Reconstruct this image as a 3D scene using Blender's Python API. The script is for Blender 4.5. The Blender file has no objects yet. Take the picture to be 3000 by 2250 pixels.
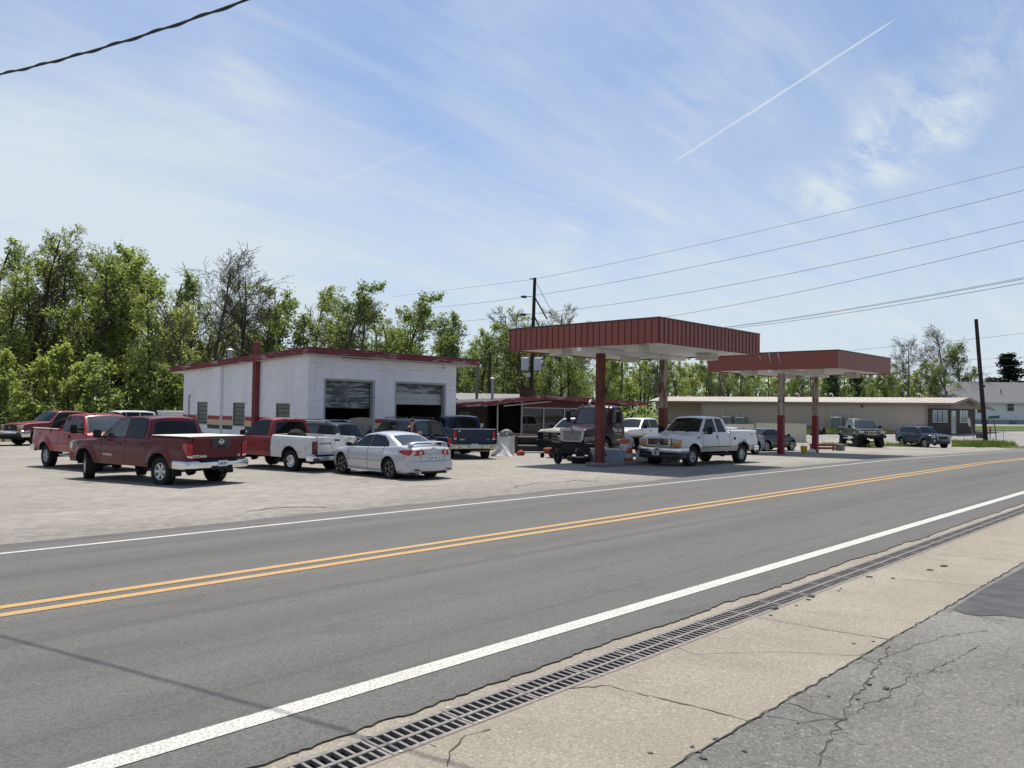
import bpy, bmesh, math, random
from mathutils import Vector, Matrix
D = bpy.data
SC = bpy.context.scene
COL = SC.collection
random.seed(7)
R = math.radians
PI = math.pi

# ------------------------------------------------------------------ camera
CH = 2.0376
AZ, PITCH, ROLL, FPX = R(43.7467), R(1.7904), R(0.8725), 2313.56
fw = Vector((math.cos(AZ)*math.cos(PITCH), math.sin(AZ)*math.cos(PITCH), math.sin(PITCH)))
r0 = Vector((math.sin(AZ), -math.cos(AZ), 0)); u0 = r0.cross(fw)
rt = math.cos(ROLL)*r0 + math.sin(ROLL)*u0
up = -math.sin(ROLL)*r0 + math.cos(ROLL)*u0
cam_d = D.cameras.new('camera'); cam = D.objects.new('camera', cam_d); COL.objects.link(cam)
cam_d.sensor_width = 36; cam_d.lens = FPX/3000*36; cam_d.clip_start = .1; cam_d.clip_end = 3000
M = Matrix((rt, up, -fw)).transposed().to_4x4(); M.translation = (0, 0, CH)
cam.matrix_world = M
SC.camera = cam
SC.render.resolution_x, SC.render.resolution_y = 1024, 768
SC.view_settings.view_transform = 'Standard'; SC.view_settings.look = 'None'
SC.view_settings.exposure = .36; SC.view_settings.gamma = 1

def ray(x, y):                       # survey helper: photo pixel (3000 x 2250) to a direction
    return fw + rt*((x-1500)/FPX) - up*((y-1125)/FPX)
FW = Vector((math.cos(AZ), math.sin(AZ))); RT = Vector((FW.y, -FW.x))
def atD(x, y, d):
    v = ray(x, y); return Vector((0, 0, CH)) + v*(d/(v.x*FW.x+v.y*FW.y))
def atX(x, y, X):
    v = ray(x, y); return Vector((0, 0, CH)) + v*(X/v.x)
def atY(x, y, Y):
    v = ray(x, y); return Vector((0, 0, CH)) + v*(Y/v.y)
def gz(x, y):                        # height of the ground
    b = -.0152*(min(max(y, -30), 40)-9) - .012*min(max(0, x-38), 35)
    s = x*FW.x + y*FW.y; lat = x*RT.x + y*RT.y
    k = min(max((lat-8)/8, 0), 1)
    return b + k*.046*min(max(0, s-64), 34)
def G(x, y):
    v = ray(x, y); v = v/math.hypot(v.x, v.y); t = 1.
    while t < 400:
        P = Vector((0, 0, CH)) + v*t
        if P.z < gz(P.x, P.y): return P
        t += .02
    return P

# ------------------------------------------------------------------ light
SUN_EL = R(67); SUN_H = Vector((1.25, 1.6)).normalized()
sun_dir = Vector((SUN_H.x*math.cos(SUN_EL), SUN_H.y*math.cos(SUN_EL), math.sin(SUN_EL)))
sd = D.lights.new('sun', 'SUN'); sd.energy = 4.4; sd.angle = R(.53); sd.color = (1, .94, .84)
so = D.objects.new('sun', sd); COL.objects.link(so)
so.rotation_euler = sun_dir.to_track_quat('Z', 'Y').to_euler()

# ------------------------------------------------------------------ node helpers
class NT:
    def __init__(s, tree): s.t = tree; s.n = tree.nodes; s.l = tree.links
    def new(s, typ, **kw):
        n = s.n.new(typ)
        for k, v in kw.items():
            if k.startswith('i_'):
                key = k[2:]; key = int(key) if key.isdigit() else key.replace('_', ' ')
                if hasattr(v, 'is_linked') or isinstance(v, bpy.types.NodeSocket): s.l.new(v, n.inputs[key])
                else: n.inputs[key].default_value = v
            else: setattr(n, k, v)
        return n
    def link(s, a, b): s.l.new(a, b)
    def math(s, op, a, b=None, clamp=False):
        n = s.n.new('ShaderNodeMath'); n.operation = op; n.use_clamp = clamp
        for i, v in enumerate((a, b)):
            if v is None: continue
            if isinstance(v, bpy.types.NodeSocket): s.l.new(v, n.inputs[i])
            else: n.inputs[i].default_value = v
        return n.outputs[0]
    def ramp(s, fac, stops):
        n = s.n.new('ShaderNodeValToRGB'); e = n.color_ramp.elements
        while len(e) < len(stops): e.new(.5)
        for q, (p, c) in zip(e, stops):
            q.position = p; q.color = (c, c, c, 1) if not hasattr(c, '__len__') else (*c[:3], 1)
        s.l.new(fac, n.inputs[0]); return n.outputs[0]
    def mix(s, fac, a, b, mode='MIX'):
        n = s.n.new('ShaderNodeMix'); n.data_type = 'RGBA'; n.blend_type = mode
        for i, v in ((0, fac), (6, a), (7, b)):
            if isinstance(v, bpy.types.NodeSocket): s.l.new(v, n.inputs[i])
            elif i == 0: n.inputs[0].default_value = v
            else: n.inputs[i].default_value = (*v[:3], 1)
        return n.outputs[2]
    def noise(s, vec, scale, detail=4, rough=.55, dist=0):
        n = s.new('ShaderNodeTexNoise', i_Scale=scale, i_Detail=detail, i_Roughness=rough, i_Distortion=dist)
        if vec is not None: s.l.new(vec, n.inputs['Vector'])
        return n.outputs[0]
    def vmap(s, vec, scale=(1, 1, 1), rot=(0, 0, 0), loc=(0, 0, 0)):
        n = s.new('ShaderNodeMapping'); n.inputs['Scale'].default_value = scale
        n.inputs['Rotation'].default_value = rot; n.inputs['Location'].default_value = loc
        s.l.new(vec, n.inputs['Vector']); return n.outputs[0]

# ------------------------------------------------------------------ sky
W = D.worlds.new('World'); SC.world = W; W.use_nodes = True
N = NT(W.node_tree); N.n.clear()
out = N.new('ShaderNodeOutputWorld'); bg = N.new('ShaderNodeBackground')
bg.inputs['Strength'].default_value = .122
sky = N.new('ShaderNodeTexSky'); sky.sky_type = 'NISHITA'; sky.sun_disc = False
sky.sun_elevation = SUN_EL; sky.sun_rotation = math.atan2(SUN_H.x, SUN_H.y)
sky.altitude = 200; sky.air_density = 1.0; sky.dust_density = 1.2; sky.ozone_density = 2.0
tc = N.new('ShaderNodeTexCoord'); dirv = tc.outputs['Generated']
sep = N.new('ShaderNodeSeparateXYZ'); N.link(dirv, sep.inputs[0])
zc = N.math('ADD', N.math('MAXIMUM', sep.outputs[2], 0.0), .12)
comb = N.new('ShaderNodeCombineXYZ')
N.link(N.math('DIVIDE', sep.outputs[0], zc), comb.inputs[0]); N.link(N.math('DIVIDE', sep.outputs[1], zc), comb.inputs[1])
plane = comb.outputs[0]
def dotdir(v):
    n = N.new('ShaderNodeVectorMath', operation='DOT_PRODUCT'); N.link(dirv, n.inputs[0]); n.inputs[1].default_value = tuple(v)
    return n.outputs['Value']
# thin veil of cirrus, streaks, and a few brighter wisps
v1 = N.vmap(plane, (.55, 1.5, 1), (0, 0, R(35)))
veil = N.ramp(N.noise(v1, .9, 6, .6, .7), ((.36, 0), (.72, 1)))
v2 = N.vmap(plane, (.7, 5.5, 1), (0, 0, R(-15)), (3.1, 1.2, 0))
streak = N.ramp(N.noise(v2, 1.1, 8, .65, .5), ((.47, 0), (.85, 1)))
v3 = N.vmap(plane, (1.5, 4.2, 1), (0, 0, R(12)), (1.7, .4, 0))
fine = N.ramp(N.noise(v3, 1.5, 10, .68, .45), ((.40, 0), (.78, 1)))
low = N.ramp(sep.outputs[2], ((0.0, .8), (.12, .66), (.22, .4), (.38, .12), (.6, .03)))
def blob(px, py, r_in, r_out):
    d = ray(px, py).normalized()
    a = N.math('MULTIPLY', N.math('ARCCOSINE', N.math('MINIMUM', dotdir(d), .9999999)), 180/PI)
    t = N.math('MULTIPLY', N.math('SUBTRACT', r_out, a), 1/(r_out-r_in), True); return N.math('MULTIPLY', t, N.math('MULTIPLY', t, N.math('SUBTRACT', 3, N.math('MULTIPLY', t, 2))))
left_haze = blob(250, 640, 4, 24)
mask = N.math('ADD', N.math('MULTIPLY', veil, .36), N.math('MULTIPLY', streak, .26))
mask = N.math('ADD', mask, low)
mask = N.math('ADD', mask, N.math('MULTIPLY', left_haze, .32))
for (px, py, ri, ro, a) in ((2640, 370, .5, 4.6, 1.), (2560, 460, .3, 3.4, .8), (2800, 345, .4, 2.6, .9), (2910, 140, .5, 4.5, .75), (2430, 570, .4, 2.4, .9), (1660, 700, .3, 2.2, .6),
                            (720, 260, .6, 5, .45), (1450, 100, 1, 6, .4), (2050, 250, 1, 8, .4), (1950, 720, 1, 6, .3), (60, 420, .5, 5, .45), (2350, 560, .3, 4, .4)):
    mask = N.math('ADD', mask, N.math('MULTIPLY', N.math('MULTIPLY', blob(px, py, ri, ro), fine), a))
def trail(a, b, width, amp):
    p, q = ray(*a).normalized(), ray(*b).normalized(); n = p.cross(q).normalized(); m = (p+q).normalized()
    d = N.math('ABSOLUTE', dotdir(n)); half = p.dot(m)
    line = N.math('SUBTRACT', 1, N.math('MULTIPLY', d, 1/width), True)
    ext = N.math('MULTIPLY', N.math('SUBTRACT', dotdir(m), half), 1/(.16*(1-half)), True)
    brk = N.ramp(N.noise(N.vmap(dirv, (60, 60, 60)), 1, 3), ((.2, .55), (.6, 1)))
    return N.math('MULTIPLY', N.math('MULTIPLY', N.math('MULTIPLY', line, ext), brk), amp)
mask = N.math('ADD', mask, trail((1965, 480), (2625, 55), .0017, .5))
mask = N.math('ADD', mask, trail((2180, 345), (2625, 55), .0012, .3))
mask = N.math('ADD', mask, trail((960, 540), (1330, 395), .004, .11))
mask = N.math('ADD', mask, trail((1540, 560), (1760, 625), .003, .13))
mask = N.math('MINIMUM', mask, .96)
csk = N.mix(mask, N.mix(1.0, sky.outputs[0], (.62, .70, .84), 'MULTIPLY'), (4.35, 4.9, 5.35))
N.link(csk, bg.inputs['Color']); N.link(bg.outputs[0], out.inputs['Surface'])

# ------------------------------------------------------------------ materials
MATS = {}
def mat(name, col, rough=.6, metal=0., var=0., vscale=3., bump=0., bscale=40., coat=0., spec=.5, dust=0., emit=None, trans=0., tint=None):
    if name in MATS: return MATS[name]
    m = D.materials.new(name); m.use_nodes = True; n = NT(m.node_tree); b = n.n['Principled BSDF']
    b.inputs['Base Color'].default_value = (*col, 1); b.inputs['Roughness'].default_value = rough
    b.inputs['Metallic'].default_value = metal; b.inputs['Specular IOR Level'].default_value = spec
    b.inputs['Coat Weight'].default_value = coat; b.inputs['Coat Roughness'].default_value = .06
    if var or bump or dust:
        o = n.new('ShaderNodeTexCoord').outputs['Object']
        if var:
            f = n.ramp(n.noise(o, vscale, 6, .6), ((.3, 0), (.7, 1)))
            lo = tuple(c*(1-var) for c in col); hi = tuple(min(1, c*(1+var)) for c in col)
            if tint: hi = tint
            c = n.mix(f, lo, hi)
        else: c = None
        if dust:
            f = n.math('MULTIPLY', n.ramp(n.noise(o, 2.2, 6, .65), ((.35, 0), (.75, 1))), dust)
            c = n.mix(f, c if c is not None else col, (.32, .29, .25))
        if c is not None: n.link(c, b.inputs['Base Color'])
        if dust:
            n.link(n.math('ADD', n.math('MULTIPLY', f, .8), rough), b.inputs['Roughness'])
        if bump:
            bn = n.new('ShaderNodeBump', i_Strength=bump, i_Distance=.02); n.link(n.noise(o, bscale, 5), bn.inputs['Height'])
            n.link(bn.outputs[0], b.inputs['Normal'])
    MATS[name] = m; return m
def paint(name, col, rough=.3, dust=.12, coat=.4): return mat(name, col, rough, 0, .06, 1.5, 0, 40, coat*.7, .28, dust*.35)

# ------------------------------------------------------------------ mesh builder
class MB:
    def __init__(s): s.v, s.f, s.m, s.mats = [], [], [], []
    def mi(s, m):
        if m not in s.mats: s.mats.append(m)
        return s.mats.index(m)
    def add(s, vs, fs, m):
        k = len(s.v); i = s.mi(m); s.v.extend(vs)
        for f in fs: s.f.append([k+j for j in f]); s.m.append(i)
        return s
    def quad(s, a, b, c, d, m): return s.add([a, b, c, d], [(0, 1, 2, 3)], m)
    def poly(s, pts, m): return s.add(list(pts), [tuple(range(len(pts)))], m)
    def box(s, c, sz, m, rot=(0, 0, 0), bev=0., seg=1):
        bm = bmesh.new(); bmesh.ops.create_cube(bm, size=1)
        for v in bm.verts: v.co = Vector((v.co.x*sz[0], v.co.y*sz[1], v.co.z*sz[2]))
        if bev: bmesh.ops.bevel(bm, geom=bm.edges[:], offset=min(bev, min(sz)*.45), segments=seg, affect='EDGES')
        q = Matrix.Translation(c) @ (Matrix.Rotation(rot[2], 4, 'Z') @ Matrix.Rotation(rot[1], 4, 'Y') @ Matrix.Rotation(rot[0], 4, 'X'))
        bm.verts.index_update()
        s.add([q @ v.co for v in bm.verts], [[v.index for v in f.verts] for f in bm.faces], m); bm.free(); return s
    def b2(s, lo, hi, m, bev=0.):
        return s.box([(a+b)/2 for a, b in zip(lo, hi)], [abs(b-a) for a, b in zip(lo, hi)], m, bev=bev)
    def tube(s, pts, r, m, n=8, caps=True):
        pts = [Vector(p) for p in pts]; rs = r if hasattr(r, '__len__') else [r]*len(pts)
        rings = []; ref = None
        for i, p in enumerate(pts):
            t = (pts[min(i+1, len(pts)-1)] - pts[max(i-1, 0)]).normalized()
            if ref is None: ref = Vector((0, 0, 1)) if abs(t.z) < .9 else Vector((1, 0, 0))
            a = t.cross(ref).normalized(); b = a.cross(t); ref = b if abs(b.dot(t)) < .9 else ref
            rings.append([p + (a*math.cos(2*PI*k/n) + b*math.sin(2*PI*k/n))*rs[i] for k in range(n)])
        vs = [v for g in rings for v in g]; fs = []
        for i in range(len(rings)-1):
            for k in range(n): fs.append((i*n+k, i*n+(k+1) % n, (i+1)*n+(k+1) % n, (i+1)*n+k))
        if caps: fs.append(tuple(range(n-1, -1, -1))); fs.append(tuple((len(rings)-1)*n+k for k in range(n)))
        return s.add(vs, fs, m)
    def lathe(s, prof, o, axis, m, n=24, mf=None):
        ax = Vector(axis).normalized(); a = ax.orthogonal().normalized(); b = ax.cross(a); o = Vector(o)
        vs = [o + ax*h + (a*math.cos(2*PI*k/n)+b*math.sin(2*PI*k/n))*r for r, h in prof for k in range(n)]
        for i in range(len(prof)-1):
            s.add([vs[j*n+k] for j in (i, i+1) for k in range(n)], [(k, (k+1) % n, n+(k+1) % n, n+k) for k in range(n)], mf[i] if mf else m)
        return s
    def disc(s, o, nrm, r, m, n=20, z=1.):
        ax = Vector(nrm).normalized(); a = ax.orthogonal().normalized(); b = ax.cross(a); o = Vector(o)
        return s.poly([o+(a*math.cos(2*PI*k/n)+b*math.sin(2*PI*k/n)*z)*r for k in range(n)], m)
    def prism(s, pts, ext, m):
        n = len(pts); e = Vector(ext); vs = [Vector(p) for p in pts]; vs += [v+e for v in vs]
        return s.add(vs, [tuple(range(n-1, -1, -1)), tuple(range(n, 2*n))] + [(i, (i+1) % n, n+(i+1) % n, n+i) for i in range(n)], m)
    def grid(s, rows, m, flip=False):
        nc = len(rows[0]); fs = []
        for i in range(len(rows)-1):
            for j in range(nc-1):
                q = (i*nc+j, i*nc+j+1, (i+1)*nc+j+1, (i+1)*nc+j); fs.append(q[::-1] if flip else q)
        return s.add([Vector(p) for r in rows for p in r], fs, m)
    def build(s, name, parent=None, loc=None, merge=0., angle=35, fix=True):
        me = D.meshes.new(name); me.from_pydata([tuple(v) for v in s.v], [], s.f)
        for m in s.mats: me.materials.append(m)
        me.polygons.foreach_set('material_index', s.m)
        if merge or fix:
            bm = bmesh.new(); bm.from_mesh(me)
            if merge: bmesh.ops.remove_doubles(bm, verts=bm.verts[:], dist=merge)
            if fix: bmesh.ops.recalc_face_normals(bm, faces=bm.faces[:])
            bm.to_mesh(me); bm.free()
        if angle is not None:
            me.shade_smooth(); me.set_sharp_from_angle(angle=R(angle))
        me.update()
        o = D.objects.new(name, me); COL.objects.link(o)
        if parent is not None: o.parent = parent
        if loc is not None: o.location = loc
        return o
def tag(o, label=None, cat=None, group=None, kind=None):
    if label: o['label'] = label
    if cat: o['category'] = cat
    if group: o['group'] = group
    if kind: o['kind'] = kind
    return o
def thing(name, label, cat, loc=(0, 0, 0), rz=0., group=None):
    o = D.objects.new(name, None); COL.objects.link(o); o.empty_display_size = .3
    o.location = loc; o.rotation_euler = (0, 0, rz); return tag(o, label, cat, group)
def copy_tree(o, parent=None):
    kids = list(o.children); c = o.copy(); COL.objects.link(c)
    if parent is not None: c.parent = parent
    for ch in kids: copy_tree(ch, c)
    return c
AX = {'rear': ((0, -1, 0), (0, 0, 1), (-1, 0, 0)), 'front': ((0, 1, 0), (0, 0, 1), (1, 0, 0)),
      'left': ((-1, 0, 0), (0, 0, 1), (0, 1, 0)), 'right': ((1, 0, 0), (0, 0, 1), (0, -1, 0))}
def text(body, size, m, name, parent, loc, face, ext=.004, align='CENTER', sx=1., bold=0.):
    cu = D.curves.new('t', 'FONT'); cu.body = body; cu.size = size; cu.extrude = ext; cu.align_x = align; cu.align_y = 'CENTER'; cu.offset = bold
    cu.resolution_u = 3
    o = D.objects.new('t', cu); COL.objects.link(o); dg = bpy.context.evaluated_depsgraph_get()
    me = D.meshes.new_from_object(o.evaluated_get(dg)); D.objects.remove(o); D.curves.remove(cu)
    a = AX[face] if isinstance(face, str) else face
    q = Matrix([Vector(c) for c in a]).transposed()
    for v in me.vertices: v.co = q @ Vector((v.co.x*sx, v.co.y, v.co.z)) + Vector(loc)
    me.materials.clear(); me.materials.append(m); me.name = name
    ob = D.objects.new(name, me); COL.objects.link(ob)
    if parent is not None: ob.parent = parent
    return ob
def interp(p, x):
    if x <= p[0][0]: return p[0][1]
    for (a, u), (b, v) in zip(p, p[1:]):
        if x <= b: return u + (v-u)*((x-a)/(b-a) if b > a else 0)
    return p[-1][1]
# ------------------------------------------------------------------ ground, road, pavements
def ground_mat(name, fn):
    m = D.materials.new(name); m.use_nodes = True; n = NT(m.node_tree); b = n.n['Principled BSDF']
    o = n.new('ShaderNodeNewGeometry').outputs['Position']
    fn(n, b, o); return m
def bumpit(n, b, h, st, dist):
    k = n.new('ShaderNodeBump', i_Strength=st, i_Distance=dist); n.link(h, k.inputs['Height']); n.link(k.outputs[0], b.inputs['Normal'])
def m_lot(n, b, o):
    big = n.ramp(n.noise(o, .16, 6, .6), ((.3, 0), (.72, 1)))
    c = n.mix(big, (.225, .209, .182), (.335, .315, .278))
    patch = n.ramp(n.noise(n.vmap(o, (.35, 1.4, 1)), .5, 7, .65, .8), ((.5, 0), (.62, 1)))
    c = n.mix(n.math('MULTIPLY', patch, .6), c, (.34, .315, .275))
    # oil and tyre stains with shapes of their own
    st = n.ramp(n.noise(n.vmap(o, (.5, .9, 1), loc=(4, 2, 0)), .9, 7, .7, .6), ((.56, 0), (.7, 1)))
    c = n.mix(n.math('MULTIPLY', st, .55), c, (.14, .127, .11))
    md = n.noise(n.vmap(o, (1, 1.7, 1)), 3.2, 7, .75)
    c = n.mix(n.math('MULTIPLY', n.ramp(md, ((.40, 1), (.52, 0))), .42), c, (.16, .145, .122)); c = n.mix(n.math('MULTIPLY', n.ramp(md, ((.52, 0), (.66, 1))), .4), c, (.42, .395, .35))
    ed = n.new('ShaderNodeSeparateXYZ'); n.link(o, ed.inputs[0]); e_ = n.math('SUBTRACT', 1, n.math('MULTIPLY', n.math('ABSOLUTE', n.math('SUBTRACT', ed.outputs[1], 13.9)), .8), True)
    c = n.mix(n.math('MULTIPLY', n.math('MULTIPLY', e_, n.ramp(n.noise(o, 7, 6, .8), ((.42, 0), (.56, 1)))), .75), c, (.15, .14, .125))
    grit = n.noise(o, 42, 4, .75); sp = n.ramp(grit, ((.34, 0), (.46, 1)))
    c = n.mix(n.math('MULTIPLY', n.math('SUBTRACT', 1, sp), .55), c, (.15, .135, .12))
    peb = n.ramp(n.noise(o, 16, 5, .7), ((.58, 0), (.74, 1)))
    c = n.mix(n.math('MULTIPLY', peb, .4), c, (.42, .39, .345))
    vo = n.new('ShaderNodeTexVoronoi', feature='DISTANCE_TO_EDGE', i_Scale=.23)
    wob = n.new('ShaderNodeVectorMath', operation='ADD'); ns = n.new('ShaderNodeTexNoise', i_Scale=.9, i_Detail=5)
    n.link(o, ns.inputs['Vector']); n.link(o, wob.inputs[0]); sc_ = n.new('ShaderNodeVectorMath', operation='SCALE'); sc_.inputs['Scale'].default_value = 1.6
    n.link(ns.outputs['Color'], sc_.inputs[0]); n.link(sc_.outputs[0], wob.inputs[1]); n.link(wob.outputs[0], vo.inputs['Vector'])
    ck = n.ramp(vo.outputs[0], ((.0, 1), (.006, 0)))
    ckm = n.math('MULTIPLY', ck, n.ramp(n.noise(o, .25, 3), ((.5, 0), (.6, .6))))
    c = n.mix(ckm, c, (.1, .09, .08))
    n.link(c, b.inputs['Base Color']); b.inputs['Roughness'].default_value = .9; b.inputs['Specular IOR Level'].default_value = .25
    bumpit(n, b, n.math('ADD', grit, n.math('MULTIPLY', n.noise(o, 3, 6), 2)), .5, .03)
def m_road(n, b, o):
    w = n.ramp(n.noise(n.vmap(o, (.05, 1.1, 1)), 1, 5, .5), ((.3, 0), (.7, 1)))
    c = n.mix(w, (.110, .108, .102), (.160, .157, .147))
    big = n.ramp(n.noise(n.vmap(o, (.3, .6, 1)), .8, 6, .6), ((.35, 0), (.7, 1)))
    c = n.mix(n.math('MULTIPLY', big, .4), c, (.16, .158, .15))
    seam = n.ramp(n.noise(n.vmap(o, (.02, 3.2, 1), loc=(0, .7, 0)), 1.0, 3), ((.56, 0), (.66, 1)))
    c = n.mix(n.math('MULTIPLY', seam, .4), c, (.075, .075, .076))
    sy = n.new('ShaderNodeSeparateXYZ'); n.link(o, sy.inputs[0])
    for yc, wd, am in ((6.75, .55, .42), (10.75, .5, .42), (5.3, .3, .16), (8.1, .3, .16), (11.9, .22, .2)):
        q = n.math('SUBTRACT', 1, n.math('MULTIPLY', n.math('ABSOLUTE', n.math('SUBTRACT', sy.outputs[1], yc)), 1/wd), True)
        c = n.mix(n.math('MULTIPLY', n.math('MULTIPLY', q, n.ramp(n.noise(n.vmap(o, (.12, 1, 1)), 1.3, 5), ((.25, .3), (.7, 1)))), am), c, (.072, .071, .068))
    for (sx_, th, am) in ((1.1, .57, .6),):
        dr_ = n.ramp(n.noise(n.vmap(o, (.8, 1.6, 1), loc=(7, 3, 0)), sx_, 6, .7), ((th, 0), (th+.06, 1))); c = n.mix(n.math('MULTIPLY', dr_, am*.5), c, (.07, .069, .066))
    g = n.noise(o, 62, 4, .85); sp = n.ramp(g, ((.38, 0), (.52, 1)))
    c = n.mix(n.math('MULTIPLY', n.math('SUBTRACT', 1, sp), .75), c, (.04, .04, .04))
    lt = n.ramp(n.noise(o, 48, 4, .8), ((.58, 0), (.7, 1)))
    c = n.mix(n.math('MULTIPLY', lt, .5), c, (.27, .265, .25))
    g2 = n.noise(o, 28, 4, .7)
    c = n.mix(n.math('MULTIPLY', n.ramp(g2, ((.34, 1), (.52, 0))), .55), c, (.075, .074, .07))
    n.link(c, b.inputs['Base Color']); b.inputs['Roughness'].default_value = .85; b.inputs['Specular IOR Level'].default_value = .3
    bumpit(n, b, g, .6, .01)
def m_conc(n, b, o):
    big = n.ramp(n.noise(o, .7, 6, .65), ((.3, 0), (.7, 1)))
    c = n.mix(big, (.262, .236, .188), (.355, .325, .265))
    dk = n.ramp(n.noise(n.vmap(o, (.9, .5, 1), loc=(2, 5, 0)), 1.6, 7, .7, .5), ((.52, 0), (.7, 1)))
    c = n.mix(n.math('MULTIPLY', dk, .35), c, (.19, .168, .135))
    g = n.noise(o, 58, 4, .85)
    c = n.mix(n.math('MULTIPLY', n.ramp(g, ((.38, 1), (.53, 0))), .72), c, (.135, .118, .09))
    c = n.mix(n.math('MULTIPLY', n.ramp(n.noise(o, 40, 4, .8), ((.54, 0), (.66, 1))), .65), c, (.52, .48, .41))
    g2 = n.noise(o, 19, 5, .75)
    c = n.mix(n.math('MULTIPLY', n.ramp(g2, ((.36, 1), (.5, 0))), .5), c, (.24, .2, .155))
    vo = n.new('ShaderNodeTexVoronoi', i_Scale=2.1); n.link(o, vo.inputs['Vector'])
    c = n.mix(n.ramp(vo.outputs['Distance'], ((.022, .75), (.034, 0))), c, (.08, .075, .07))
    n.link(c, b.inputs['Base Color']); b.inputs['Roughness'].default_value = .9; b.inputs['Specular IOR Level'].default_value = .25
    bumpit(n, b, g, .6, .012)
def m_old(n, b, o):
    big = n.ramp(n.noise(n.vmap(o, (.5, .8, 1), loc=(1, 3, 0)), .7, 6, .65), ((.35, 0), (.68, 1)))
    c = n.mix(big, (.145, .140, .128), (.255, .247, .228))
    g = n.noise(o, 50, 5, .85)
    c = n.mix(n.math('MULTIPLY', n.ramp(g, ((.36, 1), (.5, 0))), .75), c, (.06, .06, .06))
    c = n.mix(n.math('MULTIPLY', n.ramp(n.noise(o, 42, 4, .8), ((.55, 0), (.68, 1))), .7), c, (.44, .425, .40))
    c = n.mix(n.math('MULTIPLY', n.ramp(n.noise(o, 17, 5, .75), ((.36, 1), (.5, 0))), .4), c, (.09, .088, .084))
    c = n.mix(n.math('MULTIPLY', n.ramp(n.noise(o, 24, 4, .75, 0), ((.56, 0), (.66, 1))), .3), c, (.46, .44, .41))
    vo = n.new('ShaderNodeTexVoronoi', feature='DISTANCE_TO_EDGE', i_Scale=1.5)
    wob = n.new('ShaderNodeVectorMath', operation='ADD'); ns = n.new('ShaderNodeTexNoise', i_Scale=2.5, i_Detail=5)
    n.link(o, ns.inputs['Vector']); n.link(o, wob.inputs[0]); n.link(ns.outputs['Color'], wob.inputs[1]); n.link(wob.outputs[0], vo.inputs['Vector'])
    ck = n.math('MULTIPLY', n.ramp(vo.outputs[0], ((0, 1), (.01, 0))), n.ramp(n.noise(o, .9, 3), ((.42, 0), (.56, .8))))
    c = n.mix(ck, c, (.07, .068, .06))
    n.link(c, b.inputs['Base Color']); b.inputs['Roughness'].default_value = .9; b.inputs['Specular IOR Level'].default_value = .25
    bumpit(n, b, n.math('SUBTRACT', g, ck), .8, .012)
def m_earth(n, b, o):
    k = n.ramp(n.noise(o, .3, 7, .65), ((.4, 0), (.6, 1)))
    c = n.mix(k, (.07, .105, .03), (.16, .14, .085))
    c = n.mix(n.ramp(n.noise(o, 6, 5, .7), ((.35, .5), (.6, 0))), c, (.04, .05, .02))
    n.link(c, b.inputs['Base Color']); b.inputs['Roughness'].default_value = .95; b.inputs['Specular IOR Level'].default_value = .1
    bumpit(n, b, n.noise(o, 8, 5, .7), 1, .1)
def m_mark(col, wear):
    def f(n, b, o):
        g = n.ramp(n.noise(o, 55, 5, .75), ((wear, 0), (wear+.12, 1)))
        c = n.mix(g, (.22, .215, .2), col)
        c = n.mix(n.math('MULTIPLY', n.ramp(n.noise(o, 1.5, 5), ((.45, 0), (.7, 1))), .22), c, (.3, .29, .26))
        n.link(c, b.inputs['Base Color']); b.inputs['Roughness'].default_value = .75
    return f
LOT, ROAD, CONC, OLD, EARTH = [ground_mat(n, f) for n, f in (('lot concrete', m_lot), ('road asphalt', m_road), ('apron concrete', m_conc), ('old asphalt', m_old), ('earth', m_earth))]
WHITE_M, YELLOW_M = ground_mat('white road paint', m_mark((.56, .55, .50), .40)), ground_mat('yellow road paint', m_mark((.52, .27, .035), .40))
BLACKHOLE = mat('drain dark', (.006, .006, .006), .9)
CRACK = mat('crack fill', (.06, .056, .046), .95)
DARKASPH = mat('darker asphalt', (.085, .086, .088), .9, 0, .25, 5, .5, 120, spec=.25)
XL = [-80, -60, -45, -30, -20, -12, -6, 0, 4, 8, 12, 16, 20, 25, 30, 34, 38] + [38+2*k for k in range(1, 46)]
def sheet(name, x0, x1, ys, m, off, kind='structure', jag=None):
    xs = sorted({x0, x1, *[x for x in XL if x0 < x < x1]})
    rows = [[(x, y, gz(x, y)+off) for x in xs] for y in ys]
    o = MB().grid(rows, m).build(name, angle=None); tag(o, kind=kind); return o
ys = [-60, -30, -10, 0, 9, 20, 30, 40] + [40+2*k for k in range(1, 46)] + [150, 200, 400, 900]
xs = [-900, -300, -120]+XL+[140, 160, 200, 300, 900]
tag(MB().grid([[(x, y, gz(x, y)-.06) for x in xs] for y in ys], EARTH).build('ground', angle=None), kind='structure')
YS2 = [13.3, 16, 20, 24, 28, 32, 36, 40, 44, 48, 52, 56]
sheet('parking_lot', -80, 62, YS2, LOT, 0)
# lot continues to the right under the far cars, bounded by the side street
sheet('parking_lot_east', 62, 76, [13.3, 15, 17, 19, 21, 23, 25, 27, 29], LOT, 0)
sheet('side_street', 76, 128, [13.3]+[15+2*k for k in range(12)], mat('side street', (.22, .21, .195), .9, 0, .2, .5, .3, 60), 0)
sheet('side_street_lane', 62, 76, [29.03, 31, 33, 35, 37, 39], mat('side street', (.25, .24, .225)), .0)
sheet('road', -80, 128, [4.12, 6, 8, 10, 12, 13.3], ROAD, .016)
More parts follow.
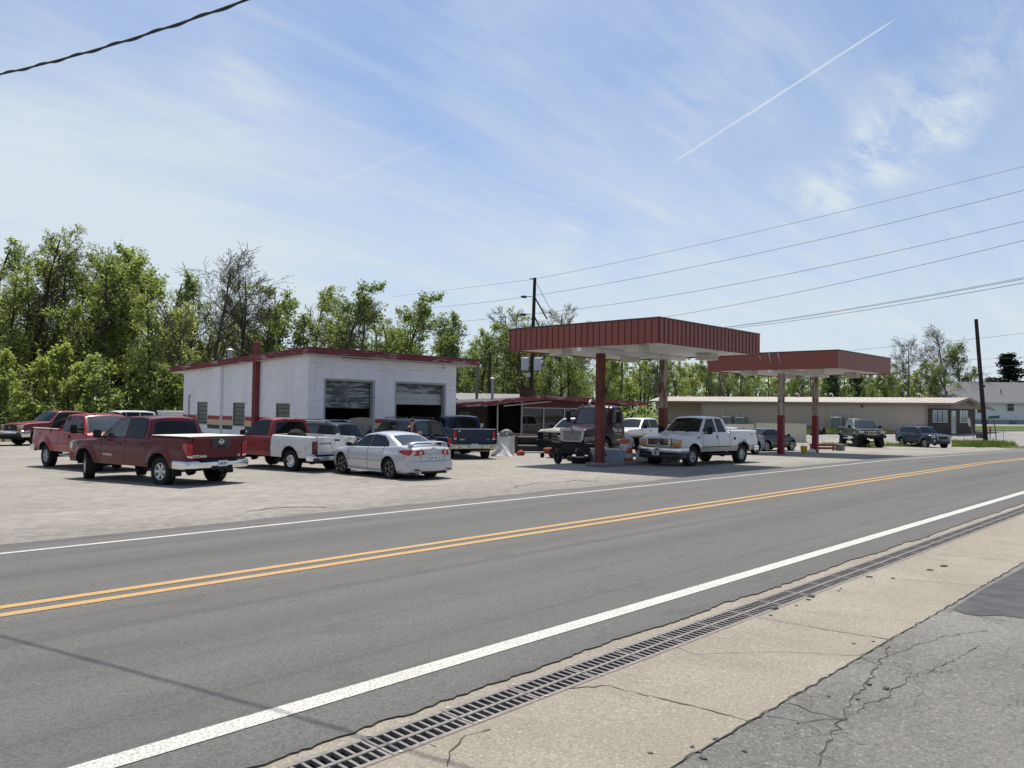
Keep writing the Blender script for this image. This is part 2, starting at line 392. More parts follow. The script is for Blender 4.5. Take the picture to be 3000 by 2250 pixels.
# broken near edge of the asphalt and ragged far shoulder
mb = MB(); random.seed(3)
pr = None; x = -2.
w = 0.
while x < 48:
    w += random.uniform(-.014, .014); w *= .93
    q = (x, 4.0+w+random.uniform(-.012, .012))
    if pr:
        a, c = pr, q; za, zc_ = gz(*a)+.016, gz(*c)+.016
        mb.quad((a[0], a[1], za), (c[0], c[1], zc_), (c[0], 4.1205, zc_), (a[0], 4.1205, za), ROAD)
        mb.quad((a[0], a[1]-.012, za-.03), (c[0], c[1]-.012, zc_-.03), (c[0], c[1], zc_), (a[0], a[1], za), CRACK)
        mb.quad((a[0], a[1]-.034, za-.0125), (c[0], c[1]-.028, zc_-.0125), (c[0], c[1], zc_-.0125), (a[0], a[1], za-.0125), CRACK)
    pr = q; x += random.uniform(.03, .07) if x < 14 else .3
tag(mb.build('road_edge', angle=None), kind='structure')
mb = MB(); pr = None; x = -30.; w = 0
while x < 70:
    w += random.uniform(-.06, .06); w *= .95; q = (x, 13.3+w+random.uniform(.0, .07))
    if pr:
        a, c = pr, q
        mb.quad((a[0], 13.299, gz(*a)+.016), (c[0], 13.299, gz(*c)+.016), (c[0], c[1]+.12, gz(*c)+.004), (a[0], a[1]+.12, gz(*a)+.004), ROAD)
    pr = q; x += .25
tag(mb.build('road_shoulder', angle=None), kind='structure')
mb = MB()
def strip(y0, y1, m, x0=-60, x1=120):
    xs = sorted({x0, x1, *[x for x in XL if x0 < x < x1]})
    mb.grid([[(x, y, gz(x, y)+.021) for x in xs] for y in (y0, y1)], m)
strip(4.47, 4.65, WHITE_M); strip(12.38, 12.5, WHITE_M); strip(8.9, 9.05, YELLOW_M); strip(8.55, 8.7, YELLOW_M)
tag(mb.build('road_markings', angle=None), kind='structure')
sheet('concrete_apron', -6, 128, [2.36, 2.7, 3.1, 3.545], CONC, .004)
sheet('concrete_gutter', -6, 128, [3.885, 4.2], CONC, .004)
sheet('drain_channel', -6, 60, [3.5, 3.9], BLACKHOLE, -.045)  # near-black colour stands in for the shade of a deeper trench
sheet('forecourt', -40, 128, [-30, -15, -6, 0, 1.2, 2.362], OLD, 0)
# darker sheet over part of the forecourt asphalt
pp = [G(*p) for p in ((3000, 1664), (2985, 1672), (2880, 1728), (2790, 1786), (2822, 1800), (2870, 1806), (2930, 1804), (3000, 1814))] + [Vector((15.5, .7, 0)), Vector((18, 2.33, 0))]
tag(MB().poly([(p.x, p.y, gz(p.x, p.y)+.005) for p in pp], DARKASPH).build('dark_asphalt_area', angle=None), kind='structure')
# joints and cracks
mb = MB(); random.seed(11)
def crack(pts, w, off, jit=.02, m=CRACK):
    pts = [Vector((p[0], p[1])) for p in pts]; path = []
    for a, b in zip(pts, pts[1:]):
        n = max(2, int((b-a).length/.06))
        for k in range(n):
            q = a.lerp(b, k/n); d = (b-a).normalized(); path.append(q+Vector((-d.y, d.x))*random.uniform(-jit, jit))
    path.append(pts[-1]); L, Rr = [], []
    for i, p in enumerate(path):
        d = (path[min(i+1, len(path)-1)]-path[max(i-1, 0)]).normalized(); nn = Vector((-d.y, d.x))*w*random.uniform(.25, 1)
        L.append((*(p+nn), gz(p.x, p.y)+off)); Rr.append((*(p-nn), gz(p.x, p.y)+off))
    mb.grid([L, Rr], m)
g2 = lambda *pp: [G(*p).xy for p in pp]
z8 = lambda x, y: (1900+x*1100/2212, 1450+y*1100/2212)
z7 = lambda x, y: (800+x*1100/2212, 1700+y*1100/2212)
for pts, w, j in (([z8(650, 727), z8(1000, 790), z8(1440, 862)], .007, .008), ([z8(0, 1186), z8(300, 1262), z8(600, 1345)], .008, .008), ([z8(160, 905), z8(280, 945), z8(800, 930), z8(1050, 945), z8(1250, 950)], .004, .018),
                ([z8(830, 680), z8(1200, 722), z8(1600, 756)], .003, .012), ([z8(1500, 500), z8(2212, 560)], .004, .01), ([z8(1650, 345), z8(2212, 400)], .006, .012), ([z7(1040, 1106), z7(1060, 1000), z7(1130, 920), z7(1280, 890)], .007, .02),
                ([z7(870, 965), z7(960, 990)], .004, .02), ([z7(1740, 640), z7(1990, 625), z7(2212, 690)], .007, .02)):
    crack(g2(*pts), w, .0075, j)
for pts, w, j in (([z8(980, 1600), z8(1080, 1440), z8(1180, 1250), z8(1340, 1050), z8(1420, 890)], .007, .03), ([z8(1180, 1300), z8(1420, 1180), z8(1520, 1090), z8(1760, 990), z8(1950, 890)], .005, .03), ([z8(1430, 950), z8(1560, 890), z8(1780, 830), z8(2000, 800)], .004, .02),
                ([z8(830, 1230), z8(960, 1290), z8(1170, 1330)], .005, .02), ([z8(700, 1300), z8(900, 1340), z8(1180, 1320)], .005, .02), ([z8(1260, 965), z8(1340, 1000)], .006, .01)):
    crack(g2(*pts), w, .0045, j)
crack([(-6, 2.362), (4, 2.362), (16, 2.362), (40, 2.362)], .0075, .0078, .012)
zb = lambda x, y: (x*1500/2212, 1300+y*1500/2212)
crack(g2(zb(1062, 292), zb(1120, 288), zb(1150, 280), zb(1300, 274), zb(1410, 274)), .045, .006, .04)
crack(g2((1700, 1408), (1725, 1410), (1750, 1410)), .08, .006, .05)
crack(g2((1510, 1427), (1570, 1416), (1650, 1412), (1700, 1406)), .03, .006, .06)
tag(mb.build('pavement_cracks', angle=None), kind='structure')
# drain grates
IRON = mat('cast iron', (.21, .19, .175), .65, 0, .25, 14, .3, 90, spec=.4)
BOLT = mat('bolt', (.5, .48, .45), .4, .6)
mb = MB(); Lg = .616
for y in (-.145, -.004, .145): mb.box((Lg/2, y, 0), (Lg, .042 if abs(y) > .1 else .03, .03), IRON, bev=.003)
for k in range(10):
    x = .0+Lg*k/9; mb.box((min(max(x, .012), Lg-.012), -.074, -.0015), (.019, .10, .026), IRON); mb.box((min(max(x, .012), Lg-.012), .07, -.0015), (.019, .11, .026), IRON)
for y in (-.15, .15): mb.lathe([(.0, .021), (.014, .021), (.014, .012)], (.05, y, 0), (0, 0, 1), BOLT, 8)
g0 = mb.build('drain_grate'); tag(g0, 'rusty cast iron slotted grate set in the trench drain along the road', 'drain grate', 'grates of the trench drain')
for k in range(-3, 58):
    o = g0 if k == -3 else g0.copy()
    if k != -3: COL.objects.link(o)
    x = 2.81+k*.622; o.location = (x, 3.715, gz(x, 3.715)-.008)
mb = MB()
for y in (3.552, 3.878):
    mb.grid([[(x, y+d*.6, gz(x, y)+.006) for x in (-6, 4, 8, 12, 16, 20, 30, 38, 60)] for d in (-.008, .008)], mat('rust rail', (.17, .125, .09), .8, 0, .3, 8))
tag(mb.build('drain_frame', angle=None), kind='structure')
# loose crumbs of asphalt on the apron
ASPH = mat('asphalt crumb', (.09, .09, .09), .95, 0, .2, 30, .6, 120)
random.seed(5)
for i, (px, py, s) in enumerate([z8(1210, 880)+(.03,), z8(960, 602)+(.085,), z8(740, 675)+(.085,), z8(1740, 425)+(.08,), z8(1660, 447)+(.07,), z8(1300, 487)+(.06,), z8(1440, 495)+(.05,), z8(870, 658)+(.04,),
                                 z8(1395, 1145)+(.05,), z8(1300, 1120)+(.04,), z8(1230, 1208)+(.025,), z8(400, 1447)+(.042,), z8(258, 1490)+(.032,), z8(325, 1557)+(.036,), z8(12, 1530)+(.03,), z8(880, 1350)+(.02,), z8(565, 1520)+(.026,),
                                 z8(1133, 556)+(.04,), z8(1120, 570)+(.035,), z8(945, 622)+(.05,), z8(720, 716)+(.04,), z8(1325, 868)+(.03,), z8(1060, 1195)+(.02,), z8(240, 1078)+(.015,), z8(305, 1520)+(.02,)]):
    p = G(px, py); n = 7; rad = [random.uniform(.55, 1) for _ in range(n)]; vs = []
    for h, q in ((0, 1), (s*.14, .9), (s*.2, .5)):
        vs += [(rad[k]*q*s*math.cos(2*PI*k/n)*.8, rad[k]*q*s*.6*math.sin(2*PI*k/n), h+random.uniform(0, .1*s)*(h > 0)) for k in range(n)]
    fs = [(j*n+k, j*n+(k+1) % n, (j+1)*n+(k+1) % n, (j+1)*n+k) for j in (0, 1) for k in range(n)] + [tuple(2*n+k for k in range(n))]
    o = MB().add([Vector(v) for v in vs], fs, ASPH).build('asphalt_fragment', loc=(p.x, p.y, gz(p.x, p.y)+.003)); o.rotation_euler.z = random.uniform(0, 6)
    tag(o, 'small dark crumb of broken asphalt lying on the pavement beside the drain', 'asphalt fragment', 'asphalt crumbs scattered on the pavement')
# ------------------------------------------------------------------ garage
def m_block(name, col, mort, sx, sy, var=.08, dirt=.25, bump=.25):
    m = D.materials.new(name); m.use_nodes = True; n = NT(m.node_tree); b = n.n['Principled BSDF']
    o = n.new('ShaderNodeTexCoord').outputs['Object']; s = n.new('ShaderNodeSeparateXYZ'); n.link(o, s.inputs[0])
    c = n.new('ShaderNodeCombineXYZ'); n.link(n.math('ADD', s.outputs[0], s.outputs[1]), c.inputs[0]); n.link(s.outputs[2], c.inputs[1])
    br = n.new('ShaderNodeTexBrick'); n.link(c.outputs[0], br.inputs['Vector'])
    br.inputs['Scale'].default_value = 1; br.inputs['Brick Width'].default_value = sx; br.inputs['Row Height'].default_value = sy
    br.inputs['Mortar Size'].default_value = .008; br.inputs['Mortar Smooth'].default_value = .3
    br.inputs['Color1'].default_value = (*[x*(1-var) for x in col], 1); br.inputs['Color2'].default_value = (*[min(1, x*(1+var)) for x in col], 1)
    br.inputs['Mortar'].default_value = (*mort, 1)
    d = n.ramp(n.noise(n.vmap(o, (1, 1, .35)), .8, 7, .65), ((.45, 0), (.75, dirt)))
    k = n.mix(d, br.outputs['Color'], tuple(x*.55 for x in col))
    n.link(k, b.inputs['Base Color']); b.inputs['Roughness'].default_value = .85; b.inputs['Specular IOR Level'].default_value = .25
    bn = n.new('ShaderNodeBump', i_Strength=bump, i_Distance=.01, invert=True); n.link(br.outputs['Fac'], bn.inputs['Height']); n.link(bn.outputs[0], b.inputs['Normal'])
    return m
def m_peel(name, col, under, thr=.55, sc=2.5, stretch=(1, 1, 1), rough=.65):
    m = D.materials.new(name); m.use_nodes = True; n = NT(m.node_tree); b = n.n['Principled BSDF']
    o = n.new('ShaderNodeTexCoord').outputs['Object']
    f = n.ramp(n.noise(n.vmap(o, stretch), sc, 9, .7, .4), ((thr, 0), (thr+.06, 1)))
    v = n.mix(n.noise(o, 1.2, 5), tuple(c*.8 for c in col), tuple(min(1, c*1.2) for c in col))
    n.link(n.mix(f, v, under), b.inputs['Base Color']); b.inputs['Roughness'].default_value = rough
    return m
BLOCK = m_block('painted block', (.76, .76, .78), (.66, .66, .69), .4, .2, .035, .3)
RED_TRIM = m_peel('peeling red fascia', (.16, .018, .026), (.36, .30, .28), .555, 1.5, (.5, .5, 3))
RED_DK = m_peel('faded dark red', (.075, .012, .02), (.16, .1, .1), .62, 1.6, (.6, .6, 3))
RED_P = mat('red steel paint', (.18, .024, .026), .5, 0, .15, 1.2)
SOFFIT = mat('soffit white', (.62, .61, .59), .7, 0, .1, 1.2)
DARK = mat('dark interior', (.02, .02, .022), .9)
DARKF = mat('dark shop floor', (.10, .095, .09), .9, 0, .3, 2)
GLASSB = mat('glass block', (.10, .115, .10), .22, 0, .35, 3.5, .5, 12)
GRAYT = mat('grey steel', (.38, .39, .40), .45, .3, .1, 3)
STRIPE_R = mat('stripe red', (.33, .04, .05), .75, 0, .12, 1.5); STRIPE_C = mat('stripe cream', (.52, .42, .27), .75, 0, .1, 1.5); STRIPE_N = mat('stripe navy', (.035, .045, .075), .7, 0, .2, 1.5)
X0, X1, Y0, Y1 = 20.44, 29.93, 33.0, 46.6
ga = thing('garage_building', 'white painted block two bay garage with red roof edge and half open doors', 'garage', (X0, Y0, gz(0, Y0)))
bz = gz(0, Y0)
def L(p): return (p[0]-X0, p[1]-Y0, p[2]-bz)
def lb(mb, lo, hi, m, bev=0.): mb.b2(L(lo), L(hi), m, bev); return mb
zw = lambda y: 4.44 - (y-33)*.0375
gb = bz-.3
d1, d2, dz = (21.31, 24.36), (25.62, 29.2), 3.38
mb = MB()
T = .25
lb(mb, (X0, Y0, gb), (d1[0], Y0+T, 4.44), BLOCK); lb(mb, (d1[1], Y0, gb), (d2[0], Y0+T, 4.44), BLOCK); lb(mb, (d2[1], Y0, gb), (X1, Y0+T, 4.44), BLOCK)
lb(mb, (d1[0], Y0, dz), (d1[1], Y0+T, 4.44), BLOCK); lb(mb, (d2[0], Y0, dz), (d2[1], Y0+T, 4.44), BLOCK)
wins = [(43.42, 44.74, .93, 2.17), (39.1, 40.42, .93, 2.15), (34.58, 35.92, .93, 2.14)]
# side walls as prisms under the sloping roof, with window holes on the left
def side_wall(x0, x1, holes):
    ycur = Y0+T
    for (a, b_, z0, z1) in sorted(holes):
        mb.prism([L((x0, ycur, gb)), L((x0, a, gb)), L((x0, a, zw(a))), L((x0, ycur, zw(ycur)))], (x1-x0, 0, 0), BLOCK)
        lb(mb, (x0, a, gb), (x1, b_, z0), BLOCK)
        mb.prism([L((x0, a, z1)), L((x0, b_, z1)), L((x0, b_, zw(b_))), L((x0, a, zw(a)))], (x1-x0, 0, 0), BLOCK); ycur = b_
    mb.prism([L((x0, ycur, gb)), L((x0, Y1, gb)), L((x0, Y1, zw(Y1))), L((x0, ycur, zw(ycur)))], (x1-x0, 0, 0), BLOCK)
side_wall(X0, X0+T, wins); side_wall(X1-T, X1, [])
bwin = (22.5, 23.6, .95, 1.95)
lb(mb, (X0+T, Y1-T, gb), (bwin[0], Y1, zw(Y1)), BLOCK); lb(mb, (bwin[1], Y1-T, gb), (X1-T, Y1, zw(Y1)), BLOCK)
lb(mb, (bwin[0], Y1-T, gb), (bwin[1], Y1, bwin[2]), BLOCK); lb(mb, (bwin[0], Y1-T, bwin[3]), (bwin[1], Y1, zw(Y1)), BLOCK)
mb.build('wall', ga, angle=None)
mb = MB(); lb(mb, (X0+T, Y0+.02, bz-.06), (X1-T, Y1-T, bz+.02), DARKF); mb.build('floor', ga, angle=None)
BAYSHADE = mat('shop wall shade', (.045, .043, .042), .9, 0, .4, 1)  # near-black lining added inside the walls; its colour paints the bays' shade
mb = MB(); lb(mb, (X1-T-.03, Y0+.4, bz+.03), (X1-T-.003, Y1-T-.01, 3.8), BAYSHADE); lb(mb, (X0+T+.003, Y0+.4, bz+.03), (X0+T+.03, 34.5, 3.8), BAYSHADE); lb(mb, (X0+T+.04, Y1-T-.03, bz+.03), (bwin[0], Y1-T-.003, 3.8), BAYSHADE); lb(mb, (bwin[1], Y1-T-.03, bz+.03), (X1-T-.04, Y1-T-.003, 3.8), BAYSHADE); lb(mb, (25.0, 34.5, bz+.03), (25.1, 44, 3.7), BAYSHADE); mb.build('shade_lining', ga, angle=None)
mb = MB()
for k in range(3): lb(mb, (28.9, 36+2*k, bz+.03), (29.6, 37.4+2*k, 1.6+.3*k), mat('shop shelf', (.05, .045, .04), .8), .02)
mb.build('shelf_unit', ga, angle=None)
# pilasters
for (a, b_) in ((41.6, 42.5), (37.9, 38.5)):
    mb = MB(); mb.prism([L((X0-.16, a, gb)), L((X0-.16, b_, gb)), L((X0-.16, b_, zw(b_)-.003)), L((X0-.16, a, zw(a)-.003))], (.157, 0, 0), BLOCK); mb.build('pilaster', ga, angle=None)
# painted band, butted between windows and pilasters
for nm, za, zb_, m in (('red_stripe', 1.19, 1.405, STRIPE_R), ('cream_stripe', .9, 1.19, STRIPE_C), ('navy_stripe', .68, .9, STRIPE_N)):
    mb = MB()
    for (a, b_, p) in ((33.0, 34.56, 0), (35.94, 37.88, 0), (37.9, 38.5, .16), (38.52, 39.08, 0), (40.44, 41.58, 0), (41.6, 42.5, .16), (42.52, 43.4, 0), (44.76, 46.6, 0)):
        lb(MB(), (X0-p-.004, a, za), (X0-p-.0005, b_, zb_), m).build(nm, ga, angle=None)
    lb(MB(), (X0-.004, Y0-.004, za), (d1[0]-.02, Y0-.0005, zb_), m).build(nm, ga, angle=None); lb(MB(), (d1[1]+.02, Y0-.004, za), (d2[0]-.02, Y0-.0005, zb_), m).build(nm, ga, angle=None)
for (a, b_, z0, z1) in wins:
    mb = MB()
    for i in range(4):
        for j in range(5):
            y0 = a+.04+(b_-a-.08)*i/4; z_ = z0+.04+(z1-z0-.08)*j/5
            lb(mb, (X0+.05, y0+.008, z_+.008), (X0+.13, y0+(b_-a-.08)/4-.008, z_+(z1-z0-.08)/5-.008), GLASSB, .012)
    lb(mb, (X0+.09, a, z0), (X0+.11, b_, z1), DARK)
    w = mb.build('window', ga)
    mb = MB(); fr = mat('window frame grey', (.3, .31, .31), .6)
    lb(mb, (X0-.012, a-.05, z0-.06), (X0+.05, b_+.05, z0), fr); lb(mb, (X0+.0, a, z1-.04), (X0+.05, b_, z1), fr); lb(mb, (X0+.0, a, z0), (X0+.05, a+.04, z1-.042), fr); lb(mb, (X0, b_-.04, z0), (X0+.05, b_, z1-.042), fr)
    mb.build('frame', w)
mb = MB(); cw = mat('clear glass block', (.55, .6, .62), .15, 0, .2, 6)
for i in range(5):
    for j in range(3):
        x = bwin[0]+i*.22; z = bwin[2]+j*.333
        lb(mb, (x+.012, Y1-.12, z+.012), (x+.208, Y1-.06, z+.32), cw, .015)
bw = mb.build('window', ga)
bsd = [n for n in cw.node_tree.nodes if n.type == 'BSDF_PRINCIPLED'][0]; bsd.inputs['Transmission Weight'].default_value = .9
# roof slab with fascia
rx0, rx1, ry0, ry1 = 20.12, 31.25, 32.45, 48.0
zr = lambda y: 4.46-(y-33)*.0375
mb = MB()
for k in range(1):
    mb.prism([L((rx0, ry0, zr(ry0))), L((rx0, ry1, zr(ry1))), L((rx0, ry1, zr(ry1)+.29)), L((rx0, ry0, zr(ry0)+.29))], (rx1-rx0, 0, 0), RED_TRIM)
rf = mb.build('roof', ga, angle=None)
mb = MB(); q = .02
mb.prism([L((rx0-q, ry0-q, zr(ry0)+.2902)), L((rx0-q, ry1+q, zr(ry1)+.2902)), L((rx0-q, ry1+q, zr(ry1)+.33)), L((rx0-q, ry0-q, zr(ry0)+.33))], (rx1-rx0+2*q, 0, 0), mat('drip edge', (.12, .02, .03), .5)); mb.build('drip_edge', rf, angle=None)
mb = MB(); mb.prism([L((X0-.3, ry0+.02, zr(ry0)-.004)), L((X0-.3, ry1-.03, zr(ry1)-.004)), L((X0-.3, ry1-.03, zr(ry1)-.0005)), L((X0-.3, ry0+.02, zr(ry0)-.0005))], (rx1-rx0-.05, 0, 0), SOFFIT); mb.build('soffit', rf, angle=None)
mb = MB(); p = L((22.31, 44.66, 0)); mb.tube([(p[0], p[1], 4.3), (p[0], p[1], 5.58)], .15, GRAYT, 12); mb.lathe([(.0, 5.72), (.12, 5.71), (.23, 5.66), (.24, 5.62), (.15, 5.58)], (p[0], p[1], 0), (0, 0, 1), mat('flue cap', (.62, .63, .64), .4, .3), 14); mb.build('flue', rf)
# sectional doors pulled half way up
DOOR = m_peel('weathered galvanised door', (.085, .10, .105), (.33, .345, .335), .475, 2.0, (.45, 1, 2.6), .55)
DOORW = m_peel('door panel white', (.42, .44, .43), (.2, .22, .21), .62, 2.4, (.5, 1, 2.2), .5)
for (a, b_), zbot, split in ((d1, 1.93, 9), (d2, 2.17, 2)):
    mb = MB(); n = 4 if split == 9 else 4; h = (dz-.02-zbot)/n
    for i in range(n):
        z0 = zbot+i*h; m = DOOR if (split == 9 or i >= n-2+0) else DOORW
        lb(mb, (a+.13, Y0+.3, z0+.006), (b_-.13, Y0+.345, z0+h-.006), m, .008)
        for e in (.08, .5, .9): lb(mb, (a+.13, Y0+.286, z0+h*e), (b_-.13, Y0+.2995, z0+h*e+.035), m, .004)
    dr = mb.build('garage_door', ga)
    mb = MB()
    for k in range(5):
        xx = a+.4+(b_-a-.8)*k/4; lb(mb, (xx-.02, Y0+.279, zbot+h-.05), (xx+.02, Y0+.299, zbot+h+.05), GRAYT)
    lb(mb, ((a+b_)/2-.07, Y0+.25, zbot+.1), ((a+b_)/2+.07, Y0+.28, zbot+.14), GRAYT); mb.build('hinge', dr)
    mb = MB(); jm = mat('door jamb', (.35, .37, .38), .6, 0, .15, 3)
    lb(mb, (a, Y0+.02, bz), (a+.12, Y0+.27, dz-.001), jm); lb(mb, (b_-.12, Y0+.02, bz), (b_, Y0+.27, dz-.001), jm); lb(mb, (a+.121, Y0+.04, dz-.1), (b_-.121, Y0+.27, dz-.001), jm); mb.build('door_frame', ga)
mb = MB(); CR = mat('wall crack', (.2, .2, .2), .9)
for pts in (((20.5, 4.1), (20.9, 4.1), (20.9, 3.9), (21.3, 3.9)), ((20.5, 2.95), (20.85, 2.95), (20.85, 3.15), (21.25, 3.15), (21.25, 3.38)), ((20.6, 2.3), (21.0, 2.3)), ((24.5, 3.9), (25.3, 3.9), (25.3, 3.7), (25.6, 3.7)), ((26.5, 4.0), (27.6, 4.0)), ((29.3, 3.0), (29.9, 3.0))):
    for (a, z0), (b_, z1) in zip(pts, pts[1:]): lb(mb, (min(a, b_)-.006, Y0-.004, min(z0, z1)-.006), (max(a, b_)+.006, Y0-.0008, max(z0, z1)+.006), CR)
mb.build('wall_crack', ga, angle=None)
mb = MB(); lb(mb, (22.36, Y0-.16, 4.3), (24.2, Y0-.02, 4.36), mat('tube light', (.7, .7, .69), .4), .01); mb.b2(L((22.36, Y0-.1, 4.362)), L((24.2, Y0-.05, 4.42)), SOFFIT); mb.build('tube_light', ga)
mb = MB(); mb.tube([L((X0-.06, 45.75, .9)), L((X0-.06, 45.75, 2.5)), L((X0-.02, 45.62, 2.56))], .04, GRAYT, 8); mb.build('conduit', ga)
mb = MB(); lb(mb, (28.9, Y0-.09, 4.2), (29.0, Y0-.002, 4.28), GRAYT, .01); mb.build('sensor', ga)
# ribbed red sign pylon on the side wall
mb = MB()
for k in range(3): lb(mb, (20.17, 37.56+.125*k, gb), (20.40, 37.56+.125*k+.08, 5.27), RED_P, .01)
lb(mb, (20.24, 37.58, gb), (20.36, 37.86, 5.2), mat('pylon web', (.13, .018, .022), .6)); mb.build('pylon', ga)

# ------------------------------------------------------------------ office
BRICK = m_block('dark brown brick', (.050, .034, .030), (.09, .08, .075), .2, .075, .25, .3, .5)
of = thing('office_building', 'low dark brick shop office with sagging red roof edge and tall windows', 'office', (30.2, 34.5, gz(0, 34)))
ox, oy, oz = 30.2, 34.5, gz(0, 34)
def L2(p): return (p[0]-ox, p[1]-oy, p[2]-oz)
mb = MB()
def b2(lo, hi, m, bev=0.): mb.b2(L2(lo), L2(hi), m, bev)
b2((30.3, 35.0, -.6), (34.4, 35.25, 2.35), BRICK); b2((30.3, 35.25, -.6), (30.55, 44, 2.3), BRICK); b2((46.7, 35.25, -.6), (46.95, 44, 2.3), BRICK); b2((30.55, 43.75, -.6), (46.7, 44, 2.3), BRICK)
b2((34.15, 35.25, -.6), (34.4, 37.2, 2.4), BRICK); b2((34.4, 36.95, -.6), (36.55, 37.2, 2.4), DARK); b2((36.5, 34.02, -.6), (46.9, 34.27, .22), BRICK); b2((36.5, 34.03, 2.14), (46.9, 34.26, 2.62), RED_DK)
b2((36.5, 34.27, 2.14), (36.7, 36.95, 2.6), RED_DK); b2((42.5, 34.04, .22), (46.9, 34.26, 2.14), BRICK)
mb.build('wall', of, angle=None)
mb = MB(); WF = mat('white window frame', (.55, .55, .54), .5, 0, .15, 4)
b2((36.45, 34.0, -.5), (36.52, 34.1, 2.7), WF, .01)
for x in (38.6, 40.7): b2((x, 34.06, .22), (x+.06, 34.13, 2.14), WF)
b2((36.53, 34.06, 2.09), (42.49, 34.12, 2.138), WF); b2((36.53, 34.06, .222), (42.49, 34.12, .28), WF)
wf = mb.build('window', of)
GLASS = mat('window glass', (.008, .010, .011), .03, spec=.4)
mb = MB(); b2((36.55, 34.13, .225), (42.45, 34.15, 2.135), GLASS); mb.build('pane', wf, angle=None)
mb = MB(); b2((32.0, 34.96, -.36), (32.95, 34.998, 1.85), mat('teal door', (.04, .075, .075), .5, 0, .2, 2), .01); dr = mb.build('door', of)
mb = MB(); b2((32.82, 34.9, .65), (32.87, 34.955, .78), GRAYT, .01); mb.build('handle', dr)
mb = MB(); b2((33.6, 34.93, .92), (34.05, 34.998, 1.12), mat('mail box white', (.5, .5, .48), .6), .01); mb.build('house_number_sign', of)
mb = MB(); mb.tube([L2((33.9, 33.6, -.4)), L2((33.87, 33.6, 2.3))], .045, WF, 8); mb.build('porch_post', of)
# roof: low gable, edge line sags to the left
fz = ((30.3, 2.06), (32.1, 2.16), (34.6, 2.4), (37.5, 2.66), (43, 2.55), (48.98, 2.42))
mb = MB()
fr = [(x, z) for x, z in fz]
top = [[(x, yy, z+.20+dz_) for x, z in fr] for yy, dz_ in ((33.0, 0), (44.5, -.35))]
bot = [[(x, yy, z+dz_) for x, z in fr] for yy, dz_ in ((33.0, 0), (44.5, -.35))]
cv = lambda rows: [[L2(p) for p in r] for r in rows]
RF = mat('tar roof', (.07, .06, .06), .9, 0, .3, 2)
mb.grid(cv(top), RF); mb.grid(cv([top[1], bot[1]]), RED_TRIM); mb.grid(cv([[top[0][0], top[1][0]], [bot[0][0], bot[1][0]]]), RED_TRIM); mb.grid(cv([[top[0][-1], top[1][-1]], [bot[0][-1], bot[1][-1]]]), RED_TRIM)
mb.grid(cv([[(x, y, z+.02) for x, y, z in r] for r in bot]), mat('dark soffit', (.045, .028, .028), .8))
rf = mb.build('roof', of, angle=None)
mb = MB(); random.seed(2)
for (a, za), (b_, zb_) in zip(fr, fr[1:]):   # fascia boards in lengths, loose and crooked
    n = max(1, int((b_-a)/1.9)); 
    for k in range(n):
        xa, xb = a+(b_-a)*k/n, a+(b_-a)*(k+1)/n-.03; q0 = za+(zb_-za)*k/n+random.uniform(-.03, .02); q1 = za+(zb_-za)*(k+1)/n+random.uniform(-.03, .02); yy = 32.95+random.uniform(-.03, .02)
        mb.prism([L2((xa, yy, q0)), L2((xb, yy, q1)), L2((xb, yy, q1+.27)), L2((xa, yy, q0+.27))], (0, .035, 0), RED_TRIM)
mb.build('fascia', rf, angle=None)
mb = MB(); mb.prism([L2((33.7, 32.9, 2.16)), L2((38.0, 32.9, 2.50)), L2((38.0, 32.9, 2.56)), L2((33.7, 32.9, 2.23))], (0, .03, 0), mat('bare wood trim', (.34, .31, .27), .8)); mb.build('gutter', rf, angle=None)
CHIM = m_block('red chimney brick', (.10, .035, .03), (.12, .1, .09), .2, .075, .2, .2, .5)
mb = MB(); b2((37.5, 34.6, 2.4), (38.3, 35.2, 3.4), CHIM); b2((37.45, 34.55, 3.4), (38.35, 35.25, 3.47), CHIM); mb.build('chimney', rf, angle=None)
mb = MB(); mb.tube([L2((36.0, 36.2, 2.3)), L2((36.0, 36.2, 3.92))], .09, GRAYT, 10); mb.lathe([(0, 4.05+.31), (.1, 4.03+.31), (.17, 3.96+.31), (.1, 3.93+.31)], L2((36.0, 36.2, -.31)), (0, 0, 1), WF, 12); mb.build('vent_pipe', rf)
mb = MB(); mb.tube([L2((34.0, 38, 2)), L2((34.0, 38, 3.3))], .045, mat('black pipe', (.03, .03, .03), .5), 8); mb.lathe([(0, .16), (.1, .12), (.12, .05), (0, 0)], L2((34.0, 38, 3.3)), (0, 0, 1), WF, 10); mb.build('vent_pipe', rf)

# ------------------------------------------------------------------ canopies
def m_post(name, base, hi):
    m = D.materials.new(name); m.use_nodes = True; n = NT(m.node_tree); b = n.n['Principled BSDF']
    o = n.new('ShaderNodeTexCoord').outputs['Object']
    f = n.ramp(n.noise(n.vmap(o, (2.5, 2.5, .35)), 2.2, 9, .7, .6), ((.40, 0), (.56, 1)))
    f2 = n.ramp(n.noise(n.vmap(o, (3, 3, .5), loc=(5, 2, 1)), 2.6, 9, .7, .6), ((.50, 0), (.6, 1)))
    c = n.mix(f, base, hi); c = n.mix(f2, c, (.055, .016, .012)); n.link(c, b.inputs['Base Color']); b.inputs['Roughness'].default_value = .8
    return m
RUST1 = m_post('rusted red post', (.05, .014, .012), (.17, .045, .028)); RUST1B = m_post('rusted streaked post', (.12, .03, .02), (.42, .36, .27)); RUST2 = m_post('flaking white post', (.48, .45, .41), (.34, .24, .18))
POSTRED = m_peel('post red base', (.155, .022, .02), (.05, .017, .015), .53, 2.5, (2, 2, .6)); POSTRED2 = m_peel('post bright red base', (.2, .014, .024), (.12, .02, .02), .6, 2)
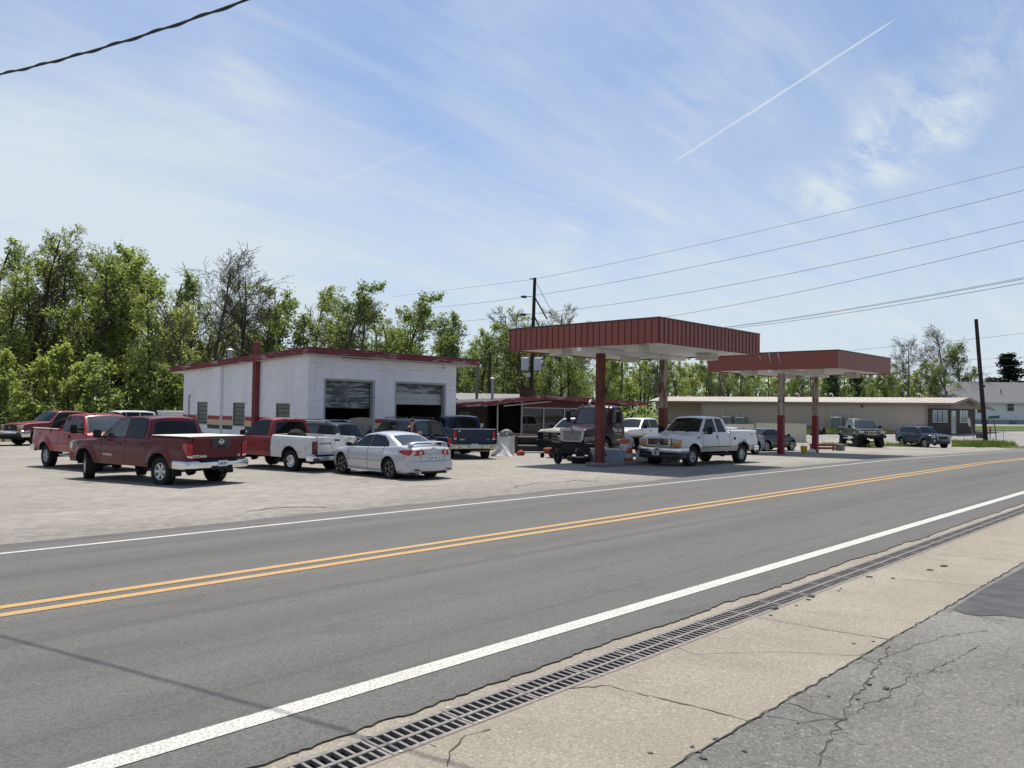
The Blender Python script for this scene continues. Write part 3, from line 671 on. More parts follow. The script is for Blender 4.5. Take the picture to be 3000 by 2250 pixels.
def m_panel():
    m = D.materials.new('red ribbed panel'); m.use_nodes = True; n = NT(m.node_tree); b = n.n['Principled BSDF']
    o = n.new('ShaderNodeTexCoord').outputs['Object']
    c = n.mix(n.noise(n.vmap(o, (1, 1, .3)), .8, 6, .6), (.215, .053, .038), (.295, .088, .06)); n.link(c, b.inputs['Base Color']); b.inputs['Roughness'].default_value = .48
    return m
PANEL = m_panel()
UNDER = mat('canopy ceiling', (.80, .80, .77), .55, 0, .06, .5); LBOX = mat('light box', (.56, .54, .48), .6, 0, .2, 3); BEAM = mat('beam white', (.72, .72, .69), .6, 0, .15, 2)
SEAMD = mat('panel seam', (.13, .028, .024), .6)
def canopy(cx, cy, z0, z1, label, flat, mtop, mbase, base_h, mtop2=None):
    Lx, Ly = 7.45, 7.15; g = gz(cx+Lx/2, cy+Ly/2)
    t = thing('fuel_canopy', label, 'canopy', (cx, cy, g), 0, 'fuel pump canopies'); z0 -= g; z1 -= g
    mb = MB(); n = 26
    th = .03
    mb.b2((0, -th, z0), (Lx, 0, z1), PANEL); mb.b2((0, Ly, z0), (Lx, Ly+th, z1), PANEL)
    mb.b2((-th, -th, z0), (0, Ly+th, z1), PANEL); mb.b2((Lx, -th, z0), (Lx+th, Ly+th, z1), PANEL)
    if not flat:
        k = .28
        nx = int(Lx/k)
        for i in range(nx+1):
            x = Lx*i/nx
            mb.b2((x-.014, -th-.022, z0+.01), (x+.014, -th-.0005, z1-.012), SEAMD); mb.b2((x-.014, Ly+th+.0005, z0+.01), (x+.014, Ly+th+.022, z1-.012), SEAMD)
        ny = int(Ly/k)
        for i in range(ny+1):
            y = Ly*i/ny
            mb.b2((-th-.022, y-.014, z0+.01), (-th-.0005, y+.014, z1-.012), SEAMD); mb.b2((Lx+th+.0005, y-.014, z0+.01), (Lx+th+.022, y+.014, z1-.012), SEAMD)
    else:
        nx = int(Lx/.3)
        for i in range(1, nx):
            x = Lx*i/nx; mb.b2((x-.006, -th-.006, z0+.01), (x+.006, -th-.0005, z1-.012), SEAMD)
    mb.build('fascia', t, angle=None)
    mb = MB()
    mb.b2((-.055, -.055, z1), (Lx+.055, Ly+.055, z1+.045), mat('canopy cap', (.05, .03, .03), .5)); mb.build('roof_cap', t, angle=None)
    mb = MB(); mb.b2((.001, .001, z0+.06), (Lx-.001, Ly-.001, z0+.09), UNDER)
    for i in range(1, 24): y = Ly*i/24; mb.b2((.002, y-.006, z0+.045), (Lx-.002, y+.006, z0+.0595), UNDER)
    mb.build('ceiling', t, angle=None)
    ym = 3.55
    mb = MB(); mb.b2((.1, ym-.19, z0-.12), (Lx-.1, ym+.19, z0+.044), BEAM, .01); mb.build('beam', t)
    for x in (1.35, 5.8):
        mt = mtop2 if (mtop2 and x > 2) else mtop
        mb = MB(); zt = z0-.12; w = .135
        for sx in (-1, 1): mb.b2((x+sx*w-.012*(sx > 0)-.0*(sx < 0), ym-w, base_h), (x+sx*w+.012*(sx < 0), ym+w, zt), mt)
        mb.b2((x-.03, ym-w+.005, base_h), (x+.03, ym+w-.005, zt), mt)
        mb.b2((x-w+.0125, ym-.012, base_h), (x+w-.0125, ym+.012, zt), mt); mb.b2((x-w+.0125, ym-w-.0, base_h), (x-.031, ym-w+.012, zt), mt); mb.b2((x+.031, ym-w, base_h), (x+w-.0125, ym-w+.012, zt), mt)
        mb.b2((x-w+.013, ym+w-.013, base_h), (x+w-.013, ym+w-.001, zt), mt)
        p = mb.build('post', t, angle=None)
        mb = MB(); mb.b2((x-w-.012, ym-w-.012, -.1), (x+w+.012, ym+w+.012, base_h+.02), mbase, .006); mb.build('post_base', p)
        mb = MB(); mb.b2((x-.2, ym-.2, zt-.03), (x+.2, ym+.2, zt-.001), BEAM); mb.build('cap_plate', p)
    for (x, y) in ((.75, 5.1), (.75, 1.45), (5.9, 1.5), (5.4, 5.0)):
        mb = MB(); mb.b2((x-.33, y-.33, z0-.22), (x+.33, y+.33, z0+.044), LBOX, .012); mb.b2((x-.28, y-.28, z0-.226), (x+.28, y+.28, z0-.2205), mat('lamp lens', (.5, .5, .46), .3)); mb.build('light_box', t)
    mb = MB(); mb.b2((-.02, ym-.1, z0-.14), (.09, ym+.1, z0+.05), UNDER, .01); mb.build('junction_box', t)
    return t
c1 = canopy(23.35, 15.30, 4.40, 5.28, 'red ribbed metal canopy on two rusty posts over the maroon truck', False, RUST1, POSTRED, 2.3, RUST1B)
c2 = canopy(39.3, 15.33, 4.28, 5.17, 'smooth red canopy with bent fascia on two flaking white posts', True, RUST2, POSTRED2, 2.1)
# torn fascia pleats on the second canopy
mb = MB(); TORN = mat('torn edge', (.55, .45, .43), .5)
for i, (y, h) in enumerate(((4.1, .5), (3.55, .62), (3.05, .66))):
    zt = 5.17-gz(43, 19)
    mb.prism([(-.05, y, zt+.0), (-.05, y+.07, zt-.01), (-.05, y+.03-.14, zt-h)], (-.02, 0, 0), TORN)
mb.build('torn_pleat', c2, angle=None)
o = c1  # hanging pipe under the first canopy
mb = MB(); mb.tube([(5.2, 5.3, 2.95), (5.2, 5.3, 4.36)], .03, mat('black pipe', (.03, .03, .03), .5), 8); mb.build('conduit', c1)

# ------------------------------------------------------------------ tan metal building beyond the side street
def m_corr(name, col, pitch=.3):
    m = D.materials.new(name); m.use_nodes = True; n = NT(m.node_tree); b = n.n['Principled BSDF']
    o = n.new('ShaderNodeTexCoord').outputs['Object']; s = n.new('ShaderNodeSeparateXYZ'); n.link(o, s.inputs[0])
    c = n.mix(n.noise(n.vmap(o, (1, 1, .2)), .5, 6, .6), tuple(x*.88 for x in col), tuple(x*1.1 for x in col)); n.link(c, b.inputs['Base Color']); b.inputs['Roughness'].default_value = .5
    return m
TAN = m_corr('tan steel siding', (.53, .435, .355)); TANR = mat('tan steel roof', (.43, .37, .315), .55, 0, .12, .6); TANT = mat('tan trim', (.24, .205, .17), .6); CREAM = m_corr('cream steel', (.66, .61, .48))
tb = thing('metal_building', 'long low tan corrugated metal building with brown brick end and porch roof', 'building', (82.9, 24.5, .1))
bx, by, bz_ = 82.9, 24.5, .1
def L3(p): return (p[0]-bx, p[1]-by, p[2]-bz_)
dx = (82.81-87.47)/(55.21-25.04)
ang = math.atan2(1, dx)     # wall direction, running away along the side street
ux, uy = math.cos(ang), math.sin(ang)
P0 = Vector((87.47, 25.04)); nx_, ny_ = uy, -ux            # inward normal (away from the viewer)
def WP(s, d, z):      # the gable end stands askew to the long wall
    k = min(1, max(0, (6-s)/8)); a, b_ = nx_*(1-k)+.990*k, ny_*(1-k)-.139*k; return L3((P0.x+ux*s+a*d, P0.y+uy*s+b_*d, z))
def wbox(mb, s0, s1, d0, d1_, z0, z1, m):
    a = [WP(s0, d0, z0), WP(s1, d0, z0), WP(s1, d1_, z0), WP(s0, d1_, z0)]; mb.prism(a, (0, 0, z1-z0), m)
mb = MB(); WH = 3.22
wbox(mb, 0, 24.2, 0, .1, -.4, WH, TAN); wbox(mb, 24.2, 30.5, 1.2, 1.3, -.4, WH, TAN); wbox(mb, 24.2, 24.3, .1, 1.2, -.4, WH, TAN); wbox(mb, 0, 30.5, 9.9, 10, -.4, 2.8, TAN); wbox(mb, 30.4, 30.5, 1.3, 9.9, -.4, 2.8, TAN); wbox(mb, 0, .1, 6.0, 9.9, -.4, 2.8, TAN)
s = .15
while s < 30.4:
    d = 0 if s < 24.2 else 1.2
    wbox(mb, s, s+.05, d-.035, d-.0005, -.3, WH-.02, TAN); s += .3
mb.build('wall', tb, angle=None)
BRN = m_block('brown split block', (.075, .06, .05), (.17, .15, .13), .6, .2, .25, .2, .6)
BL, RD, RE = 2.0, 3.2, 9.6
mb = MB(); wbox(mb, -BL, -.002, 0.02, .12, -.4, 2.72, BRN); wbox(mb, -BL, -BL+.1, .12, 6.0, -.4, 2.72, BRN); wbox(mb, -BL+.1, -.002, 5.9, 6.0, -.4, 2.72, BRN)
wbox(mb, -BL, -.002, .0, .13, 2.72, WH, TANT); wbox(mb, -BL-.02, -BL+.12, .13, 6.0, 2.72, WH-.1, TANT)
g = [WP(-BL+.05, .1, WH-.1), WP(-BL+.05, RD, 3.72), WP(-BL+.05, 6.0, 3.5), WP(-BL+.05, 6.0, WH-.1)]; e = Vector((ux, uy, 0))*.08
mb.prism(g, e, TANT); mb.build('brick_wall', tb, angle=None)
mb = MB(); ov = .45
for (d0, d1_, za, zb_) in ((-.45, RD, WH-.02, 3.82), (RD, RE, 3.82, 2.75)):
    a = [WP(-BL-ov, d0, za), WP(30.8, d0, za), WP(30.8, d1_, zb_), WP(-BL-ov, d1_, zb_)]
    mb.prism(a, (0, 0, .06), TANR)
    s = -2.5
    while s < 30.4:
        q0 = WP(s, d0+.02, za+.0605); q1 = WP(s, d1_-.02, zb_+.0605); q2 = WP(s+.06, d1_-.02, zb_+.0605); q3 = WP(s+.06, d0+.02, za+.0605)
        mb.prism([q0, q3, q2, q1], (0, 0, .03), TANR); s += .45
rf = mb.build('roof', tb, angle=None)
mb = MB(); wbox(mb, -BL-ov-.02, 30.8, -.6, -.452, WH-.14, WH+.06, TANT); mb.build('gutter', rf, angle=None)
mb = MB(); e = Vector((ux, uy, 0))*-.05
q_ = -BL-ov-.01; mb.prism([WP(q_, -.45, WH-.22), WP(q_, RD, 3.64), WP(q_, RD, 3.90), WP(q_, -.45, WH+.05)], e, TANT); mb.prism([WP(q_, RE, 2.55), WP(q_, RD, 3.64), WP(q_, RD, 3.90), WP(q_, RE, 2.8)], e, TANT); mb.build('rake_board', rf, angle=None)
VP = mat('vent pipe white', (.62, .6, .56), .6)
for i, (sv, hooked) in enumerate(((26.5, 0), (24.4, 0), (21.8, 0), (19.4, 0), (13.6, 1), (9.9, 1), (1.5, 1), (29, 0))):
    mb = MB(); a = Vector(WP(sv, 3.1, 3.5)); h = .62 if hooked else .45
    pts = [a, a+Vector((0, 0, h))]
    if hooked: pts += [a+Vector((0, .08, h+.13)), a+Vector((0, .24, h+.17)), a+Vector((0, .36, h+.05))]
    mb.tube(pts, .075, VP, 8); mb.build('vent_pipe', rf)
for sd_ in (.12, 24.1):
    mb = MB(); a = WP(sd_, -.09, 0); mb.box((a[0], a[1], 1.5), (.14, .1, 3.3), mat('downspout', (.33, .26, .22), .6), rot=(0, 0, ang)); mb.build('downspout', tb, angle=None)
WIN = mat('bright pane', (.30, .34, .36), .04, spec=1.0)
def win_on(s0, s1, d, z0, z1, n, nm='window', end=False):
    mb = MB()
    def q(s0, s1, z0, z1, o0, o1, m):
        if end: mb.prism([WP(-BL-o0, s0, z0), WP(-BL-o0, s1, z0), WP(-BL-o1, s1, z0), WP(-BL-o1, s0, z0)], (0, 0, z1-z0), m)
        else: mb.prism([WP(s0, .02-o0, z0), WP(s1, .02-o0, z0), WP(s1, .02-o1, z0), WP(s0, .02-o1, z0)], (0, 0, z1-z0), m)
    f = .06
    q(s0-f, s1+f, z0-f, z0, .001, .05, WF); q(s0-f, s1+f, z1, z1+f, .001, .05, WF)
    for i in range(n+1):
        x = s0+(s1-s0)*i/n; q(x-.03, x+.03, z0, z1, .001, .045, WF if i in (0, n) else mat('dark mullion', (.06, .06, .06), .5))
    w = mb.build(nm, tb, angle=None)
    mb = MB(); q(s0+.03, s1-.03, z0, z1, .004, .02, WIN); mb.build('pane', w, angle=None)
win_on(-1.75, -.5, 0, 1.35, 2.5, 3); win_on(2.3, 4.1, 0, 1.35, 2.5, 3, end=True); win_on(.35, 1.25, 0, .25, 2.45, 1, 'door', end=True)
mb = MB(); a = WP(17.0 if False else 6.2, -.12, 2.86); mb.box(a, (.2, .22, .24), mat('wall lamp', (.1, .09, .08), .5), rot=(0, 0, ang), bev=.02); mb.build('wall_lamp', tb)
# condenser units and slab pads stand by the wall
ACG = mat('condenser grille', (.16, .18, .18), .5, .3); ACB = mat('condenser grey', (.36, .38, .38), .5)
def condenser(s, h, w, lab, up=0.):
    p = P0+Vector((ux, uy))*s-Vector((nx_, ny_))*.75; z = gz(p.x, p.y)
    t = thing('condenser', lab, 'air conditioner', (p.x, p.y, z), ang-PI/2, 'condensers along the tan building')
    mb = MB(); mb.b2((-w/2, -w/2, -.3), (w/2, w/2, .08), mat('pad', (.35, .33, .3), .9)); mb.build('pad', t, angle=None)
    mb = MB()
    mb.b2((-w/2+.03, -w/2+.03, .08), (w/2-.03, w/2-.03, h-.08), ACG)
    for i in range(9):
        u = -w/2+.06+(w-.12)*i/8
        for sg in (-1, 1): mb.b2((u-.012, sg*(w/2-.015)-.01, .1), (u+.012, sg*(w/2-.015)+.01, h-.1), ACB); mb.b2((sg*(w/2-.015)-.01, u-.012, .1), (sg*(w/2-.015)+.01, u+.012, h-.1), ACB)
    for sx in (-1, 1):
        for sy in (-1, 1): mb.box((sx*(w/2-.03), sy*(w/2-.03), h/2), (.06, .06, h-.1), ACB)
    mb.b2((-w/2, -w/2, h-.08), (w/2, w/2, h), ACB, .02); mb.build('cabinet', t)
    mb = MB(); mb.lathe([(.0, .02), (w*.36, .02), (w*.38, 0)], (0, 0, h), (0, 0, 1), ACG, 16); mb.build('fan_guard', t)
    mb = MB(); mb.b2((w*.2, .5, h-.1), (w*.2+.18, .66, h+.45), mat('disconnect', (.5, .5, .5), .5), .01); mb.build('switch_box', t)
    return t
def s_at(px):   # where along the wall a photo column falls
    best = min(range(0, 370), key=lambda i: abs(((lambda P: (P-Vector((0, 0, CH))).dot(rt)/(P-Vector((0, 0, CH))).dot(fw))(Vector((P0.x+ux*i*.1-nx_*.7, P0.y+uy*i*.1-ny_*.7, .6))))-(px-1500)/FPX))
    return best*.1
condenser(s_at(2131), 1.1, 1.0, 'condenser unit seen above the cream fence, nearer the white pickup'); condenser(s_at(2172), 1.1, 1.0, 'condenser unit seen above the cream fence, just right of its twin')
condenser(s_at(2451), 1.5, 1.15, 'tall grey condenser unit on the grass left of the dark green pickup'); condenser(s_at(2505), 1.4, 1.1, 'condenser unit half hidden behind the dark green pickup cab')
# cream steel fence panels
def fence(a, b_, h, lab, m=CREAM, z=None):
    a, b_ = Vector(a), Vector(b_); d = (b_-a); n = int(d.length/.22); t = thing('steel_fence', lab, 'fence', (a.x, a.y, gz(a.x, a.y) if z is None else z), math.atan2(d.y, d.x), 'cream corrugated fence panels')
    mb = MB(); Lq = d.length
    mb.b2((0, .0, .02), (Lq, .02, h), m)
    for i in range(n): x = Lq*(i+.2)/n; mb.b2((x, -.03, .03), (x+.07, -.0005, h-.01), m)
    mb.build('panel', t, angle=None)
    for k in range(int(Lq/2.4)+1):
        mb = MB(); x = min(Lq-.06, .06+k*2.4); mb.b2((x-.04, .0205, -.3), (x+.04, .1, h-.05), TANT); mb.build('post', t, angle=None)
    mb = MB(); mb.b2((-.02, -.05, h+.0005), (Lq+.02, .06, h+.04), m); mb.build('top_rail', t, angle=None)
    return t
fence((61.0, 34.6), (63.55, 31.95), 1.45, 'cream corrugated fence panel behind the white pickup bed')
fence((63.7, 31.85), (66.7, 28.7), 1.55, 'cream corrugated fence panel behind the black sedan')
fence((48.0, 40.3), (51.5, 36.6), 1.9, 'grey corrugated fence panel between the maroon truck and the trees', m_corr('grey steel', (.33, .33, .31)))
# ------------------------------------------------------------------ white house at the far right, grey roofed house behind the office
SIDING = mat('white lap siding', (.70, .71, .72), .6, 0, .04, 1); SHING = mat('grey shingles', (.16, .16, .165), .9, 0, .2, 6, .5, 20); FOUND = mat('blue grey foundation', (.28, .32, .37), .85, 0, .15, 2)
h0 = Vector((135.2, 32.3)); h1 = Vector((140.5, 26.7)); d = (h1-h0).normalized(); h0 = h0-d*3.2
ho = thing('white_house', 'white sided house with grey shingle roof beyond the right utility pole', 'house', (h0.x, h0.y, gz(*h0)), math.atan2(d.y, d.x))
HL, HW, HZ = 17., 9., 3.55
mb = MB(); mb.b2((0, 0, -.6), (HL, HW, .75), FOUND); mb.build('foundation', ho, angle=None)
mb = MB(); mb.b2((-.01, -.01, .75), (HL+.01, HW+.01, HZ), SIDING)
for k in range(14): mb.b2((-.03, -.03, .76+k*.198), (HL+.03, HW+.03, .775+k*.198), SIDING)
mb.build('wall', ho, angle=None)
mb = MB()
for sg in (0, 1):
    ya, yb_ = (-.45, HW/2) if sg == 0 else (HW+.45, HW/2)
    mb.prism([(-.4, ya, HZ-.28), (HL, ya, HZ-.28), (HL, yb_, HZ+2.95), (2.9, yb_, HZ+2.95)], (0, 0, .12), SHING)
mb.prism([(-.4, -.45, HZ-.28), (2.9, HW/2, HZ+2.95), (-.4, HW+.45, HZ-.28)], (0, 0, .1), SHING)
rf = mb.build('roof', ho, angle=None)
mb = MB(); mb.b2((-.3, -.56, HZ-.36), (HL, -.46, HZ-.2), mat('gutter white', (.66, .66, .66), .5)); mb.build('gutter', rf, angle=None)
mb = MB(); mb.b2((6.6, 3.3, HZ+2.2), (7.0, 3.7, HZ+2.55), DARK, .05); mb.build('roof_vent', rf)
mb = MB(); mb.tube([(8.3, 1.5, HZ+.8), (8.3, 1.5, HZ+1.9)], .06, DARK, 6); mb.build('stack', rf)
for (x, z0, w_, h_) in ((3.8, 1.75, .95, 1.2), (8.3, 2.1, .95, 1.25), (12.6, 2.1, .95, 1.25)):
    mb = MB(); mb.b2((x-.1, -.08, z0-.1), (x+w_+.1, -.04, z0+h_+.1), mat('gutter white', (.66, .66, .66))); w = mb.build('window', ho, angle=None)
    mb = MB(); mb.b2((x, -.1, z0), (x+w_, -.0805, z0+h_), GLASS); mb.b2((x, -.11, z0+h_/2-.03), (x+w_, -.1005, z0+h_/2+.03), WF); mb.build('pane', w, angle=None)
for x in (4.3, 8.6): mb = MB(); mb.b2((x, -.04, .1), (x+1.1, -.01, .6), mat('basement glass', (.1, .12, .15), .2)); mb.build('basement_window', ho, angle=None)
sh = thing('grey_roofed_house', 'house with pale grey roof peeping between garage and office roofs', 'house', (40.5, 47.5, gz(0, 47)), R(-44))
PALE = mat('pale shingle', (.24, .235, .23), .9, 0, .12, 5)
mb = MB(); mb.b2((0, 0, -.4), (7, 5, 2.7), SIDING); mb.prism([(0, 0, 2.7), (0, 5, 2.7), (0, 2.5, 3.5)], (7, 0, 0), SIDING); mb.build('wall', sh, angle=None)
mb = MB()
for ya in (-.4, 5.4): mb.prism([(-.4, ya, 2.6), (7.4, ya, 2.6), (7.4, 2.5, 3.62), (-.4, 2.5, 3.62)], (0, 0, .1), PALE)
mb.prism([(1.1, -.7, 2.72), (2.9, -.7, 2.72), (2.0, -.7, 3.25)], (0, 2.6, 0), PALE); mb.build('roof', sh, angle=None)
# ------------------------------------------------------------------ vehicles
RUB = mat('tyre rubber', (.016, .016, .016), .85, 0, .35, 9, .4, 60, spec=.3)
ALLOY = mat('alloy', (.52, .53, .54), .32, .75, .08, 6); CHROME = mat('chrome', (.72, .73, .74), .14, 1.0, .08, 4); ALLOYD = mat('dark alloy', (.16, .155, .15), .4, .5, .1, 6)
BLK = mat('black plastic', (.011, .011, .012), .55, spec=.25); BLKG = mat('gloss black', (.01, .01, .012), .18); UNDERB = mat('underbody', (.012, .012, .012), .85)
VGL = mat('car glass', (.006, .009, .011), .02, spec=.28); VGLC = mat('pale car glass', (.025, .034, .037), .03, spec=.9)  # the pale copy paints in sunlit cabins behind the glass
RLENS = mat('red lens', (.36, .012, .018), .12, 0, .2, 9, coat=.6); CLENS = mat('clear lens', (.50, .49, .42), .1, .2, .15, 8, coat=.6); ALENS = mat('amber lens', (.62, .20, .02), .15, coat=.5); WLENS = mat('white lens', (.7, .7, .68), .15, coat=.5)
PLATE = mat('licence plate', (.55, .62, .70), .4, 0, .12, 12); PLATEB = mat('plate blue', (.05, .13, .35), .5); INK = mat('plate ink', (.02, .03, .08), .6)
SEAM = mat('shut line', (.012, .01, .01), .8); BRIGHT = mat('badge metal', (.65, .66, .67), .25, .7)

def wheel(t, x, y, Rr, wid, rr, style, steer=0., m=None):
    """one road wheel: tyre mesh with its rim as a child; the outer face looks along +y of its own frame"""
    m = m or ALLOY; key = ('w', t.name, Rr, wid, rr, style)
    if key not in WCACHE:
        mb = MB(); h = wid/2
        mb.lathe([(rr, -h*.8), (rr+.02, -h*.97), (Rr*.90, -h), (Rr*.97, -h*.86), (Rr, -h*.66), (Rr, h*.66), (Rr*.97, h*.86), (Rr*.90, h), (rr+.02, h*.97), (rr, h*.8)], (0, 0, 0), (0, 1, 0), RUB, 36)
        for k in range(40):
            a = 2*PI*k/40
            for sg in (-1, 1): mb.box((Rr*.985*math.cos(a), sg*h*.72, Rr*.985*math.sin(a)), (.02, h*.34, Rr*.075), RUB, rot=(0, -a, 0))
        ty = mb.build('wheel', merge=1e-4); tm = ty.data; D.objects.remove(ty)
        mb = MB()
        mb.lathe([(rr+.004, h*.84), (rr*.97, h*.90), (rr*.90, h*.86), (rr*.87, h*.55), (rr*.85, -h*.5)], (0, 0, 0), (0, 1, 0), m, 30, [m, m, m, BLK])
        mb.lathe([(0, h*.22), (rr*.86, h*.22)], (0, 0, 0), (0, 1, 0), BLK, 24)
        if style == 'steel':
            mb.lathe([(rr*.86, h*.5), (rr*.7, h*.46), (rr*.55, h*.72), (rr*.33, h*.78), (rr*.3, h*.55), (.001, h*.55)], (0, 0, 0), (0, 1, 0), m, 28)
            for k in range(8):
                a = 2*PI*k/8; mb.disc((rr*.64*math.cos(a), h*.64, rr*.64*math.sin(a)), (math.cos(a)*.5, .86, math.sin(a)*.5), rr*.085, BLK, 8)
        elif style == 'truck':
            mb.lathe([(rr*.86, h*.35), (rr*.72, h*.3), (rr*.5, h*.62), (rr*.46, h*.9), (rr*.2, h*1.0), (.001, h*1.0)], (0, 0, 0), (0, 1, 0), m, 28)
            for k in range(10):
                a = 2*PI*k/10; mb.disc((rr*.62*math.cos(a), h*.50, rr*.62*math.sin(a)), (math.cos(a)*.6, .8, math.sin(a)*.6), rr*.08, BLK, 8)
        else:
            n = {'six': 6, 'five': 5, 'seven': 7, 'mesh': 10, 'eight': 8}[style]; w0, w1 = {'six': (.62, .40), 'five': (.34, .52), 'seven': (.3, .3), 'mesh': (.18, .16), 'eight': (.34, .26)}[style]
            for k in range(n):
                a = 2*PI*k/n; pts = []
                for (r_, w_) in ((rr*.16, w0*.6), (rr*.55, w0), (rr*.9, w1)):
                    pts.append((r_, w_*rr*.34))
                ca, sa = math.cos(a), math.sin(a); f = lambda r_, w_, d: (r_*ca-w_*sa, d, r_*sa+w_*ca)
                top = [[f(r_, -w_*.5*2, h*.74 if r_ < rr*.8 else h*.8), f(r_, 0, h*.84), f(r_, w_*.5*2, h*.74 if r_ < rr*.8 else h*.8)] for r_, w_ in pts]
                mb.grid(top, m)
                mb.grid([[q[0] for q in top], [(q[0][0]*.97, h*.4, q[0][2]*.97) for q in top]], m); mb.grid([[q[2] for q in top], [(q[2][0]*.97, h*.4, q[2][2]*.97) for q in top]], m)
            mb.lathe([(rr*.24, h*.74), (rr*.22, h*.88), (.001, h*.9)], (0, 0, 0), (0, 1, 0), m, 16)
            for k in range(5): a = 2*PI*k/5; mb.disc((rr*.17*math.cos(a), h*.905, rr*.17*math.sin(a)), (0, 1, 0), rr*.03, BLK, 6)
        rm_ = mb.build('rim', fix=False); rm = rm_.data; D.objects.remove(rm_); WCACHE[key] = (tm, rm)
    tm, rm = WCACHE[key]
    w = D.objects.new('wheel', tm); COL.objects.link(w); w.parent = t; w.location = (x, y, Rr); w.rotation_euler = (0, 0, (0 if y > 0 else PI)+steer)
    r = D.objects.new('rim', rm); COL.objects.link(r); r.parent = w; return w
WCACHE = {}

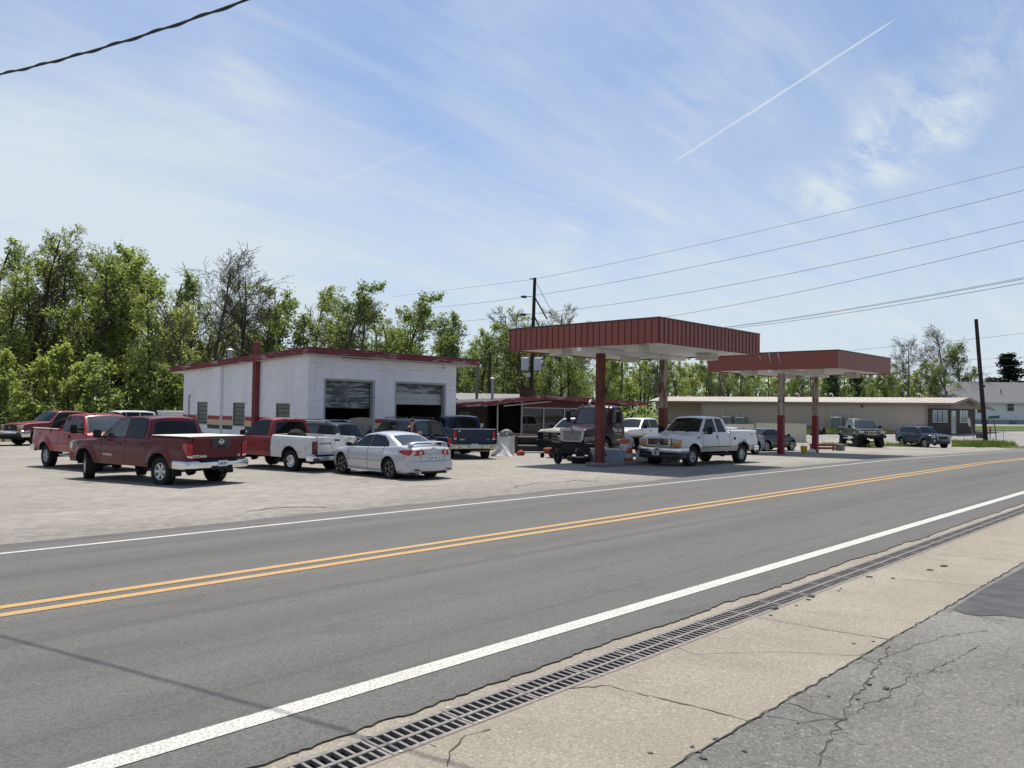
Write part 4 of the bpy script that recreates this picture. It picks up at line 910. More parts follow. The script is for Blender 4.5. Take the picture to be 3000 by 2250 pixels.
class Car:
    """body shell lofted along x (front +x) with wheel arches cut out, a lofted greenhouse, and parts split by region"""
    def __init__(s, name, label, cat, loc, rz, S, group=None):
        s.S = S; s.t = thing(name, label, cat, (loc[0], loc[1], gz(loc[0], loc[1])-.008 if len(loc) < 3 else loc[2]), rz, group); s.body(); s.house()
    def inset(s, z, x=0.):
        q = s.S.get('side2'); b_ = interp(s.S['side'], z)
        if not q: return b_
        k = min(1, max(0, (q[1]-x)/(q[1]-q[0]))); return b_*(1-k)+interp(q[2], z)*k
    def plan(s, x): return interp(s.S['plan'], x)
    def top(s, x): return interp(s.S['top'], x)
    def yside(s, x, z): return s.S['W']/2*s.plan(x)-s.inset(z, x)
    def xbow(s, x, y):
        S = s.S; k = (y/(S['W']/2))**2
        f = max(0., 1-(S['xf']-x)/.7); r_ = max(0., 1-(x-S['xr'])/.7)
        return x-S.get('bowf', .1)*k*f+S.get('bowr', .04)*k*r_
    def body(s):
        S = s.S; t = s.t; xf, xr, R_ = S['xf'], S['xr'], S['R']; r = S.get('r', .05); wb = S['wb']; ra = S['ra']
        arch = [(a, ra) for a in (S.get('axf', wb/2), S.get('axr', -wb/2))]; zc_ = S.get('zc', R_)
        seams = S.get('seams', []); bed = S.get('bed')
        n = int((xf-xr)/.13); xs = {round(xr+(xf-xr)*i/n, 5) for i in range(n+1)}
        for xc, a in arch:
            xs |= {round(xc+a*math.cos(k*PI/18), 5) for k in range(19)}; xs |= {round(xc-a-.003, 5), round(xc+a+.003, 5)}
        for p in (S['top'], S['bot'], S['plan']): xs |= {round(q[0], 5) for q in p}
        for q in seams: xs |= {round(q-.011, 5), round(q+.011, 5)}
        for (a, b_, *_x) in S.get('zones', []): xs |= {round(a, 5), round(b_, 5)}
        if bed: xs |= {round(q, 5) for q in (bed[0], bed[0]-.004, bed[1], bed[1]+.004)}
        xs = sorted(x for x in xs if xr-1e-6 <= x <= xf+1e-6)
        zmin = min(q[1] for q in S['bot']); zmax = max(q[1] for q in S['top']); m = int((zmax-zmin)/.075)
        lv = sorted({round(zmin+(zmax-zmin)*i/m, 4) for i in range(m+1)} | {round(z, 4) for z, _ in S['side']} | {round(z, 4) for z in S.get('zlev', [])})
        def zb(x):
            b_ = interp(S['bot'], x)
            for xc, a in arch:
                if abs(x-xc) <= a+1e-6: b_ = max(b_, zc_+math.sqrt(max(0, a*a-(x-xc)**2)))
            return b_
        flare = S.get('flare', 0.)
        def ring(x):
            zt = s.top(x); b_ = zb(x); w = S['W']/2*s.plan(x); P = [(0, b_), None]
            for z in lv:
                zz = min(max(z, b_), zt-r); y = w-s.inset(zz, x)
                if flare:
                    for xc, a in arch:
                        d = math.hypot(x-xc, zz-zc_)
                        if d < a+.16 and zz >= zc_-.05: y += flare*(1-max(0, d-a-.05)/.11) if d > a+.05 else flare
                P.append((y, zz))
            P[1] = (P[2][0]-.06, b_)
            y0 = w-s.inset(zt-r, x)
            for k in (1, 2, 3): a = k*PI/6; P.append((y0-r*(1-math.cos(a)), zt-r+r*math.sin(a)))
            yt = y0-r; cr = S.get('crown', .03)
            inb = bed and bed[0]-1e-6 < x < bed[1]+1e-6
            if inb: th = bed[3]; yt2 = max(.1, yt-th); P += [(yt2, zt), (yt2-.01, bed[2]), (yt2*.66, bed[2]), (yt2*.33, bed[2]), (0, bed[2])]
            else: P += [(yt*(1-k/5), zt+cr*(1-(1-k/5)**2)) for k in range(1, 6)]
            return [(s.xbow(x, y), y, z) for y, z in P]
        rings = [ring(x) for x in xs]; nl = len(lv)+2; nr = len(rings[0]); parts = {}
        cls = S.get('cls', lambda x, y, z, k: ('body', S['paint']))
        def put(pts, x, y, z, kind):
            pn, m_ = cls(x, y, z, kind)
            parts.setdefault(pn, MB()).add([Vector(p) for p in pts], [tuple(range(len(pts)))], m_)
        for i in range(len(xs)-1):
            A, B = rings[i], rings[i+1]; xm = (xs[i]+xs[i+1])/2; inseam = any(abs(xm-q) < .0109 for q in seams)
            for j in range(nr-1):
                pts = [A[j], B[j], B[j+1], A[j+1]]; ym = sum(p[1] for p in pts)/4; zm = sum(p[2] for p in pts)/4
                kind = 'bottom' if j < 2 else 'side' if j < nl+2 else 'top'
                for sg in (1, -1):
                    q = [(p[0], p[1]*sg, p[2]) for p in pts]; q = q if sg > 0 else q[::-1]
                    if kind == 'bottom': parts.setdefault('underbody', MB()).add([Vector(p) for p in q], [(0, 1, 2, 3)], UNDERB)
                    elif inseam and kind == 'side' and interp(S.get('seamz', [(0, .5)]), 0) < zm: parts.setdefault('body', MB()).add([Vector(p) for p in q], [(0, 1, 2, 3)], SEAM)
                    else: put(q, xm, ym*sg, zm, kind)
        for ring_, kind in ((rings[0], 'capR'), (rings[-1], 'capF')):
            x = xs[0] if kind == 'capR' else xs[-1]; C = 9
            rows = []
            for (px, y, z) in ring_[1:nr-5]: rows.append([(s.xbow(x, y*(1-2*c/(C-1))), y*(1-2*c/(C-1)), z) for c in range(C)])
            rows.append([(s.xbow(x, rows[-1][0][1]*(1-2*c/(C-1))), rows[-1][0][1]*(1-2*c/(C-1)), s.top(x)+S.get('crown', .03)*(1-(1-2*c/(C-1))**2)) for c in range(C)])
            for a, b_ in zip(rows, rows[1:]):
                for c in range(C-1):
                    q = [a[c], a[c+1], b_[c+1], b_[c]]
                    put(q if kind == 'capR' else q[::-1], x, sum(p[1] for p in q)/4, sum(p[2] for p in q)/4, kind)
        s.parts = {}
        for pn, mb in parts.items():
            nm = pn.split('|')[0]; s.parts[pn] = mb.build(nm, t, merge=1e-4, angle=S.get('ang', 38))
        # wheel well liners
        mb = MB(); W2 = S['W']/2
        for xc, a in arch:
            for sg in (-1, 1):
                mb.grid([[(xc+a*math.cos(k*PI/14), sg*(W2-d), zc_+a*math.sin(k*PI/14)-.0) for k in range(15)] for d in (.09, .42)], UNDERB)
                mb.poly([(xc+a*math.cos(k*PI/14), sg*(W2-.42), zc_+a*math.sin(k*PI/14)) for k in range(15)], UNDERB)
        mb.b2((xr+.25, -W2*.55, zmin-.02 if zmin > .3 else zmin-.01), (xf-.3, W2*.55, zmin+.25), UNDERB)
        for xc, a in arch: mb.tube([(xc, -W2+.2, R_), (xc, W2-.2, R_)], .06, UNDERB, 8); mb.lathe([(.0, -.16), (.15, -.1), (.17, .05), (.0, .16)], (xc, 0, R_), (0, 1, 0), UNDERB, 10)
        mb.build('chassis', t)
    # greenhouse -----------------------------------------------------
    def gw(s, x, z):
        g = s.S['gh']; zb_ = interp(g['belt'], x); u = (z-zb_)/(g['zr']-zb_)
        return (g['wb']+(g['wt']-g['wb'])*u)*interp(g['plan'], x)
    def house(s):
        S = s.S; g = S.get('gh'); t = s.t
        if not g: return
        prof = g['prof']; st = []
        for i, (a, b_) in enumerate(zip(prof, prof[1:])):
            n = max(1, int(math.hypot(a[0]-b_[0], a[1]-b_[1])/.11))
            st += [(a[0]+(b_[0]-a[0])*k/n, a[1]+(b_[1]-a[1])*k/n) for k in range(n)]
        st.append(prof[-1]); rc = g.get('rc', .07)
        xbf, xtf = prof[0][0], g['xtf']; xtr, xbr = g['xtr'], prof[-1][0]
        def bow(x, y):
            k = (y/g['wb'])**2; f = min(1, max(0, (x-xtf+.25)/(xbf-xtf+.25))); q = min(1, max(0, (xtr+.15-x)/(xtr+.15-xbr+1e-6)))
            return -g.get('bowf', .16)*k*f + g.get('bowr', .03)*k*q
        def ring(x, zt):
            zl = interp(g['belt'], x)-.03; zt = max(zt, zl+.012); rr = min(rc, (zt-zl)*.8); P = []
            for f in (0, .2, .4, .6, .8, 1): z = zl+f*(zt-rr-zl); P.append((s.gw(x, z), z))
            y0 = P[-1][0]
            for k in (1, 2, 3): a = k*PI/6; P.append((y0-rr*(1-math.cos(a)), zt-rr+rr*math.sin(a)))
            yt = y0-rr; cr = g.get('crown', .045)
            P += [(yt*(1-k/6), zt+cr*(1-(1-k/6)**2)*min(1, (zt-zl)/.4)) for k in range(1, 7)]
            return [(x+bow(x, y), y, z) for y, z in P]
        rings = [ring(*p) for p in st]; mb = MB(); m = g.get('paint', S['paint'])
        for A, B in zip(rings, rings[1:]):
            for sg in (1, -1):
                mb.grid([[(p[0], p[1]*sg, p[2]) for p in A], [(p[0], p[1]*sg, p[2]) for p in B]], m)
        s.cab = mb.build(g.get('name', 'cab'), t, merge=1e-4, angle=40)
        s.ring = ring; s.st = st
        def glass(i0, i1, f0, f1, smax, nm, mg, frame=.035, rows=7):
            """glass over the front or rear slope between two profile points"""
            a, b_ = prof[i0], prof[i1]
            def P(f, q, off):
                f2 = f; x, z = a[0]+(b_[0]-a[0])*f2, a[1]+(b_[1]-a[1])*f2; R0 = ring(x, z); yt = R0[8][1]
                y = q*yt*1.0; k = abs(y)/yt if yt > 0 else 0
                zz = z+g.get('crown', .045)*(1-k*k)*min(1, (z-interp(g['belt'], x)+.03)/.4)
                return Vector((x+bow(x, y), y, zz))
            def grid(f0, f1, sm, off, mm):
                rws = []
                for i in range(rows):
                    f = f0+(f1-f0)*i/(rows-1); row = []
                    for j in range(11):
                        q = -sm+2*sm*j/10; p = P(f, q, 0); e = .01
                        n_ = (P(f+e, q, 0)-P(f-e, q, 0)).cross(P(f, q+e, 0)-P(f, q-e, 0))
                        n_ = n_.normalized() if n_.length > 0 else Vector((0, 0, 1))
                        if n_.z < 0: n_ = -n_
                        row.append(p+n_*off)
                    rws.append(row)
                mb.grid(rws, mm)
            mb = MB(); grid(f0-frame*.8, f1+frame*.8, min(.995, smax+.03), .006, BLK); grid(f0, f1, smax, .012, mg)
            return mb.build(nm, t, angle=50, fix=False)
        for w in g.get('glass', []): glass(*w)
        for poly in g.get('win', []):
            mg = VGL
            if isinstance(poly, tuple): poly, mg = poly
            cx = sum(p[0] for p in poly)/len(poly); cz = sum(p[1] for p in poly)/len(poly)
            for sg in (1, -1):
                mb = MB()
                def out(k, off): 
                    r_ = []
                    for (x, z) in poly:
                        dx, dz = x-cx, z-cz; l = math.hypot(dx, dz); x2, z2 = x+dx/l*k, z+dz/l*k; r_.append((x2, sg*(s.gw(x2, z2)+off), z2))
                    return r_
                mb.poly(out(.03, .004)[::sg], BLK); mb.poly(out(0, .009)[::sg], mg); mb.build('window', t, angle=None, fix=False)
    # fittings -------------------------------------------------------
    def box(s, nm, lo, hi, m, bev=.01, parent=None):
        return MB().b2(lo, hi, m, bev).build(nm, parent or s.t)
    def both(s, nm, lo, hi, m, bev=.01):
        r_ = []
        for sg in (1, -1): r_.append(MB().b2((lo[0], sg*lo[1], lo[2]), (hi[0], sg*hi[1], hi[2]), m, bev).build(nm, s.t))
        return r_
    def bar(s, nm, x, hw, bow, z0, z1, dep, m, wrap=.25, sgn=1, n=12, gap=None):
        """bumper-like bar following the plan of the car end; sgn +1 front, -1 rear"""
        def path(y): return x-sgn*bow*(y/hw)**2
        ys = [hw*(-1+2*i/n) for i in range(n+1)]; pts = [(path(y), y) for y in ys]
        pts = [(path(hw)-sgn*wrap, -hw)]+pts+[(path(hw)-sgn*wrap, hw)]
        zm = (z0+z1)/2; prof = [(0, z1), (dep*.5, z1), (dep*.85, z1-.02), (dep, z1-.06 if z1-z0 > .14 else zm), (dep, zm), (dep*.95, z0+.04), (dep*.6, z0), (0, z0)]
        rows = []
        for k, (px, py) in enumerate(pts):
            a = pts[max(k-1, 0)]; b_ = pts[min(k+1, len(pts)-1)]; d = Vector((b_[0]-a[0], b_[1]-a[1])).normalized(); nrm = Vector((d.y, -d.x))*sgn
            if k in (0, 1): nrm = Vector((sgn*(.0 if k == 0 else .7), -1)).normalized()
            if k in (len(pts)-1, len(pts)-2): nrm = Vector((sgn*(.0 if k == len(pts)-1 else .7), 1)).normalized()
            rows.append([(px+nrm.x*q, py+nrm.y*q*.5, z) for q, z in prof])
        mb = MB(); mb.grid(rows, m); mb.poly(rows[0], m); mb.poly(rows[-1], m); return mb.build(nm, s.t, angle=40)
    def mirror(s, x, y, z, w=.24, h=.2, m=None, tow=False, arm=.2):
        m = m or BLK
        for sg in (1, -1):
            mb = MB(); yy = sg*(y+arm)
            mb.box((x, yy, z+h*.5), (.1, w, h), m, bev=.035, seg=2)
            mb.tube([(x, sg*(y-.08), z+.03), (x, yy-sg*w*.3, z+.04)], .028, m, 8)
            if tow: mb.tube([(x, sg*(y-.08), z+h*.6), (x, yy-sg*w*.3, z+h*.6)], .022, m, 8)
            o = mb.build('mirror', s.t)
            MB().b2((x-.058, yy-w*.42, z+.02), (x-.0505, yy+w*.42, z+h-.02), VGLC, .0).build('mirror_glass', o)
    def handle(s, x, z, m=None, L=.17, vertical=False, doors=None):
        for sg in (1, -1):
            y = s.yside(x, z)*sg
            sz = (.045, .03, .15) if vertical else (L, .03, .04)
            key = next((k for k in s.parts if k.startswith('door') and k.endswith('L' if sg > 0 else 'R') and s.S['dspan'][k[5:-1]][0] < x < s.S['dspan'][k[5:-1]][1]), None) if 'dspan' in s.S else None
            MB().box((x, y+sg*.012, z), sz, m or BLK, bev=.012).build('handle', s.parts[key] if key else s.t)
    def wheels(s, style, rr, wid, m=None, steer=0., track=None, dual=False):
        S = s.S; y = (track or S['W']/2-wid/2-.03)
        for x, st_ in ((S.get('axf', S['wb']/2), steer), (S.get('axr', -S['wb']/2), 0)):
            for sg in (1, -1): wheel(s.t, x, sg*y, S['R'], wid, rr, style, st_, m)
    def plate(s, y, z, face='rear', txt='', x=None, m=None, ink=None, w=.31, h=.16):
        S = s.S; x = x if x is not None else (S['xr']-.02 if face == 'rear' else S['xf']+.02); sg = -1 if face == 'rear' else 1
        o = MB().b2((x-.006, y-w/2, z-h/2), (x+.006, y+w/2, z+h/2), m or PLATE, .0).build('licence_plate', s.t)
        if txt:
            text(txt, .085, ink or INK, 'lettering', o, (x+sg*.008, y, z-.008), face, .002, sx=.85)
        return o

def door_cls(paint, doors, z0, z1=9, extra=None, lower=None):
    """doors: list of (x0, x1); lower: (z, material) two-tone"""
    def f(x, y, z, k):
        m = paint
        if lower and z < lower[0] and k in ('side', 'capR', 'capF'): m = lower[1]
        if extra:
            r_ = extra(x, y, z, k)
            if r_: return r_
        if k == 'side':
            for i, (a, b_) in enumerate(doors):
                if a < x < b_ and z > z0: return ('door|%d%s' % (i, 'L' if y > 0 else 'R'), m)
        return ('body', m)
    return f
def dspans(doors): return {str(i): d for i, d in enumerate(doors)}

def pickup(name, label, loc, rz, paint, wb=3.55, xf=2.75, xr=-2.95, W=2.0, H=1.93, hood=(1.02, 1.16), belt=1.25, rail=1.32, cowl=1.2, atop=.45, rtop=-.95, rbase=-1.1, bedx=-1.18, R_=.40, ra=.49,
           doors=((-.1, 1.05), (-1.02, -.1)), wins=None, bed=True, zc_=None, bot=.5, lower=None, extra=None, plan=None, flare=.03, wt=.72, roofz=None, group=None, topmat=None, cab_paint=None, side=None, rear_glass=True, vgf=None, cat='pickup truck', bedfloor=.86, seams=None):
    zr = roofz or H-.05
    S = dict(xf=xf, xr=xr, W=W, R=R_, wb=wb, ra=ra, zc=zc_ or R_+.02, paint=paint, r=.055, crown=.035, flare=flare, bowf=.16, bowr=.03)
    S['top'] = [(xr, rail-.01), (bedx, rail), (bedx+.03, belt), (cowl-.1, belt-.005), (cowl+.02, hood[1]+.0), (xf-.35, hood[0]+.06), (xf-.08, hood[0]-.0), (xf, hood[0]-.1)]
    S['bot'] = [(xr, bot+.12), (xr+.3, bot+.02), (-wb/2, bot), (wb/2, bot), (xf-.3, bot), (xf, bot+.03)]
    S['side'] = side or [(bot-.1, .07), (bot+.12, .02), (.85, .0), (1.02, .012), (1.12, .03), (belt, .06), (rail+.1, .075)]
    S['plan'] = plan or [(xr, .975), (xr+.15, 1), (wb/2-.3, 1), (wb/2+.5, .99), (xf-.1, .95), (xf, .92)]
    S['seams'] = seams if seams is not None else [d[0] for d in doors]+[doors[0][1]]+[bedx+.015]
    S['seamz'] = [(0, bot+.06)]; S['zlev'] = [bot+.07] + ([lower[0]] if lower else [])
    S['cls'] = door_cls(paint, doors, bot+.06, extra=extra, lower=lower); S['dspan'] = dspans(doors)
    if bed: S['bed'] = (xr+.05, bedx-.06, bedfloor, .07)
    wbs = W/2-.08
    S['gh'] = dict(prof=[(cowl, belt-.02), (atop, zr-.06), (atop-.14, zr-.015), (atop-.5, zr+.0), (rtop+.2, zr-.005), (rtop, zr-.05), (rbase, belt-.0)], belt=[(-9, belt), (9, belt)], zr=zr, wb=wbs, wt=wt, xtf=atop, xtr=rtop, paint=cab_paint or paint,
                   plan=[(rbase-.02, .955), (rbase+.12, 1), (9, 1)], rc=.075, bowf=.2, bowr=.035,
                   glass=[(0, 1, .12, .93, .9, 'windshield', vgf or VGL)] + ([(5, 6, .2, .9, .84, 'rear_window', VGL)] if rear_glass else []), win=wins or [])
    S['gh']['glass'] = [g if len(g) > 6 else g for g in S['gh']['glass']]
    return Car(name, label, cat, loc, rz, S, group)
def slats(c, nm, x, y0, y1, z0, z1, n, m, back, vertical=False, th=.02, dep=.03, parent=None):
    mb = MB(); mb.b2((x-.02, y0, z0), (x, y1, z1), back)
    for i in range(n):
        if vertical: y = y0+(y1-y0)*(i+.5)/n; mb.b2((x-.01, y-th/2, z0+.005), (x+dep, y+th/2, z1-.005), m)
        else: z = z0+(z1-z0)*(i+.5)/n; mb.b2((x-.01, y0+.005, z-th/2), (x+dep, y1-.005, z+th/2), m)
    return mb.build(nm, parent or c.t, angle=None)
def place_rear(corner, h, lx, ly):
    """world origin so that local point (lx, ly) lands on the ground point"""
    c, s_ = math.cos(h), math.sin(h); return (corner[0]-(lx*c-ly*s_), corner[1]-(lx*s_+ly*c))
# --- maroon crew cab pickup, nearest on the left
P1 = paint('maroon paint', (.10, .004, .011), .24, .10)
h = R(102.4); wb = 3.55
v = pickup('pickup_truck', 'maroon crew cab pickup with white bed cover and turned front wheels, nearest on the left', place_rear((9.07, 21.96), h, -wb/2, .925), h, P1, wb=wb, xf=2.73, xr=-2.93, W=2.02, H=1.92,
           hood=(1.08, 1.2), belt=1.26, rail=1.36, cowl=1.28, atop=.42, rtop=-1.02, rbase=-1.2, bedx=-1.28, R_=.405, ra=.5, doors=((-.16, .98), (-1.12, -.16)), bed=False, bot=.5, wt=.74, flare=.045,
           wins=[([(1.05, 1.30), (.36, 1.79), (.02, 1.84), (-.10, 1.84), (-.10, 1.30)], VGLC), [(-.2, 1.30), (-.2, 1.84), (-.62, 1.84), (-.88, 1.80), (-.96, 1.55), (-.96, 1.30)]])
v.wheels('six', .235, .27, steer=R(-24))
t = v.t; S = v.S
tg = v.box('tailgate', (S['xr']-.022, -.80, .78), (S['xr']+.02, .80, 1.345), P1, .02)
GAR = mat('garnish dark', (.03, .033, .036), .45)
hb = MB(); hb.prism([(S['xr']-.045, -.40, 1.33), (S['xr']-.045, .24, 1.33), (S['xr']-.045, .2, 1.10), (S['xr']-.045, .13, 1.04), (S['xr']-.045, -.28, 1.04), (S['xr']-.045, -.36, 1.10)], (.03, 0, 0), GAR); ga_ = hb.build('handle_panel', tg)
MB().b2((S['xr']-.05, -.22, 1.07), (S['xr']-.0455, .05, 1.13), SEAM).build('handle', ga_)
mb = MB(); ox_ = S['xr']-.048; n = 24
for k in range(n):
    a, b_ = 2*PI*k/n, 2*PI*(k+1)/n; f = lambda r_, q: (ox_, -.085+r_*math.cos(q), 1.235+r_*math.sin(q)*.95)
    mb.quad(f(.078, a), f(.078, b_), f(.058, b_), f(.058, a), BRIGHT)
mb.b2((ox_-.004, -.085-.095, 1.215), (ox_, -.085+.095, 1.255), BRIGHT); mb.build('emblem', tg, angle=None)
text('TITAN', .105, BRIGHT, 'lettering', tg, (S['xr']-.024, .60, .845), 'rear', sx=1.45, bold=.004); text('SE', .07, BRIGHT, 'lettering', tg, (S['xr']-.024, -.70, .845), 'rear', sx=1.2, bold=.003)
for sg in (1, -1):
    mb = MB(); y0, y1 = (.815, .985)
    mb.prism([(S['xr']-.03, sg*y0, .80), (S['xr']-.03, sg*y0, 1.2), (S['xr']-.0, sg*(y1+.015), 1.21), (S['xr']+.0, sg*(y1-.01), .83)], (.16, 0, 0), RLENS)
    o = mb.build('taillight', t); MB().prism([(S['xr']-.033, sg*.82, .805), (S['xr']-.033, sg*.82, .86), (S['xr']-.012, sg*.97, .88), (S['xr']-.012, sg*.965, .83)], (.14, 0, 0), WLENS).build('reversing_lens', o)
v.bar('rear_bumper', S['xr']+.03, .985, .05, .50, .735, .17, CHROME, .42, -1)
v.box('bumper_step', (S['xr']-.15, -.62, .735), (S['xr']+.02, .62, .765), BLK, .01); v.box('bumper_recess', (S['xr']-.152, -.42, .47), (S['xr']-.0, .3, .60), BLK, .03); v.plate(-.07, .645, 'rear', '500 EPP', x=S['xr']-.148)
v.box('hitch', (S['xr']-.16, -.12, .42), (S['xr']+.1, .04, .5), BLK, .01)
v.bar('front_bumper', S['xf']-.02, .93, .16, .5, .78, .1, P1, .3, 1)
for sg in (1, -1): MB().box((S['xf']-.14, sg*.80, .98), (.3, .26, .26), CLENS, rot=(0, R(12), sg*R(-12)), bev=.04, seg=2).build('headlight', t)
slats(v, 'grille', S['xf']-.0, -.55, .55, .8, 1.0, 4, CHROME, BLK)
v.mirror(.93, .94, 1.24, .24, .24); v.handle(.08, 1.12); v.handle(-.9, 1.13)
mb = MB(); mb.b2((S['xr']+.0, -.93, 1.372), (S['bot'][0][0]+1.62, .93, 1.398), mat('bed cover vinyl', (.60, .58, .53), .7, 0, .1, 3), .012); bc = mb.build('bed_cover', t)
mb = MB()
for sg in (1, -1): mb.b2((S['xr'], sg*.9, 1.352), (-1.3, sg*.95, 1.373), BLK)
mb.build('cover_rail', bc, angle=None)
text('V8 TITAN', .085, BRIGHT, 'lettering', t, (.62, v.yside(.62, .8)+.004, .77), 'left', sx=1.2, bold=.003)
for sg in (1, -1): MB().b2((-wb/2-.62, sg*.72, .30), (-wb/2-.56, sg*.99, .62), BLK, .01).build('mud_flap', t)
v.box('brake_light', (S['gh']['xtr']-.03, -.2, 1.835), (S['gh']['xtr']+.03, .2, 1.875), RLENS, .01)
mb = MB(); mb.b2((-1.13, -.34, 1.40), (-1.118, -.325, 1.8), BLK); mb.b2((-1.13, .325, 1.40), (-1.118, .34, 1.8), BLK); mb.build('window_divider', t, angle=None)
MB().tube([(-1.1, .45, .42), (-2.3, .45, .45), (-2.6, .6, .45), (-2.75, .75, .45)], .04, UNDERB, 8).build('exhaust', t)

# --- bright red extended cab pickup facing the road
P2 = paint('bright red paint', (.26, .010, .018), .24, .06); P2T = mat('tan pinstripe', (.32, .22, .16), .5)
h = R(276); wb = 3.6
v = pickup('pickup_truck', 'bright red extended cab pickup with roof marker lamps and a spare tyre in its bed', place_rear((9.2, 32.3), h, -wb/2, -.92), h, P2, wb=wb, xf=2.75, xr=-3.0, W=2.03, H=1.99, hood=(1.13, 1.25), belt=1.32, rail=1.38,
           cowl=1.35, atop=.62, rtop=-.62, rbase=-.75, bedx=-.86, R_=.40, ra=.5, doors=((.02, 1.15), (-.7, .02)), bed=True, bot=.6, wt=.70, flare=.05, vgf=VGLC, lower=(.78, P2T) if False else None,
           wins=[[(1.05, 1.36), (.56, 1.84), (.10, 1.86), (.10, 1.36)], [(-.04, 1.36), (-.04, 1.86), (-.5, 1.84), (-.6, 1.36)]])
S = v.S; v.wheels('seven', .22, .28); v.mirror(1.0, .95, 1.3, .22, .3, tow=True, arm=.28); v.handle(.1, 1.15, vertical=True)
for i in range(5): MB().box((.5, (-2+i)*.3, 1.975), (.1, .06, .05), ALENS, bev=.02).build('marker_lamp', v.t)
for sg in (1, -1): v.box('bed_rail_cap', (S['xr']+.05, sg*.90, 1.383), (-.9, sg*.99, 1.41), mat('rail cap white', (.62, .6, .57), .5), .01)
v.bar('front_bumper', S['xf']-.02, .95, .14, .52, .82, .12, CHROME, .35, 1); v.bar('rear_bumper', S['xr']+.03, .97, .04, .55, .78, .15, CHROME, .3, -1)
slats(v, 'grille', S['xf']+.0, -.55, .55, .85, 1.1, 4, CHROME, BLK)
for sg in (1, -1): v.box('headlight', (S['xf']-.2, sg*.62, .86), (S['xf']+.0, sg*.93, 1.1), CLENS, .02)
for sg in (1, -1): MB().tube([(-.6, sg*.98, .5), (.95, sg*.98, .5)], .04, CHROME, 8).build('running_board', v.t)
mb = MB()
for sg in (1, -1): mb.b2((-.68, sg*1.0, .815), (1.12, sg*1.016, .835), P2T)
mb.build('side_moulding', v.t, angle=None)
text('4x4', .16, mat('decal grey', (.5, .42, .4), .6), 'lettering', v.t, (-2.5, -1.005+.0, 1.2), 'right', sx=1.2)
for j, yy in enumerate((-.2, .28)): MB().tube([(S['xf']-1.32, yy, 1.36), (.95+.05, yy+.42, 1.40)], .012, BLK, 6).build('wiper', v.t)
# spare tyre standing in the bed: its own thing
def tyre(label, loc, rot, Rr=.40, wid=.26, rr=.22, grp=None):
    mb = MB(); hh = wid/2
    mb.lathe([(rr, -hh*.75), (rr+.02, -hh*.97), (Rr*.90, -hh), (Rr*.97, -hh*.86), (Rr, -hh*.66), (Rr, -hh*.3), (Rr-.012, -hh*.27), (Rr, -hh*.24), (Rr, hh*.24), (Rr-.012, hh*.27), (Rr, hh*.3), (Rr, hh*.66), (Rr*.97, hh*.86), (Rr*.90, hh), (rr+.02, hh*.97), (rr, hh*.75), (rr, -hh*.75)], (0, 0, 0), (0, 0, 1), RUB, 32)
    o = mb.build('loose_tyre'); o.location = loc; o.rotation_euler = rot; return tag(o, label, 'tyre', grp)
c, s_ = math.cos(h), math.sin(h); o_ = v.t.location
lx, ly = -1.35, -.55
tyre('black spare tyre standing in the bed of the bright red pickup', (o_.x+lx*c-ly*s_, o_.y+lx*s_+ly*c, o_.z+.86+.46), (PI/2, 0, h+R(60)), Rr=.44)

# --- dusty maroon work pickup facing left at the tree edge
P3 = paint('dusty maroon paint', (.15, .014, .022), .4, .3)
h = R(196); cx_, cy_ = 15.6, 52.3
v = pickup('pickup_truck', 'dusty maroon pickup with chrome bumper and amber lamps at the tree edge', (cx_, cy_), h, P3, wb=3.97, xf=2.95, xr=-3.2, W=2.03, H=2.0, hood=(1.2, 1.33), belt=1.36, rail=1.4, cowl=1.42, atop=.66, rtop=-1.1, rbase=-1.22, bedx=-1.3, R_=.41, ra=.52,
           doors=((.0, 1.1), (-1.1, 0)), bot=.62, wt=.7, flare=.05, wins=[[(1.1, 1.4), (.6, 1.86), (.05, 1.87), (.05, 1.4)], [(-.05, 1.4), (-.05, 1.87), (-.95, 1.85), (-1.0, 1.4)]])
S = v.S; v.wheels('seven', .22, .28); v.mirror(1.02, .95, 1.34, .2, .26)
v.bar('front_bumper', S['xf'], .97, .1, .5, .86, .14, CHROME, .4, 1); v.box('air_dam', (S['xf']-.25, -.9, .35), (S['xf']+.06, .9, .52), BLK, .03)
slats(v, 'grille', S['xf']+.015, -.58, .58, .86, 1.17, 4, BLK, BLKG); MB().disc((S['xf']+.06, 0, 1.02), (1, 0, 0), .08, BRIGHT, 16, .6).build('emblem', v.t)
for sg in (1, -1):
    o = v.box('headlight', (S['xf']-.2, sg*.60, .98), (S['xf']+.02, sg*.93, 1.17), CLENS, .02); MB().b2((S['xf']-.2, sg*.60, .88), (S['xf']+.015, sg*.935, .975), ALENS, .01).build('turn_signal', o)

# --- long bed work truck: red cab, white box
P4 = paint('faded red paint', (.20, .016, .017), .38, .14); P4W = m_peel('grimy white paint', (.62, .62, .59), (.38, .37, .34), .56, 2.4, (.6, 1, 1.2), .5)
h = R(97); wb = 3.42
def ex(x, y, z, k):
    if x < -.62: return ('bed' if k != 'side' or True else 'bed', P4W)
v = pickup('pickup_truck', 'red cab pickup with a grimy white replacement bed, one rear lamp dark', place_rear((14.58, 24.45), h, -wb/2, .88), h, P4, wb=wb, xf=2.55, xr=-2.98, W=2.0, H=1.87, hood=(1.05, 1.16), belt=1.2, rail=1.26,
           cowl=1.22, atop=.52, rtop=-.42, rbase=-.55, bedx=-.64, R_=.385, ra=.48, doors=((-.45, .95),), bed=True, bot=.5, wt=.68, flare=.02, extra=ex, wins=[[(1.0, 1.24), (.5, 1.70), (.22, 1.74), (-.22, 1.74), (-.30, 1.24)]], cat='pickup truck', zc_=.43)
